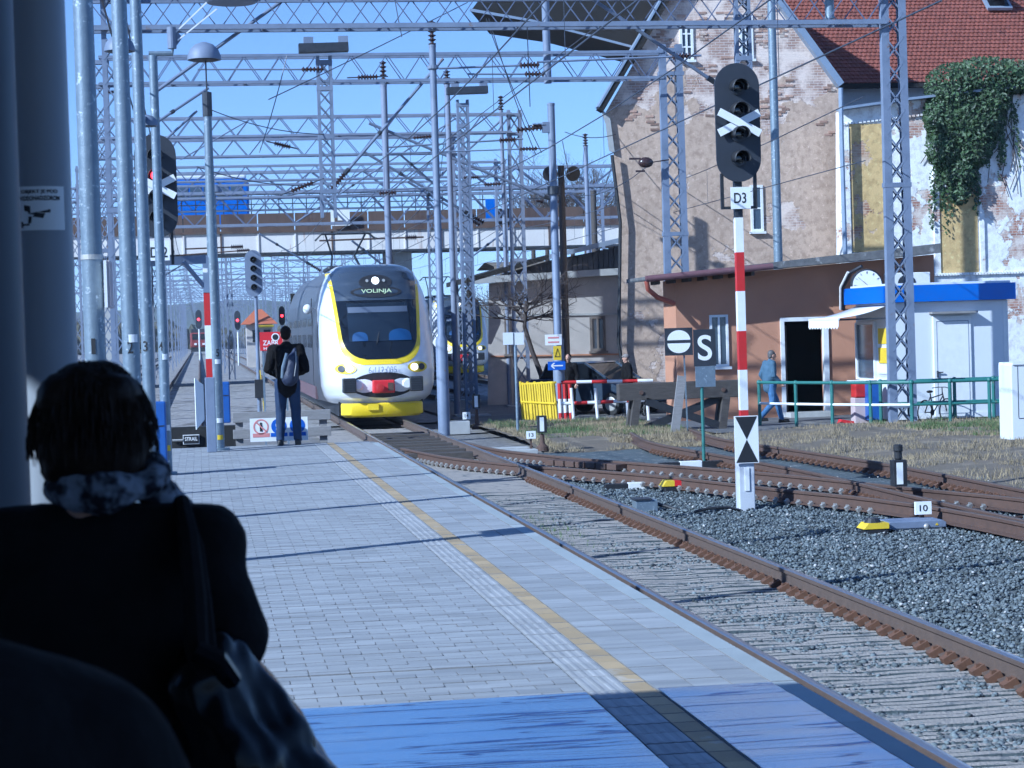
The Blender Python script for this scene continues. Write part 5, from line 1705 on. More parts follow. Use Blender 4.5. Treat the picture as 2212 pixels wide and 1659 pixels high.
c = G(1616, 1100, -.2)
SX, SGY = c.x - .02, c.y
sg = thing('light_signal', 'tall round-topped black signal D3 with white cross on a red and white mast', 'signal', (SX, SGY, -.2), 'black signals with white crosses')
zz = lambda y: W(1600, y, SGY).z
shield(sg, SX, SGY - .1, (zz(138) + zz(394)) / 2, .295, (zz(138) - zz(394)) / 2)
bands = [(470, 545, 'white'), (545, 629, 'red'), (629, 715, 'white'), (715, 799, 'red'), (799, 886, 'white'), (886, 1000, 'red')]
for (ya, yb, mm) in bands:
    MB().bb(SX - .052, SX + .052, SGY - .03, SGY + .06, zz(yb), zz(ya)).build('mast_band', M[mm], sg)
MB().bb(SX - .05, SX + .05, SGY - .028, SGY + .058, zz(470), zz(390)).build('mast_top', M['dark_metal'], sg)
MB().bb(SX - .105, SX + .105, SGY - .06, SGY + .14, -.25, zz(1001)).build('pedestal', mat('pale_pedestal', (.55, .57, .62), .7, 0, (.45, .47, .52), 4, .5, .1, 40), sg, bevel=.012)
MB().bb(SX - .03, SX + .03, SGY - .075, SGY - .061, zz(1060), zz(1010)).build('pedestal_plate', M['white'], sg)
for x in (-.22, .22):
    MB().bb(SX + x - .02, SX + x + .02, SGY - .06, SGY - .02, zz(452), zz(375)).build('frame_bar', M['black'], sg)
MB().bb(SX - .2, SX + .2, SGY - .055, SGY - .025, zz(452) + .0, zz(446)).build('frame_bar', M['black'], sg)
npz = (zz(405), zz(452))
np_ = MB().bb(SX - .12, SX + .14, SGY - .1, SGY - .085, npz[1], npz[0]).build('number_plate', M['white_sign'], sg)
text(np_, 'D3', (SX + .0, SGY - .103, (npz[0] + npz[1]) / 2), .135, M['ink'], width=.16)
px, pz = .158, (zz(898), zz(1000))
pt = MB().bb(SX - px, SX + px, SGY - .1, SGY - .08, pz[1], pz[0]).build('marker_plate', M['white_sign'], sg)
cz = (pz[0] + pz[1]) / 2
MB().prism([(SX - px + .012, SGY - .1005, pz[0] - .01), (SX + px - .012, SGY - .1005, pz[0] - .01), (SX, SGY - .1005, cz)], (0, -.002, 0)).prism([(SX - px + .012, SGY - .1005, pz[1] + .01), (SX + px - .012, SGY - .1005, pz[1] + .01), (SX, SGY - .1005, cz)], (0, -.002, 0)).build('black_triangle', M['ink'], pt)

# the signal held off to the left on the platform
LY = 29.6
cl = W(337, 402, LY)
mX = W(452, 800, LY + .4).x
lg = thing('light_signal', 'black signal with red lamp and white cross behind the lamp posts', 'signal', (mX, LY + .4, PZ), 'black signals with white crosses')
shield(lg, cl.x, LY, cl.z, .295, .74, lit=1)
zl_ = lambda y: W(452, y, LY + .4).z
MB().bb(cl.x - .14, cl.x + .16, LY - .03, LY - .015, W(345, 563, LY).z, W(345, 520, LY).z).build('number_plate', M['white_sign'], lg)
text(lg, 'D 2', (cl.x + .01, LY - .033, W(345, 545, LY).z), .15, M['ink'], width=.24)
for x in (-.2, .2): MB().bb(cl.x + x - .02, cl.x + x + .02, LY + .04, LY + .08, W(345, 572, LY).z, cl.z - .6).build('frame_bar', M['black'], lg)
MB().bar((cl.x - .25, LY + .1, W(345, 566, LY).z), (mX, LY + .4, zl_(560)), .1, .12).build('bracket_arm', M['steel'], lg)
MB().bar((cl.x + .35, LY + .2, W(345, 566, LY).z), (mX, LY + .4, zl_(625)), .05, .05).build('bracket_brace', M['steel'], lg)
for (ya, yb, mm) in ((552, 632, 'white'), (632, 703, 'red'), (703, 775, 'white'), (775, 815, 'red')):
    MB().bb(mX - .045, mX + .045, LY + .35, LY + .45, zl_(yb), zl_(ya)).build('mast_band', M[mm], lg)
MB().bb(mX - .07, mX + .07, LY + .33, LY + .47, PZ, zl_(815)).build('pedestal', M['steel'], lg, bevel=.01)
P = [(mX - .22, LY + .1, zl_(815)), (mX - .1, LY + .2, zl_(830)), (mX - .1, LY + .2, zl_(905)), (mX - .22, LY + .1, zl_(925))]
MB().prism(P, (.008, -.008, 0)).build('marker_plate', M['white_sign'], lg)

# small grey signal seen from behind
c = W(548, 600, 66)
g_ = thing('light_signal', 'small pale grey signal with four lamps on a thin post left of the train', 'signal', (c.x, 66, -.25))
zz2 = lambda y: W(550, y, 66).z
shield(g_, c.x, 66, (zz2(540) + zz2(640)) / 2, .27, (zz2(540) - zz2(640)) / 2, mt='steel', cross=False)
MB().lathe((c.x + .05, 66.1, -.25), [(.07, 0), (.05, zz2(640) + .25)], 10).build('post', M['steel'], g_)
MB().bb(c.x - .08, c.x + .25, 65.9, 66.2, zz2(860), zz2(820)).build('control_box', M['black'], g_)
MB().bar((c.x + .2, 66, -.25), (c.x + .1, 66, zz2(800)), .03).build('cable_strip', M['yellow'], g_)
# distant red signals
for (x, y, Y, yb, lb) in ((429, 690, 230, 768, 'far signal showing red above the distant locomotive'), (513, 692, 190, 765, 'far signal showing red left of the signal cabin'), (609, 682, 120, 780, 'signal showing red just left of the train side')):
    c = W(x, y, Y)
    t = thing('light_signal', lb, 'signal', (c.x, Y, -.25))
    k = 13 / FPX * Y / 1.1
    MB().prism([(c.x + a * k * .62, Y, c.z + b * k) for a, b in capsule2d(.9, 1.75)], (0, .2, 0)).build('shield', M['sig_black'], t)
    MB().lathe((c.x, Y - .02, c.z), [(.1 * k / .4, 0), (.05, .05)], 12, (0, -1, 0)).build('lens', M['lamp_red'], t)
    MB().lathe((c.x, Y + .1, -.25), [(.09, 0), (.09, c.z - k)], 8).build('post', M['white'], t)

# ================================================================== LAMP POSTS 1-5 ON THE PLATFORM
LP = [(14.7, 160, 205, 0, 182, 222, 760, '1', (203, 748), .075, .068), (18.5, 242, 273, 0, 267, 298, 760, '2', (282, 750), .078, .066), (22.0, 283, 308, 0, 304, 327, 760, '3', (314, 748), .066, .058), (25.4, 324, 342, 120, 345, 368, 950, '4', (347, 748), .064, .053), (30.5, 437, 453, 200, 462, 486, 950, '5', (470, 762), .085, .055)]
DOME = {2: (258, 96, 66), 3: (318, 262, 46), 4: (0, 0, 0), 5: (445, 113, 72)}
for (Y, xa, xb, yt, xc, xd, yb, num, (nx, ny), r0, r1) in LP:
    a, b = W((xa + xb) / 2, yt, Y), W((xc + xd) / 2, yb, Y)
    X = (a.x + b.x) / 2
    top = a.z if num in '45' else a.z + 1.1
    t = thing('lamp_post', 'galvanised platform lamp post numbered ' + num + {'1': ', nearest and thickest, with a notice board', '2': ', second behind the notice board post', '3': ', third one, seen against the left signal edge', '4': ', with a side arm and short lamp holder', '5': ', farthest, with a dome lamp on a thin spigot'}[num], 'lamp post', (X, Y, PZ), 'numbered lamp posts along the platform')
    zs_ = b.z if num != '5' else W(470, 700, Y).z
    MB().lathe((X, Y, PZ), [(r0 * 1.9, 0), (r0 * 1.9, .03), (r0, .035), (r0, zs_ - PZ), (r1, top - PZ)], 24).build('shaft', M['galv'], t, smooth=True)
    nz_ = W(nx, ny, Y).z
    rr = r0 + (r1 - r0) * max(0, (nz_ - zs_) / (top - zs_)) + .004
    o = text(t, num, (0, 0, 0), .11, M['ink'], width=.05 if num != '1' else .03)
    nb = BASE[t.name]
    sx = max(-.8, min(.8, (W(nx, ny, Y).x - X) / rr))
    for v in o.data.vertices:
        ang = (v.co.x + nb.x) / rr + math.asin(sx)
        v.co = Vector((X + math.sin(ang) * rr, Y - math.cos(ang) * rr, nz_ + v.co.z + nb.z)) - nb
    if num in '245':
        for dz, mm in ((-.13, 'white_sign'), (-1.0, 'white_sign'), (-1.25, 'yellow')):
            z = nz_ + dz * (1 if num != '2' else -.6)
            P = [(X + math.sin(q) * (rr + .003), Y - math.cos(q) * (rr + .003)) for q in [-.5 + .2 * k + .3 for k in range(6)]]
            mb = MB(); grid(mb, [[(x, y, z - .035) for x, y in P], [(x, y, z + .035) for x, y in P]])
            mb.build('sticker', M[mm], t)
            if num == '2': break
    if num == '1':
        z = W(190, 555, Y).z
        MB().lathe((X, Y, z - .02), [(r0 + .004, 0), (r0 + .004, .035)], 24).build('clamp_band', M['bolt'], t)
        bx = W(232, 610, Y)
        q = MB().bb(X + r0 + .01, X + r0 + .03, Y - .16, Y + .1, bx.z - .18, bx.z + .15).build('timetable_board', M['white'], t)
        MB().bb(X + r0 + .0301, X + r0 + .05, Y - .15, Y + .35, bx.z - .18, bx.z + .15).build('timetable_panel', mat('worn_panel', (.5, .42, .4), .7, 0, (.4, .38, .42), 5, .5), t)
    if num in DOME:
        pass
    if num in ('2', '3', '5'):
        x, y, w_ = DOME[int(num)]
        d = W(x, y, Y + (.25 if num != '5' else 0))
        r_ = w_ / 2 / (FPX / Y)
        if num == '5': d.x = X - .02
        MB().lathe((d.x, d.y, d.z - r_ * .45), [(r_, 0), (r_ * .98, r_ * .25), (r_ * .85, r_ * .6), (r_ * .55, r_ * .9), (r_ * .15, r_ * 1.05)], 24).build('lamp_dome', M['steel'], t, smooth=True)
        MB().lathe((d.x, d.y, d.z - r_ * .5), [(r_ * .8, 0), (r_ * .95, .04)], 20).build('lamp_glass', M['dark_metal'], t)
        if num == '5':
            MB().lathe((X, Y, top), [(r1 * 1.3, -.35), (r1 * 1.3, .0), (.012, .02), (.012, d.z - top)], 12).build('spigot', M['dark_metal'], t)
        else:
            MB().bar((X, Y, d.z + .02), (d.x, d.y, d.z + .02), .04).build('lamp_arm', M['steel'], t)
    if num == '4':
        z = W(340, 116, Y).z
        e = W(372, 112, Y)
        MB().tube([(X - .05, Y, z), (e.x, Y, z), (e.x, Y, z + .1)], .032, 8).build('lamp_arm', M['galv'], t)
        MB().lathe((e.x, Y, z + .06), [(.055, 0), (.055, .26)], 14).build('lamp_holder', M['steel'], t)
        MB().prism([(e.x + .055, Y, z + .28), (e.x + .13, Y, z + .2), (e.x + .055, Y, z + .1)], (0, .05, 0)).build('gusset', M['steel'], t)
        f = W(500, -8, Y)
        for k in (0, 1):
            MB().bar((e.x + .05 + .02 * k, Y, z + .26 - .1 * k), (f.x - .28 + .1 * k, Y, f.z - .05 - .1 * k), .016).build('strut', M['white'], t)
        MB().lathe((f.x, Y, f.z - .08), [(.3, 0), (.36, .05), (.3, .18), (.1, .22)], 24).build('lamp_dome', M['steel'], t, smooth=True)
# a farther dome lamp
c = W(462, 408, 70)
t = thing('lamp_post', 'far platform lamp with a small dark dome beside post 5', 'lamp post', (c.x, 70, -.25), 'numbered lamp posts along the platform')
MB().lathe((c.x, 70, -.25), [(.07, 0), (.05, c.z + .1)], 12).build('shaft', M['galv'], t)
MB().lathe((c.x, 70, c.z - .12), [(.28, 0), (.26, .1), (.12, .24)], 18).build('lamp_dome', M['steel'], t, smooth=True)

# ================================================================== LITTER BINS, BARRIER, BOARDS AT THE PLATFORM END
for (x0, x1, y0, y1, Y, lb) in ((447, 496, 825, 916, 31.1, 'blue litter bin behind lamp post 5'), (333, 357, 868, 1012, 25.0, 'dark blue litter bin behind the woman by lamp post 4')):
    a, b = W(x0, y1, Y), W(x1, y0, Y)
    t = thing('litter_bin', lb, 'litter bin', ((a.x + b.x) / 2, Y, PZ), 'blue litter bins')
    MB().bb(a.x, b.x, Y + .1, Y + .4, a.z, b.z).build('body', M['blue'], t, bevel=.02)
    MB().bb(a.x + .02, b.x - .02, Y + .094, Y + .099, (a.z + b.z) / 2 + .1, (a.z + b.z) / 2 + .112).build('seam', M['ink'], t)
    MB().bb((a.x + b.x) / 2 - .03, (a.x + b.x) / 2 + .03, Y + .2, Y + .3, PZ, a.z).build('post', M['galv'], t)

BX0, BX1, BYY = W(503, 920, 32.6).x, W(715, 920, 32.6).x, 32.6
t = thing('timber_barrier', 'low grey timber barrier closing off the platform end behind the standing man', 'barrier', ((BX0 + BX1) / 2, BYY, -.3))
for (ya, yb) in ((888, 910), (925, 945)):
    MB().bb(BX0, BX1, BYY - .03, BYY + .03, W(600, yb, BYY).z, W(600, ya, BYY).z).build('plank', M['wood_grey'], t, bevel=.006)
for x in (BX0 + .1, (BX0 + BX1) / 2, BX1 - .12):
    MB().bb(x - .06, x + .06, BYY + .032, BYY + .12, -.3, W(600, 900, BYY).z).build('post', M['wood_grey'], t)
a, b = W(541, 955, 32.1), W(664, 900, 32.1)
sb = thing('safety_board', 'white safety notice board with round symbols leaning at the timber barrier', 'notice board', ((a.x + b.x) / 2, 32.1, a.z))
zc = (a.z + b.z) / 2
MB().bb(a.x, b.x, 32.1, 32.13, a.z, b.z).build('panel', M['white_sign'], sb)
M['sblue'] = mat('sign_blue', (.02, .1, .5), .5); M['sred'] = mat('sign_red', (.55, .05, .05), .5); M['pink'] = mat('faded_red', (.6, .25, .25), .5)
W_ = b.x - a.x
for i, q in enumerate((.19, .5, .82)):
    x = a.x + W_ * q
    z = zc + .05
    if i == 0:
        ring = MB(); n = 24
        ring.add([(x + r_ * math.cos(6.2832 * k / n), 32.096, z + r_ * math.sin(6.2832 * k / n)) for r_ in (.12, .098) for k in range(n)], [(k, (k + 1) % n, n + (k + 1) % n, n + k) for k in range(n)])
        s_ = ring.build('symbol_ring', M['pink'], sb)
        MB().bb(x - .018, x + .018, 32.092, 32.095, z - .07, z + .03).ball((x, 32.094, z + .05), (.018, .002, .02), 8).build('figure', M['ink'], s_)
        MB().bar((x - .08, 32.09, z + .08), (x + .08, 32.09, z - .08), .004, .02).build('slash', M['pink'], s_)
    else:
        s_ = MB().lathe((x, 32.099, z), [(.12, 0), (.12, .003)], 26, (0, -1, 0)).build('symbol_disc', M['sblue'], sb)
        MB().ball((x, 32.094, z + .02), (.05, .002, .06), 10).bb(x - .045, x + .045, 32.093, 32.0955, z - .08, z - .035).build('figure', M['ink_white'], s_)
    MB().bb(x - .13, x + .13, 32.096, 32.099, a.z + .07, a.z + .13).build('caption_bar', M['sblue'] if i else M['pink'], sb)
# red prohibition sign
a, b = W(562, 758, 43), W(622, 716, 43)
rs_ = thing('red_sign', 'red sign with white lettering and round symbol beyond the standing man', 'sign', ((a.x + b.x) / 2, 43, -.25))
MB().bb(a.x, b.x, 43, 43.03, a.z, b.z).build('plate', M['red_bright'], rs_)
text(rs_, 'ZABR', ((a.x * .62 + b.x * .38), 42.997, a.z + (b.z - a.z) * .42), .1, M['ink_white'], width=.33)
text(rs_, 'HODA', ((a.x * .62 + b.x * .38), 42.997, a.z + (b.z - a.z) * .12), .06, M['ink_white'], width=.3)
MB().lathe(((a.x + b.x) / 2 + .03, 42.999, b.z - .11), [(.085, 0), (.085, .003)], 20, (0, -1, 0)).build('symbol_disc', M['ink_white'], rs_)
MB().lathe(((a.x + b.x) / 2 + .03, 42.995, b.z - .11), [(.062, 0), (.062, .002)], 20, (0, -1, 0)).build('symbol_center', M['ink'], rs_)
for x in (a.x + .06, b.x - .06): MB().bb(x - .02, x + .02, 43.031, 43.07, -.25, b.z).build('post', M['galv'], rs_)
# crossing panel end with its maker's plate
c = W(413, 950, 33)
st = thing('rubber_crossing_mat', 'dark rubber crossing panel with a black and white STRAIL plate', 'crossing mat', (c.x, 33.2, -.2))
MB().bb(c.x - .35, c.x + .75, 33.05, 33.35, -.2, c.z + .2).build('panel', M['rubber'], st)
MB().bb(c.x - .13, c.x + .13, 33.0, 33.04, c.z - .07, c.z + .08).build('plate', M['ink_white'], st)
MB().bb(c.x - .12, c.x + .12, 32.994, 32.999, c.z - .06, c.z + .07).build('plate_field', M['ink'], st)
text(st, 'STRAIL', (c.x, 32.99, c.z + .015), .06, M['ink_white'], width=.2)
MB().tube([(c.x - .3, 33.0, c.z), (c.x - .13, 33.0, c.z)], .02, 6).build('pull_rod', M['bolt'], st)
for (x0, y0, x1, Y, lb) in ((520, 875, 556, 60, 'white marker stone between the far rails left of the man'), ):
    pass

# ================================================================== SIGNS AMONG THE SIDINGS
c = G(1458, 938, -.15)
z = lambda y, Y: W(1460, y, Y).z
t = thing('stop_board', 'black board with a white barred disc on a grey plank post', 'sign', (c.x, c.y, -.2))
cc = W(1466, 738, c.y)
MB().box((cc.x, c.y, cc.z), (.62, .03, .6)).build('board', M['sig_black'], t)
for s in (-1, 1):
    P = [(cc.x + .255 * math.cos(q), c.y - .0155, cc.z + s * (.035 + .215 * math.sin(q))) for q in [math.pi * k / 16 for k in range(17)]]
    MB().prism(P, (0, -.004, 0)).build('half_disc', M['ink_white'], t)
MB().bar((cc.x + .16, c.y + .05, -.25), (cc.x + .12, c.y + .05, cc.z - .1), .03, .03).build('rod', M['galv'], t)
a, b = W(1457, 942, c.y - .2), W(1473, 812, c.y - .2)
MB().bar(a, b, .19, .05).build('plank_post', M['wood_grey'], t)
c = G(1522, 1004, -.2)
t = thing('letter_sign', 'black sign with a white letter S on a slim post', 'sign', (c.x, c.y, -.2))
p0, p1 = W(1497, 712, c.y), W(1547, 790, c.y)
cz = (p0.z + p1.z) / 2; cx = (p0.x + p1.x) / 2
MB().box((cx, c.y, cz), (p1.x - p0.x, .02, p0.z - p1.z)).build('board', M['sig_black'], t)
text(t, 'S', (cx, c.y - .013, cz), .44, M['ink_white'], width=.25)
p2 = W(1525, 836, c.y)
MB().box((cx, c.y, (p1.z + p2.z) / 2), (p1.x - p0.x - .04, .018, p1.z - p2.z - .004)).build('lower_plate', M['galv'], t)
MB().lathe((c.x, c.y + .035, -.25), [(.03, 0), (.03, cz + .25)], 10).build('post', M['green_rail'], t)
# thin post with two small panels
c = G(1119, 942, -.2)
t = thing('twin_panel_sign', 'thin steel post with two blank pale panels before the shed', 'sign', (c.x, c.y, -.2))
MB().lathe((c.x, c.y, -.25), [(.035, 0), (.035, W(1110, 718, c.y).z + .25)], 10).build('post', M['galv'], t)
for (x0, x1) in ((1087, 1108), (1112, 1131)):
    a, b = W(x0, 745, c.y - .04), W(x1, 718, c.y - .04)
    MB().bb(a.x, b.x, c.y - .05, c.y - .036, a.z, b.z).build('panel', M['booth'], t)
# signs at the pale pole
for (x0, y0, x1, y1, mt, nm, lb, tx) in ((1178, 722, 1213, 746, 'white_sign', 'notice_sign', 'small white notice with red lettering at the pale pole', 2), (1196, 747, 1212, 778, 'yellow', 'warning_sign', 'small yellow warning triangle sign at the pale pole', 3), (1184, 780, 1221, 800, 'sblue', 'arrow_sign', 'blue sign with a white left arrow at the pale pole', 1)):
    Y = 53.8
    a, b = W(x0, y1, Y), W(x1, y0, Y)
    t = thing(nm, lb, 'sign', ((a.x + b.x) / 2, Y, a.z))
    MB().bb(a.x, b.x, Y, Y + .02, a.z, b.z).build('plate', M[mt], t)
    MB().bb((a.x + b.x) / 2 - .02, (a.x + b.x) / 2 + .02, Y + .021, Y + .7, (a.z + b.z) / 2 - .03, (a.z + b.z) / 2 + .03).build('bracket', M['galv'], t)
    cx, cz = (a.x + b.x) / 2, (a.z + b.z) / 2
    if tx == 1:
        MB().bar((cx - .12, Y - .004, cz), (cx + .17, Y - .004, cz), .004, .03).bar((cx - .15, Y - .004, cz), (cx - .06, Y - .004, cz + .075), .004, .03).bar((cx - .15, Y - .004, cz), (cx - .06, Y - .004, cz - .075), .004, .03).build('arrow', M['ink_white'], t)
    elif tx == 3:
        for (p, q) in (((-.07, -.1), (.07, -.1)), ((.07, -.1), (0, .12)), ((0, .12), (-.07, -.1))):
            MB().bar((cx + p[0], Y - .004, cz + p[1]), (cx + q[0], Y - .004, cz + q[1]), .004, .02).build('triangle_edge', M['ink'], t)
    else:
        for k in (-1, 1): MB().bb(cx - .15, cx + .15, Y - .005, Y - .001, cz + k * .06 - .025, cz + k * .06 + .02).build('text_line', M['pink'], t)

# point lanterns with number boxes
def lantern(label, X, Y, h, tall, mt_base='rail_rust'):
    t = thing('point_lantern', label, 'point lantern', (X, Y, -.2), 'point indicator lanterns')
    z0 = -.2
    MB().lathe((X, Y, z0), [(.13, 0), (.12, .08), (.05, .14), (.04, h - .02)], 12).build('stand', M[mt_base], t)
    MB().bb(X - .09, X + .09, Y - .08, Y + .08, z0 + h, z0 + h + .34).build('housing', M['black'], t, bevel=.006)
    MB().bb(X - .055, X + .03, Y - .088, Y - .081, z0 + h + .03, z0 + h + .31).build('white_panel', M['white_sign'], t)
    if tall:
        MB().lathe((X, Y, z0 + h + .341), [(.04, 0), (.05, .02), (.05, .1), (.062, .12), (.062, .19), (.04, .2)], 14).build('chimney', M['black'], t)


c = G(1943, 1092, -.2); lantern('black point lantern with a tall cap beside the number 10', c.x, c.y, W(1943, 1050, c.y).z + .2, True)
c = G(1172, 968, -.15); lantern('point lantern on a rusty stand beside the number 13', c.x, c.y, .36, False)
c = W(1029, 880, 50); lantern('point lantern in the dark beside the number 14', c.x, 50, W(1029, 882, 50).z + .2, False)
for (nm, x0, y0, x1, y1, Y) in (('10', 1978, 1083, 2012, 1112, 22.6), ('13', 1138, 931, 1157, 948, 39.6), ('14', 1000, 890, 1016, 906, 50)):
    a, b = W(x0, y1, Y), W(x1, y0, Y)
    t = thing('number_marker', 'small white marker with the black number ' + nm + {'10': ' above the grey point machine', '13': ' beside the rusty lantern stand', '14': ' near the foot of the white pole'}[nm], 'marker', ((a.x + b.x) / 2, Y, -.2), 'white point number markers')
    p_ = MB().bb(a.x, b.x, Y, Y + .04, a.z, b.z).build('plate', M['white_sign'], t)
    text(p_, nm, ((a.x + b.x) / 2, Y - .003, (a.z + b.z) / 2), (b.z - a.z) * .5, M['ink'], width=(b.x - a.x) * .5)
    MB().bb((a.x + b.x) / 2 - .02, (a.x + b.x) / 2 + .02, Y + .041, Y + .07, -.25, (a.z + b.z) / 2).build('stake', M['rail_rust'], t)
# point machine 10
a, b = W(1921, 1154, 22.3), W(2045, 1122, 22.3)
t = thing('point_machine', 'grey metal point machine on the ballast below the number 10', 'point machine', ((a.x + b.x) / 2, 22.5, -.2))
MB().prism([(a.x, 22.3, a.z + .05), (b.x, 22.3, a.z + .05), (b.x, 22.3, b.z - .03), (b.x - .05, 22.3, b.z), (a.x, 22.3, b.z)], (0, .4, 0)).build('cover', M['steel'], t, bevel=.012)
MB().bb(a.x + .06, b.x - .04, 22.32, 22.68, -.25, a.z + .049).build('base', M['concrete'], t)
MB().ball(((a.x * .35 + b.x * .65), 22.3, b.z - .07), (.035, .02, .035), 10).build('boss', M['bolt'], t, smooth=True)
MB().prism([(b.x - .14, 22.296, b.z - .06), (b.x - .1, 22.296, b.z - .06), (b.x - .12, 22.296, b.z - .03)], (0, -.002, 0)).build('warning_triangle', M['yellow'], t)
MB().tube([(b.x, 22.5, a.z + .06), (b.x + .6, 22.7, -.18), (b.x + 1.2, 23, -.18)], .02, 6).build('drive_rod', M['rail_rust'], t)
# yellow blocks
for (x0, y0, x1, y1, Y, two, lb) in ((1866, 1129, 1920, 1157, 22.2, False, 'black buffer block with a yellow cap beside the point machine'), (1432, 1037, 1482, 1064, 29, True, 'black block with a yellow and red cap between the rusty rails')):
    a, b = W(x0, y1, Y), W(x1, y0, Y)
    t = thing('marker_block', lb, 'marker block', ((a.x + b.x) / 2, Y, -.2))
    MB().bb(a.x + .04, b.x, Y, Y + .25, a.z - .05, (a.z + b.z) / 2).build('base', M['black'], t, bevel=.01)
    m_ = (a.x + b.x) / 2 if two else b.x
    MB().prism([(a.x, Y - .01, (a.z + b.z) / 2 + .002), (m_, Y - .01, (a.z + b.z) / 2 + .002), (m_, Y - .01, b.z), (a.x + .06, Y - .01, b.z)], (0, .27, 0)).build('yellow_cap', M['yellow'], t)
    if two: MB().bb(m_ + .001, b.x, Y - .01, Y + .26, (a.z + b.z) / 2 + .002, b.z).build('red_cap', M['red_bright'], t)
    else: MB().lathe(((a.x + b.x) / 2, Y + .12, b.z), [(.1, 0), (.07, .05)], 12).build('dome', M['black'], t)
# white fouling stones
for (x0, y0, x1, y1, Y, lb) in ((1358, 1041, 1403, 1056, 30, 'white and black fouling marker lying before the diverging rails'), (1470, 995, 1517, 1008, 33.5, 'white and black fouling marker by the foot of the S sign')):
    a, b = W(x0, y1, Y), W(x1, y0, Y)
    t = thing('fouling_marker', lb, 'marker', ((a.x + b.x) / 2, Y, -.2), 'fouling markers')
    MB().bb(a.x, b.x, Y, Y + .12, -.25, b.z).build('white_section', M['white'], t, bevel=.01)
    MB().bb(a.x - .36, a.x - .002, Y + .005, Y + .115, -.25, b.z - .01).build('black_section', M['black'], t, bevel=.01)
    MB().bb(b.x + .002, b.x + .36, Y + .005, Y + .115, -.25, b.z - .01).build('black_section', M['black'], t, bevel=.01)
a, b = W(1371, 1100, 26.3), W(1421, 1076, 26.3)
t = thing('cable_box', 'small grey cable junction box on the ballast near the rail', 'cable box', ((a.x + b.x) / 2, 26.4, -.2))
MB().bb(a.x + .02, b.x, 26.3, 26.55, -.28, b.z - .02).build('box', M['galv'], t, bevel=.008)
MB().bb(a.x, b.x - .08, 26.28, 26.57, b.z - .019, b.z).build('lid', M['dark_metal'], t)
MB().tube([(b.x - .02, 26.4, -.13), (b.x + .12, 26.35, -.17), (b.x + .3, 26.2, -.24)], .025, 8).build('conduit', M['black'], t, smooth=True)
tag(MB().tube([W(1500, 1106, 25.6), W(1530, 1098, 25.6), W(1570, 1096, 25.6), W(1605, 1104, 25.7)], .02, 8).build('ground_cable', M['black'], smooth=True, base=W(1550, 1100, 25.6)), 'black cable loop on the ballast at the signal pedestal', 'cable')
for (x0, y0, x1, y1, Y, lb) in ((1113, 968, 1134, 985, 39.5, ''),):
    pass
a, b = W(958, 921, 49.5), W(1014, 909, 49.5)
t = thing('concrete_slab', 'pale concrete slab lying below the number 14', 'slab', ((a.x + b.x) / 2, 49.5, -.25))
MB().bb(a.x, b.x, 49.4, 50.0, -.28, b.z).build('slab_top', M['concrete'], t, bevel=.01)
a, b = W(1085, 975, 39.4), W(1160, 950, 39.4)
t = thing('concrete_slab', 'pale concrete cover slabs below the number 13', 'slab', ((a.x + b.x) / 2, 39.5, -.25))
for k in range(2): MB().bb(a.x - .12 * k, b.x - .1 * k, 39.3 + .4 * k, 39.68 + .4 * k, -.28, -.12 + .03 * k).build('slab_top', M['concrete'], t, bevel=.01)

# ================================================================== BUFFER STOP
c = 45.6
zb = lambda y: W(1470, y, c).z
x0, x1 = W(1337, 842, c).x, W(1602, 842, c).x
bf = thing('buffer_stop', 'weathered timber buffer stop with crossed struts at the siding end', 'buffer stop', ((x0 + x1) / 2, c, -.25))
MB().bb(x0, x1, c, c + .3, zb(862), zb(825)).build('beam', M['wood'], bf, bevel=.015)
for x in (x0 + .42, x1 - .36):
    for dy in (.05, .45): MB().bar((x - .12, c + dy, -.25), (x, c + dy, zb(862) + .02), .17, .16).build('post', M['wood'], bf)
pa, pb = x0 + .62, x1 - .5
MB().bar((pa, c + .06, zb(864)), (pb, c + .06, zb(924)), .12, .17).build('strut', M['black'], bf)
MB().bar((pa, c + .2, zb(924)), (pb, c + .2, zb(864)), .12, .17).build('strut', M['black'], bf)
MB().bb(x0 + .6, x1 - .3, c - .1, c + .2, -.25, zb(930)).build('sleeper', M['wood'], bf, bevel=.01)
for q in (.18, .85): MB().lathe((x0 + (x1 - x0) * q, c, zb(845)), [(.05, 0), (.05, .03)], 8, (0, -1, 0)).build('bolt', M['rail_rust'], bf)

# ================================================================== FENCES AND RAILINGS
yf = thing('yellow_picket_fence', 'short fence of yellow round pickets before the grey shed', 'fence', (W(1160, 905, 53).x, 53, -.25))
for i in range(15):
    q = i / 14
    Y = 54.5 - 2.2 * q
    a, b = W(1124 + 72 * q, 824 + 2 * (i % 3), Y), W(1130 + 72 * q + (i % 4), 900 + 12 * q, Y)
    MB().tube([(a.x, Y, a.z), (b.x, Y, -.25)], .036, 8).build('picket', M['yellow'], yf, smooth=True)
for (ya, yb) in ((830, 826), (868, 872)):
    MB().tube([W(1124, ya, 54.6), W(1200, yb, 52.2)], .03, 8).build('rail', M['yellow'], yf)
tag(MB().tube([W(1256, 822, 56.5), W(1345, 815, 56.5)], .035, 8).build('yellow_rail', M['yellow'], base=W(1300, 820, 56.5)), 'yellow rail behind the parked car', 'rail')

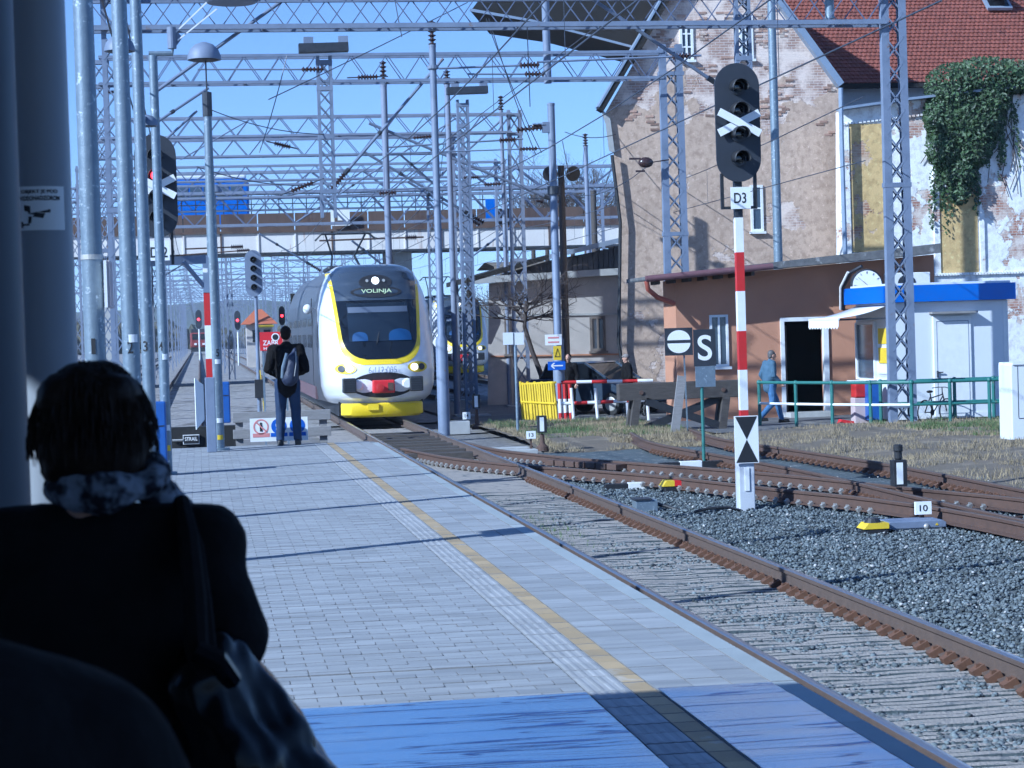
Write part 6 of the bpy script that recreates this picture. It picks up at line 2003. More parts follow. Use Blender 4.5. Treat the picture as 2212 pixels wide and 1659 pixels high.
rw = thing('striped_barrier', 'red and white striped tube barrier in front of the parked car', 'barrier', (W(1310, 905, 51).x, 51, -.25))
RYb = 50.9
for (ya, yb, n, off) in ((826, 826, 6, 0), (872, 868, 7, 1)):
    A, B = W(1212, ya, RYb + .3), W(1410, yb - 4, RYb)
    for i in range(n):
        MB().tube([A.lerp(B, i / n), A.lerp(B, (i + 1) / n)], .045, 10).build('rail_section', M['red' if (i + off) % 2 == 0 else 'white'], rw, smooth=True)
for x in (1238, 1290, 1356, 1400):
    a = W(x, 838, RYb + .1)
    MB().tube([(a.x, RYb + .1, -.25), (a.x - .05, RYb + .1, a.z)], .04, 8).build('post', M['white'], rw, smooth=True)
for k, x in enumerate((1208, 1219, 1230)):
    a, b = W(x, 828, 52), W(x + 4, 920, 52)
    P = [a.lerp(Vector((b.x, 52, -.25)), q) for q in (0, .38, .72, 1)]
    for j in range(3): MB().tube(P[j:j + 2], .05, 8).build('leaning_post', M['red' if j != 1 else 'white'], rw, smooth=True)

def railing(label, pts, top, mid, white_mid, h_off=0):
    gr = thing('green_railing', label, 'railing', (pts[0][0], pts[0][1], -.2), 'green tube railings before the booth')
    for (x, y) in pts:
        MB().tube([(x, y, -.25), (x, y, top)], .042, 8).build('post', M['green_rail'], gr, smooth=True)
        MB().ball((x, y, top), .06, 8).build('post_knob', M['green_rail'], gr, smooth=True)
    for (p, q) in zip(pts, pts[1:]):
        MB().tube([(*p, top), (*q, top)], .036, 8).build('top_rail', M['green_rail'], gr, smooth=True)
        MB().tube([(*p, mid), (*q, mid)], .03, 8).build('middle_rail', M['white' if white_mid and p[0] < 15.0 else 'green_rail'], gr, smooth=True)


def at(x, Y): 
    p = W(x, 850, Y); return (p.x, Y)


railing('front green tube railing running from the buffer stop to the right edge', [at(1640, 46.4), at(1719, 45.2), at(1797, 44.2), at(1880, 43.3), at(1969, 42.6), at(2052, 42.5), at(2137, 42.4), at(2178, 42.35)], W(1900, 826, 43.3).z, W(1900, 874, 43.3).z, True)
railing('second green tube railing close behind the front one at the booth', [at(1902, 44.1), at(1972, 44.0), at(2062, 43.9), at(2146, 43.8), at(2225, 43.7)], W(2050, 820, 43.9).z, W(2050, 868, 43.9).z, False)

# ================================================================== BICYCLE, BINS AT THE BOOTH
def bicycle(label, X, Y, ang, s=1.0):
    t = thing('bicycle', label, 'bicycle', (X, Y, -.19))
    T = Matrix.Translation((X, Y, -.19)) @ Matrix.Rotation(ang, 4, 'Z') @ Matrix.Scale(s, 4)
    def tor(cx, r_, rr, nm, mt, par):
        pts_ = [Vector((cx + r_ * math.cos(6.2832 * k / 28), 0, .34 + r_ * math.sin(6.2832 * k / 28))) for k in range(29)]
        return MB(T).tube(pts_, rr, 6, cap=False).build(nm, mt, par, smooth=True)
    for cx in (-.52, .52):
        w_ = tor(cx, .33, .018, 'wheel', M['rubber'], t)
        sp = MB(T)
        for k in range(12):
            a = 6.2832 * k / 12; sp.bar((cx, 0, .34), (cx + .32 * math.cos(a), 0, .34 + .32 * math.sin(a)), .004)
        sp.build('spokes', M['bolt'], w_)
    f = MB(T)
    for p, q in (((-.52, 0, .34), (-.12, 0, .32)), ((-.12, 0, .32), (-.25, 0, .85)), ((-.25, 0, .75), (-.52, 0, .34)), ((-.12, 0, .32), (.35, 0, .75)), ((-.22, 0, .72), (.33, 0, .8)), ((.33, 0, .85), (.52, 0, .34))):
        f.tube([p, q], .018, 6)
    f.build('frame', M['black'], t)
    MB(T).ball((-.27, 0, .9), (.13, .07, .04), 8).build('saddle', M['rubber'], t)
    MB(T).tube([(.24, -.27, .98), (.32, -.1, 1.0), (.32, .1, 1.0), (.24, .27, .98)], .014, 6).tube([(.33, 0, .8), (.32, 0, 1.0)], .016, 6).build('handlebar', M['dark_metal'], t)
    MB(T).lathe((-.12, .02, .32), [(.09, 0), (.09, .02)], 14, (0, 1, 0)).build('chainring', M['dark_metal'], t)


c = W(2022, 905, 44.25)
bicycle('black bicycle leaning against the white booth by its door', c.x, 44.25, math.radians(35), .82)
c = W(1392, 880, 52.5); bicycle('bicycle parked behind the buffer stop near the dark-coated person', c.x, 53.2, math.radians(60), .95)
a = W(1856, 905, 45.5)
t = thing('red_bin', 'red and pale bin standing left of the booth counter', 'bin', (a.x, 45.5, -.19))
MB().bb(a.x - .17, a.x + .17, 45.3, 45.6, -.19, .42).build('body', mat('pinkish_bin', (.5, .4, .4), .6, 0, (.45, .36, .36), 3, .4), t, bevel=.02)
MB().bb(a.x - .15, a.x + .2, 45.28, 45.62, .425, .75).build('top', M['red'], t, bevel=.03)
a = W(1886, 905, 45.2)
t = thing('blue_bin', 'blue bin between the red bin and the booth', 'bin', (a.x, 45.2, -.19))
MB().bb(a.x - .15, a.x + .15, 45.1, 45.4, -.1, .75).build('body', M['blue'], t, bevel=.02)
MB().lathe((a.x, 45.25, .752), [(.16, 0), (.13, .06)], 14).build('lid', M['dark_metal'], t)
a = W(1832, 912, 45)
tag(MB().prism([(a.x - .2, 45, -.18), (a.x + .16, 45, -.18), (a.x + .14, 45, -.1), (a.x - .14, 45, -.05)], (0, .25, 0)).build('dustpan', M['red_bright'], base=(a.x, 45, -.18)), 'red dustpan on the path before the hut', 'dustpan')

# ================================================================== PARKED CAR
cc = W(1283, 900, 55.6)
car = thing('parked_car', 'dark blue-grey hatchback parked behind the striped barrier', 'car', (cc.x, 55.6, -.2))
T = Matrix.Translation((cc.x + .35, 56.6, -.2)) @ Matrix.Rotation(math.radians(-52), 4, 'Z')
M['carpaint'] = mat('dark_car_paint', (.06, .085, .13), .25, .4, (.065, .09, .135), 2, .3, coat=.8)
prof = [(-1.95, .35), (-1.98, .8), (-1.9, 1.0), (-1.0, 1.02), (.75, .98), (1.6, .86), (1.92, .7), (1.98, .45), (1.9, .3), (-1.9, .28)]
def loft(profile, ws):
    mb = MB(T)
    n = len(profile)
    vs_ = []
    for w in ws:
        sgn, sc = w
        for (x, z) in profile: vs_.append((x * sc, sgn, z))
    m_ = len(ws)
    fs = [tuple(range(n))[::-1], tuple((m_ - 1) * n + k for k in range(n))]
    for j in range(m_ - 1):
        for k in range(n): fs.append((j * n + k, j * n + (k + 1) % n, (j + 1) * n + (k + 1) % n, (j + 1) * n + k))
    return mb.add(vs_, fs)
loft(prof, [(-.84, .97), (-.78, 1), (.78, 1), (.84, .97)]).build('body', M['carpaint'], car, bevel=.05)
loft([(-1.7, 1.0), (-1.35, 1.42), (.1, 1.45), (.95, .97)], [(-.68, .97), (-.6, 1), (.6, 1), (.68, .97)]).build('glasshouse', M['glass_dark'], car, bevel=.03)
loft([(-1.4, 1.41), (-1.3, 1.46), (.05, 1.48), (.15, 1.44)], [(-.62, 1), (.62, 1)]).build('roof', M['carpaint'], car)
for y in (-.68, .68):
    MB(T).bar((-1.5, y, 1.1), (-1.32, y, 1.43), .05).bar((.12, y, 1.45), (.97, y, .98), .05).bar((-.5, y, 1.0), (-.5, y, 1.45), .05).build('pillar', M['carpaint'], car)
for x in (-1.25, 1.2):
    for y in (-.8, .8):
        w_ = MB(T).lathe((x, y - .1, .31), [(.31, 0), (.31, .2)], 22, (0, 1, 0)).build('wheel', M['rubber'], car)
        s = -1 if y < 0 else 1
        MB(T).lathe((x, y + s * .1, .31), [(.2, 0), (.18, .012), (.05, .02)], 18, (0, s, 0)).build('rim', M['bolt'], w_)
M['headlamp'] = mat('headlamp_glass', (.75, .78, .82), .1, .3)
for y in (-.58, .58):
    MB(T).ball((1.78, y, .72), (.2, .2, .1), 12).build('headlight', M['headlamp'], car, smooth=True)
MB(T).bb(1.94, 2.0, -.6, .6, .34, .5).build('bumper', M['carpaint'], car, bevel=.02)
MB(T).bb(1.9, 1.965, -.3, .3, .6, .7).build('grille', M['black'], car)

# ================================================================== PEOPLE
def M_at(X, Y, z, ang):
    return Matrix.Translation((X, Y, z)) @ Matrix.Rotation(ang, 4, 'Z')


def fig_caps(T, segs):
    mb = MB(T)
    for s in segs:
        if len(s) == 2: mb.ball(s[0], s[1], 14)
        else: mb.cap(*s, n=12)
    return mb


M['hair'] = mat('dark_hair', (.012, .008, .006), .6, 0, (.018, .011, .008), 30, .5, .3, 90, stretch=(1, 1, .2), spec=.15)
M['coat_black'] = mat('black_coat', (.008, .0075, .0085), .9, 0, (.012, .011, .012), 8, .5, .25, 40, spec=.12)
M['jacket_navy'] = mat('navy_jacket', (.007, .009, .016), .75, 0, (.01, .013, .022), 8, .5, .25, 40, spec=.15)
M['jeans'] = mat('dark_jeans', (.014, .028, .07), .85, 0, (.02, .04, .095), 9, .5, .2, 80)
M['jeans_light'] = mat('blue_jeans', (.07, .16, .33), .85, 0, (.05, .12, .26), 9, .5, .2, 80)
M['denim'] = mat('denim_jacket', (.07, .13, .2), .85, 0, (.05, .1, .16), 8, .5, .2, 80)
M['shoe'] = mat('dark_shoes', (.02, .018, .018), .5)
M['leather'] = mat('black_leather', (.004, .004, .0055), .22, 0, spec=.17)


def hand(mb, w, d, side, s=1.0):
    """palm and five bent fingers from the wrist w along d."""
    d = Vector(d).normalized(); side = Vector(side).normalized(); nrm = d.cross(side).normalized()
    c = Vector(w) + d * .05 * s
    mb.cap(Vector(w), c + d * .03 * s, .028 * s, .036 * s)
    for k, L in enumerate((.06, .072, .068, .052)):
        b = c + d * .035 * s + side * ((k - 1.5) * .021 * s)
        m_ = b + d * L * .55 * s + nrm * .01 * s
        mb.cap(b, m_, .0105 * s, .0095 * s, n=6); mb.cap(m_, m_ + d * L * .3 * s + nrm * L * .4 * s, .0095 * s, .0085 * s, n=6)
    b = c - side * .03 * s
    mb.cap(b, b - side * .03 * s + d * .035 * s, .012 * s, .0095 * s, n=6)


def person(label, X, Y, z, ang, H, pose, mats, hairstyle='short', group=None, voxel=.018):
    t = thing('person', label, 'person', (X, Y, z), group)
    s = H / 1.75
    T = M_at(X, Y, z, ang) @ Matrix.Scale(s, 4)
    J = dict(pel=(0, 0, .95), chest=(0, .0, 1.3), neck=(0, 0, 1.48), head=(0, .02, 1.63),
             shL=(-.19, 0, 1.42), shR=(.19, 0, 1.42), elL=(-.26, -.03, 1.14), elR=(.26, -.03, 1.14), haL=(-.25, .1, .92), haR=(.25, .1, .92),
             hiL=(-.09, 0, .92), hiR=(.09, 0, .92), knL=(-.11, .02, .5), knR=(.11, .02, .5), anL=(-.12, -.02, .09), anR=(.12, -.02, .09))
    J.update(pose)
    J = {k: Vector(v) for k, v in J.items()}
    b = MB(T)
    # body: head with nose, ears and chin, neck, trunk, arms, legs, hands
    hd = J['head']
    b.ball(hd + Vector((0, 0, .02)), (.075, .093, .105), 16)
    b.cap(hd + Vector((0, .04, -.06)), hd + Vector((0, .055, -.075)), .042, .036)
    b.cap(hd + Vector((0, .092, .005)), hd + Vector((0, .108, -.02)), .012, .016, n=6)
    for sx in (-1, 1): b.ball(hd + Vector((sx * .077, -.005, 0)), (.012, .022, .032), 8)
    b.cap(J['neck'] - Vector((0, 0, .06)), hd - Vector((0, .01, .05)), .056, .052)
    b.cap(J['pel'], J['chest'], .13, .14)
    for S in 'LR':
        b.cap(J['chest'] + Vector((0, 0, .07)), J['sh' + S], .09, .06)
        b.cap(J['sh' + S], J['el' + S], .05, .04); b.cap(J['el' + S], J['ha' + S], .038, .027)
        b.cap(J['hi' + S], J['kn' + S], .08, .052); b.cap(J['kn' + S], J['an' + S], .05, .035)
        f = J['an' + S]
        b.cap(f - Vector((0, .03, .04)), f + Vector((0, .15, -.06)), .04, .032)
    remesh(b, 'body', M['skin'], t, voxel * s, 2)
    hb = MB(T)
    for S in 'LR':
        dd = (J['ha' + S] - J['el' + S])
        hand(hb, J['ha' + S], dd, (1 if S == 'L' else -1, .2, 0))
    hb.build('hands', M['skin'], t, smooth=True)
    # eyes and mouth
    e = MB(T)
    for sx in (-1, 1): e.ball(hd + Vector((sx * .03, .085, .02)), (.011, .008, .007), 8)
    e.bb(hd.x - .022, hd.x + .022, hd.y + .085, hd.y + .1, hd.z - .048, hd.z - .042)
    e.build('face_features', M['hair'], t)
    # clothing shells
    j = MB(T)
    j.cap(J['pel'] + Vector((0, 0, -.09)), J['chest'], .168, .172)
    j.ball((J['pel'] * .4 + J['chest'] * .6), (.2, .14, .3), 14)
    for S in 'LR':
        j.cap(J['chest'] + Vector((0, 0, .08)), J['sh' + S], .11, .085)
        j.cap(J['sh' + S], J['el' + S], .085, .068); j.cap(J['el' + S], J['el' + S].lerp(J['ha' + S], .92), .066, .05)
    j.cap(J['neck'] - Vector((0, 0, .05)), J['neck'] + Vector((0, 0, .01)), .075, .068)
    remesh(j, 'jacket', mats[0], t, voxel * s, 3, .012 * s, 9)
    p = MB(T)
    p.cap(J['pel'] - Vector((0, 0, .02)), J['pel'] + Vector((0, 0, .06)), .155, .15)
    for S in 'LR':
        p.cap(J['hi' + S], J['kn' + S], .105, .078); p.cap(J['kn' + S], J['an' + S] + Vector((0, 0, .0)), .076, .062)
    remesh(p, 'trousers', mats[1], t, voxel * s * .8, 2, .006 * s, 12)
    for S in 'LR':
        sh_ = MB(T); f = J['an' + S]
        sh_.cap(f - Vector((0, .035, .045)), f + Vector((0, .16, -.055)), .05, .042).bb(f.x - .045, f.x + .045, f.y - .08, f.y + .2, f.z - .095, f.z - .07)
        remesh(sh_, 'shoe', M['shoe'], t, .012 * s, 2)
    h = MB(T)
    if hairstyle == 'short':
        h.ball(hd + Vector((0, -.02, .045)), (.084, .092, .09), 14)
        h.ball(hd + Vector((0, -.05, -.005)), (.074, .058, .075), 12)
        remesh(h, 'hair', mats[2] if len(mats) > 2 else M['hair'], t, .012 * s, 1, .004, 40)
    elif hairstyle == 'cap':
        h.ball(hd + Vector((0, -.01, .055)), (.09, .105, .08), 14); h.cap(hd + Vector((-.04, .09, .06)), hd + Vector((.04, .09, .06)), .02)
        remesh(h, 'cap', mats[2], t, .012 * s, 2)
    return t, J, T


# man waiting at the platform end, seen from behind
c = W(622, 957, 31.15)
mn, J, T = person('man in black jacket and jeans standing at the platform end, seen from behind', c.x + .02, 31.15, PZ, math.radians(-5), 1.80,
                  dict(haL=(-.12, .2, 1.02), haR=(.16, .22, 1.05), elL=(-.275, -.05, 1.13), elR=(.28, -.05, 1.12), anL=(-.13, 0, .09), anR=(.13, 0, .09)), (M['coat_black'], M['jeans']))
bag = thing('rucksack', 'navy sling rucksack on the back of the man at the platform end', 'rucksack', (c.x, 31.0, PZ + 1.3))
Tb = T
rb2 = MB(Tb)
rb2.cap((.05, -.2, 1.0), (.1, -.2, 1.28), .13, .09).cap((.09, -.2, 1.25), (.14, -.17, 1.42), .07, .03)
M['bagnavy'] = mat('navy_bag', (.016, .022, .05), .6, 0, (.022, .03, .065), 6, .4, .3, 30)
rb2.M = Tb
remesh(rb2, 'bag', M['bagnavy'], bag, .02, 3, .008, 9)
MB(Tb).tube([(-.06, -.27, 1.0), (-.045, -.3, 1.15), (.02, -.26, 1.36)], .022, 6).build('strap', M['galv'], bag, smooth=True)
MB(Tb).tube([(.12, -.31, 1.02), (.15, -.3, 1.2), (.15, -.25, 1.38)], .006, 6).build('piping', M['bolt'], bag)

# walker in denim by the hut door
c = W(1665, 914, 47.2)
person('grey-haired man in a denim jacket and blue jeans walking past the hut door', c.x, 47.2, -.19, math.radians(-80), 1.76,
       dict(anL=(-.1, .34, .1), anR=(.1, -.32, .16), knL=(-.1, .22, .5), knR=(.1, .02, .48), elL=(-.25, -.1, 1.16), haL=(-.24, .05, .92), elR=(.25, -.02, 1.14), haR=(.22, .18, .95), head=(0, .08, 1.61), neck=(0, .03, 1.47)), (M['denim'], M['jeans_light'], mat('grey_hair', (.07, .065, .065), .6, 0, (.12, .11, .11), 30, .5)))
c = W(1357, 905, 54.2)
person('person in a dark coat and grey cap behind the striped barrier', c.x, 54.2, -.2, math.radians(95), 1.68, dict(), (M['coat_black'], M['jacket_navy'], mat('grey_cap', (.25, .22, .21), .8, 0, (.2, .18, .17), 8, .4)), 'cap')
c = W(1232, 905, 55.6)
person('person in black half hidden behind the pale pole', c.x, 55.6, -.2, math.radians(150), 1.72, dict(), (M['coat_black'], M['coat_black']))

# ------------------------------------------------------------------ woman in the foreground, seen from behind
WD = 3.2
hc = W(203, 918, WD)
wz = PZ
w_ = thing('person', 'dark-haired woman in black coat with patterned scarf waiting close to the camera', 'person', (hc.x, WD, wz))
T = Matrix.Translation((hc.x, WD, 0)) @ Matrix.Rotation(math.radians(-8), 4, 'Z')
hz = hc.z
def zat(y): return W(220, y, WD).z
def xat(x): return W(x, 1200, WD).x - hc.x
shz = zat(1172)
b = MB(T)
b.ball((0, .02, hz + .0), (.068, .085, .09), 16).cap((0, .05, hz - .07), (0, .07, hz - .085), .04, .034).cap((0, .0, hz - .16), (0, 0, hz - .05), .055, .052)
b.cap((.01, 0, wz + .9), (.01, 0, shz - .1), .12, .12)
for s in (-1, 1):
    b.cap((s * .09, 0, wz + .85), (s * .1, .02, wz + .46), .085, .055); b.cap((s * .1, .02, wz + .46), (s * .1, 0, wz + .08), .05, .035); b.cap((s * .1, -.02, wz + .05), (s * .1, .14, wz + .03), .04, .03)
    b.cap((s * .155, 0, shz - .03), (s * .205, -.03, zat(1380)), .045, .038); b.cap((s * .205, -.03, zat(1390)), (s * .16, .18, zat(1420)), .036, .026)
remesh(b, 'body', M['skin'], w_, .014, 2)
hb = MB(T)
for s in (-1, 1): hand(hb, (s * .15, .2, zat(1420)), (-s * .3, 1, 0), (s, 0, 0))
hb.build('hands', M['skin'], w_, smooth=True)
e = MB(T)
for sx in (-1, 1): e.ball((sx * .03, .105, hz + .0), (.011, .008, .007), 8)
e.bb(-.022, .022, .105, .115, hz - .065, hz - .058)
e.build('face_features', M['hair'], w_)
h = MB(T)
h.ball((0, -.005, hz + .012), (.086, .1, .088), 18).ball((-.035, -.04, hz + .045), (.043, .06, .04), 12).ball((.035, -.03, hz + .047), (.043, .06, .036), 12)
h.ball((0, -.015, hz - .03), (.09, .085, .065), 16).ball((.045, -.03, hz - .06), (.036, .045, .03), 12).ball((-.045, -.03, hz - .06), (.036, .045, .03), 12)
hr = remesh(h, 'hair', M['hair'], w_, .008, 3, .006, 22)
st = MB(T)
rh_ = random.Random(2)
for k in range(520):
    a = rh_.uniform(0, 6.283); zt_ = rh_.uniform(-.3, 1)
    p = Vector((.088 * math.cos(a) * math.sqrt(max(.05, 1 - max(0, zt_) ** 2)), -.01 + .1 * math.sin(a) * math.sqrt(max(.05, 1 - max(0, zt_) ** 2)), hz + .01 + .09 * zt_))
    q = p + Vector((p.x * rh_.uniform(.03, .16), (p.y) * rh_.uniform(.03, .16), -.03 - .02 * rh_.random()))
    st.tube([p, (p + q) / 2 + Vector((p.x * .05, p.y * .05, 0)), q], [.0022, .002, .0006], 4)
st.build('hair_strands', M['hair'], hr, kind='stuff')
ct = MB(T)
xr = lambda x: xat(x)
ct.cap((.0, 0, zat(1700)), (.0, 0, zat(1360)), .185, .15)
ct.ball((0, .0, zat(1440)), (.2, .15, .25), 16)
ct.cap((-.03, 0, shz - .02), (.165, 0, shz - .01), .09, .07).cap((.03, 0, shz - .02), (-.165, 0, shz - .01), .09, .07)
ct.cap((0.015, 0, shz - .03), (0.015, 0, shz + .0), .1, .075)
for s in (-1, 1):
    ct.cap((s * .155, 0, shz - .03), (s * .205, -.03, zat(1370)), .07, .058)
    ct.cap((s * .205, -.03, zat(1385)), (s * .16, .16, zat(1415)), .062, .046)
ct.cap((.0, 0, zat(1700)), (.0, 0, wz + .75), .19, .23)
remesh(ct, 'coat', M['coat_black'], w_, .012, 4, .008, 8)
tr_ = MB(T)
for s in (-1, 1): tr_.cap((s * .09, 0, wz + .8), (s * .1, .02, wz + .46), .1, .07); tr_.cap((s * .1, .02, wz + .46), (s * .1, 0, wz + .08), .068, .055)
remesh(tr_, 'trousers', M['jacket_navy'], w_, .016, 2)
for s in (-1, 1):
    q = MB(T); q.cap((s * .1, -.03, wz + .05), (s * .1, .15, wz + .04), .048, .04)
    remesh(q, 'shoe', M['shoe'], w_, .012, 2)
# scarf: two twisted loops
M['scarf'] = mat('patterned_scarf', (.22, .245, .3), .85, 0, (.012, .012, .018), 30, 1.1, .4, 30, c3=(.02, .02, .03), s3=22, a3=.5, detail=2, spec=.1)
sc2 = MB(T)
for (r0, zz_, rr, ph) in ((.07, hz - .086, .02, 0), (.075, hz - .1, .021, 1.3)):
    pts_ = []
    for k in range(30):
        a = 6.2832 * k / 29
        pts_.append(Vector((.018 + r0 * math.cos(a) * 1.08, r0 * .9 * math.sin(a) - .005, zz_ + .012 * math.sin(2 * a + ph) + .01 * math.cos(a))))
    for p, q in zip(pts_, pts_[1:]): sc2.cap(p, q, rr, n=8)
sc2.cap((.085, .04, hz - .11), (.11, .07, hz - .14), .03, .03)
remesh(sc2, 'scarf', M['scarf'], w_, .007, 2, .008, 16)
# shoulder bag hanging at her right side
bc = W(545, 1580, WD - .12)
sb_ = thing('shoulder_bag', "soft black leather shoulder bag hanging at the woman's side", 'shoulder bag', bc)
bg_ = MB()
bg_.cap(W(450, 1440, WD - .14), W(470, 1400, WD - .14), .035, .025)
bg_.cap(W(470, 1470, WD - .1), W(560, 1610, WD - .1), .075, .085).cap(W(450, 1490, WD - .16), W(500, 1650, WD - .16), .06, .085)
bg_.cap(W(540, 1520, WD - .05), W(640, 1700, WD - .05), .05, .07).cap(W(480, 1650, WD - .12), W(620, 1740, WD - .12), .1, .09)
remesh(bg_, 'body', M['leather'], sb_, .008, 4, .014, 8)
MB().tube([W(392, 1085, WD - .02), W(408, 1160, WD - .12), W(420, 1290, WD - .19), W(425, 1400, WD - .2), W(450, 1460, WD - .2)], [.014, .016, .018, .018, .02], 8).build('strap', M['coat_black'], sb_, smooth=True)
MB().tube([W(396, 1088, WD + .02), W(424, 1180, WD - .1), W(440, 1300, WD - .18), W(455, 1440, WD - .17)], .012, 8).build('strap', M['coat_black'], sb_, smooth=True)
MB().tube([W(420, 1405, WD - .22), W(470, 1425, WD - .22), W(500, 1470, WD - .19)], .016, 8).build('top_handle', M['leather'], sb_, smooth=True)

# shoulder of another traveller right before the camera, head outside the frame
OD = 1.75
oc = W(-215, 1200, OD)
op = thing('person', 'traveller in a dark jacket nearest the camera, only the shoulder in the corner', 'person', (oc.x, OD, PZ))
T = Matrix.Translation((oc.x, OD, 0)) @ Matrix.Rotation(math.radians(10), 4, 'Z')
sz = W(100, 1350, OD).z
b = MB(T)
b.ball((-.06, .03, sz + .2), (.078, .095, .11), 16).cap((-.06, 0, sz + .02), (-.06, .02, sz + .14), .058, .055).cap((-.05, .12, sz + .19), (-.05, .14, sz + .17), .014, .016)
b.cap((0, 0, PZ + .9), (0, 0, sz - .22), .13, .12)
for s in (-1, 1):
    b.cap((s * .09, 0, PZ + .86), (s * .1, .02, PZ + .46), .085, .055); b.cap((s * .1, .02, PZ + .46), (s * .1, 0, PZ + .08), .05, .035); b.cap((s * .1, -.02, PZ + .05), (s * .1, .16, PZ + .03), .04, .03)
    xs_ = .13 if s > 0 else -.26; xe_ = .235 if s > 0 else -.33; xh_ = .2 if s > 0 else -.28
    b.cap((xs_, 0, sz - .15), (xe_, .0, sz - .36), .05, .04); b.cap((xe_, 0, sz - .36), (xh_, .15, sz - .5), .038, .027)
remesh(b, 'body', M['skin'], op, .016, 2)
hb = MB(T)
for xh_, s in ((.2, 1), (-.28, -1)): hand(hb, (xh_, .16, sz - .51), (0, .6, -1), (s, 0, 0))
hb.build('hands', M['skin'], op, smooth=True)
h = MB(T); h.ball((-.06, .0, sz + .23), (.088, .1, .1), 14); remesh(h, 'hair', M['hair'], op, .012, 2, .005, 30)
ct = MB(T)
ct.cap((0, 0, PZ + .85), (0, 0, sz - .2), .19, .2)
ct.cap((-.06, 0, sz - .04), (.12, 0, sz - .13), .08, .1).cap((-.06, 0, sz - .04), (-.26, 0, sz - .09), .085, .1)
ct.cap((.125, 0, sz - .14), (.235, 0, sz - .36), .105, .08).cap((.235, 0, sz - .36), (.2, .14, sz - .5), .078, .058).cap((-.26, 0, sz - .1), (-.33, 0, sz - .36), .1, .075).cap((-.33, 0, sz - .36), (-.28, .14, sz - .5), .075, .058)
remesh(ct, 'jacket', M['coat_black'], op, .014, 4, .006, 7)
tr_ = MB(T)
for s in (-1, 1): tr_.cap((s * .09, 0, PZ + .88), (s * .1, .02, PZ + .46), .11, .075); tr_.cap((s * .1, .02, PZ + .46), (s * .1, 0, PZ + .08), .073, .06)
remesh(tr_, 'trousers', M['jacket_navy'], op, .018, 2)
for s in (-1, 1):
    q = MB(T); q.cap((s * .1, -.03, PZ + .05), (s * .1, .16, PZ + .04), .05, .042)
    remesh(q, 'shoe', M['shoe'], op, .014, 2)

# ================================================================== VEGETATION
M['bark'] = mat('dark_bark', (.07, .055, .05), .9, 0, (.05, .04, .038), 10, .5, .4, 40)
M['twig'] = mat('twigs', (.09, .07, .065), .9, 0, (.06, .048, .045), 10, .5)


def bare_tree(label, pts_trunk, r0, spread, n1, L, seed, depth=3, droop=.0, group=None, twist=.5):
    r = random.Random(seed)
    base = pts_trunk[0]
    t = thing('bare_tree', label, 'tree', base, group)
    n = len(pts_trunk)
    MB().tube(pts_trunk, [r0 * (1 - .5 * i / (n - 1)) for i in range(n)], 10).build('trunk', M['bark'], t, smooth=True)
    br = MB()

    def grow(p, d, L, rad, k):
        pts = [p]; q = p.copy(); dd = d.copy()
        m_ = 4
        for i in range(m_):
            dd = (dd + Vector((r.uniform(-1, 1), r.uniform(-1, 1), r.uniform(-.6, .8) - droop)) * .22 * twist * 2).normalized()
            q = q + dd * L / m_; pts.append(q.copy())
        br.tube(pts, [rad * (1 - .75 * i / m_) for i in range(m_ + 1)], 4 if k < 2 else 5, cap=False)
        if k > 0:
            for j in range(r.choice((3, 4, 4, 5))):
                a = pts[r.randint(1, m_)]
                nd = (dd + Vector((r.uniform(-1, 1), r.uniform(-1, 1), r.uniform(-.7, .9)))).normalized()
                grow(a, nd, L * r.uniform(.5, .75), rad * .5, k - 1)
    for i in range(n1):
        p = Vector(pts_trunk[-1]).lerp(Vector(pts_trunk[-2]), r.random() * .9)
        a = 6.2832 * i / n1 + r.uniform(-.4, .4)
        d = Vector((math.cos(a) * spread, math.sin(a) * spread * .6, r.uniform(.0, .8))).normalized()
        grow(p, d, L * r.uniform(.8, 1.2), r0 * .42, depth)
    br.build('branches', M['twig'], t)
    return t


TYy = 60.0
P = [W(x, y, TYy) for x, y in ((1170, 880), (1170, 812), (1150, 760), (1133, 705), (1137, 650))]
P[0].z = -.25
bare_tree('bare leafless tree in front of the grey shed wall', P, .095, 1.4, 12, 1.05, 4, 3, .1)
for i, (x, y, Y, s) in enumerate(((1180, 470, 128, 1.2), (1235, 470, 130, 1.35), (1290, 470, 127, 1.2), (1150, 470, 133, .9), (1210, 480, 126, 1.0), (1265, 480, 124, 1.1))):
    b = W(x, y, Y)
    b0 = Vector((b.x, Y, b.z - 3.0))
    tps = [b0, b0 + Vector((0, 0, 1.5)), b0 + Vector((.1, 0, 3.0))]
    t = bare_tree(('bare bushy tree beyond the overpass, %s' % ('left of the slim pole', 'behind the slim pole', 'nearest the gable', 'farthest left, behind the pale pole', 'low one under the floodlights', 'low one beside the timber pole')[i]), tps, .16, .7, 12, 1.9 * s, 20 + i, 3, -.45, 'bare trees beyond the overpass', .35)
# low embankment carrying them
mb = MB(); grid(mb, [[(W(1080, 500, 122).x + k * 3, 121 + (j * 4), (-.3, 6.2, 6.6, 6.2)[j] + .3 * nn(k, j)) for k in range(9)] for j in range(4)])
mb.build('embankment', M['grassy'], smooth=True, kind='structure')

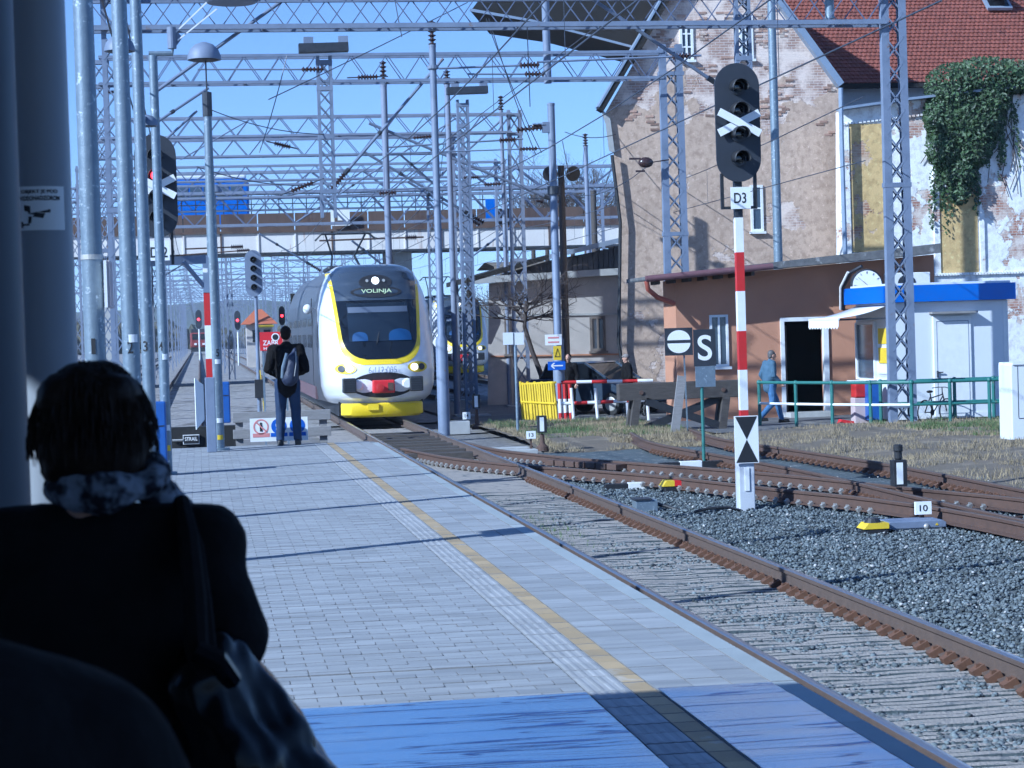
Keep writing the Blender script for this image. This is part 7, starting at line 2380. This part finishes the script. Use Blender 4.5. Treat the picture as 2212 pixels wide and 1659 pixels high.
# far scrub and trees, read as one mass
mb = MB()
rsb = random.Random(8)
for i in range(420):
    Y = rsb.uniform(430, 640)
    x = rsb.uniform(-75, 45)
    if -9 < x < 13 and Y < 500: continue
    h = rsb.uniform(2, 7) * (1.25 if x < -6 else .9)
    for k in range(3):
        mb.ball((x + rsb.uniform(-2, 2), Y + rsb.uniform(-2, 2), h * rsb.uniform(.25, .6)), (rsb.uniform(1.2, 3), rsb.uniform(1.2, 3), h * rsb.uniform(.35, .55)), 7)
for i in range(len(mb.v)):
    p = Vector(mb.v[i]); q = noise.noise_vector(p * .6) * .9 + noise.noise_vector(p * 1.7) * .5
    mb.v[i] = tuple(p + q)
tag(mb.build('far_scrub', M['wood_far'], kind='stuff'), 'brown-green scrub and trees at the end of the far tracks', 'scrub')

# ivy over the painted wall
M['leaf'] = mat('ivy_leaf', (.028, .058, .022), .55, 0, (.055, .088, .032), 3, .6, rand=.55)
iv = thing('ivy', 'dark green ivy hanging over the painted brick wall', 'ivy', W(2090, 300, WY))
ri = random.Random(12)
blobs = [(2060, 190, 60, 50), (2130, 165, 70, 40), (2190, 165, 45, 35), (2060, 260, 58, 60), (2100, 300, 48, 60), (2040, 320, 40, 45), (2075, 370, 35, 40), (2110, 250, 60, 60), (2150, 210, 35, 40), (2075, 415, 22, 25), (2020, 250, 25, 40), (2225, 175, 40, 30)]
mb = MB()
for (x, y, rx, ry) in blobs:
    for k in range(int(rx * ry * .5)):
        a = ri.uniform(0, 6.283); q = math.sqrt(ri.random()) * 1.08
        dp = (1 - min(1, q) ** 2) ** .5
        p = W(x + rx * q * math.cos(a), y + ry * q * math.sin(a), WY - .08 - dp * .55 * ri.uniform(.4, 1.05))
        n_ = Vector((ri.uniform(-.9, .5), -1, ri.uniform(-.2, 1.1))).normalized()
        u, v = frame_of(n_)
        sz_ = ri.uniform(.03, .07)
        c_, s_ = math.cos(ri.uniform(0, 6.28)), math.sin(ri.uniform(0, 6.28))
        u2, v2 = u * c_ + v * s_, v * c_ - u * s_
        mb.add([p - u2 * sz_, p - v2 * sz_ * .6, p + u2 * sz_ * 1.1 - n_ * .02, p + v2 * sz_ * .6], [(0, 1, 2, 3)])
for k in range(60):
    x = ri.uniform(2010, 2200); y = ri.uniform(300, 420) if x < 2120 else ri.uniform(210, 300)
    for j in range(ri.randint(8, 26)):
        p = W(x + ri.uniform(-5, 5), y + j * 4, WY - .07 - ri.random() * .1)
        sz_ = ri.uniform(.03, .06); n_ = Vector((ri.uniform(-.6, .6), -1, ri.uniform(0, 1))).normalized(); u, v = frame_of(n_)
        mb.add([p - u * sz_, p - v * sz_, p + u * sz_, p + v * sz_], [(0, 1, 2, 3)])
mb.build('foliage', M['leaf'], iv)
mb = MB()
for k in range(34):
    x = ri.uniform(2005, 2200); y = ri.uniform(180, 300)
    P = [W(x + ri.uniform(-8, 8) * q, y + 45 * q, WY - .06) for q in range(4)]
    mb.tube(P, .012, 4)
mb.build('stems', M['bark'], iv)

# grass: blades over the turf banks
M['blade_dry'] = mat('dry_grass', (.3, .24, .15), .9, 0, (.22, .18, .11), 3, .5, rand=.3)
M['blade_green'] = mat('green_grass', (.07, .12, .04), .8, 0, (.1, .14, .05), 3, .5, rand=.35)


def blades(name, label, n, fn, mt, h0, h1, seed, w=.012):
    r = random.Random(seed)
    mb = MB()
    k = 0
    tries = 0
    while k < n and tries < n * 30:
        tries += 1
        p = fn(r)
        if p is None: continue
        h = r.uniform(h0, h1); a = r.uniform(0, 6.283)
        d = Vector((math.cos(a), math.sin(a), 0)); ln = Vector((r.uniform(-.6, .6), r.uniform(-.6, .6), 0)) * h
        p = Vector(p)
        mb.add([p - d * w, p + d * w, p + ln + Vector((0, 0, h))], [(0, 1, 2)])
        k += 1
    return tag(mb.build(name, mt, kind='stuff'), label, 'grass', kind='stuff')


def f_dry(r):
    if r.random() < .72: x, y = r.uniform(10.9, 22), r.uniform(18, 43.4)
    else: x, y = r.uniform(6.8, 10.6), r.uniform(39.8, 50.8)
    if nn(x, y, .7, 5) + .4 * nn(x, y, 2.5, 2) < -.12: return None
    z = -.2 + (min(.14, .1 * max(0, (x - 11.2) / 2)) if x > 10.8 else .1 * max(0, min(1, (y - 40.5) / 2)))
    p = (x, y, z - .02)
    return p if in_frame(p) else None


def f_green(r):
    q = r.random()
    if q < .45: x, y = r.uniform(7, 10.6), r.uniform(43, 51)
    else: x, y = r.uniform(14.5, 18.5), r.uniform(37, 43.4)
    if nn(x, y, .9, 7) < .05: return None
    z = -.2 + (.14 if x > 12 else .1)
    p = (x, y, z - .02)
    return p if in_frame(p) else None


blades('dry_grass', 'pale dry grass on the bank beyond the siding', 30000, f_dry, M['blade_dry'], .04, .13, 1, .007)
blades('green_grass', 'green grass tufts near the barrier and the lattice mast', 9000, f_green, M['blade_green'], .05, .16, 2, .008)
blades('track_weeds', 'dry weeds between the near rails', 400, lambda r: (4.0 + r.gauss(0, .2), 24 + r.gauss(0, 1.0), -.2), M['blade_green'], .03, .09, 3, .006)

# ================================================================== HAZE
hz_ = MB().bb(-3050, 3050, -70, 6050, -1.3, 38).build('haze', None, kind='stuff')
tag(hz_, 'thin blue air haze over the far tracks and hills', 'haze', kind='stuff')
hm = bpy.data.materials.new('haze'); hm.use_nodes = True
hn = hm.node_tree.nodes; hn.remove(hn['Principled BSDF'])
pv = hn.new('ShaderNodeVolumePrincipled'); pv.inputs['Color'].default_value = (.75, .85, 1, 1); pv.inputs['Density'].default_value = .0002
hm.node_tree.links.new(pv.outputs[0], hn['Material Output'].inputs['Volume'])
hz_.data.materials.append(hm)

bpy.data.scenes.remove(bench)
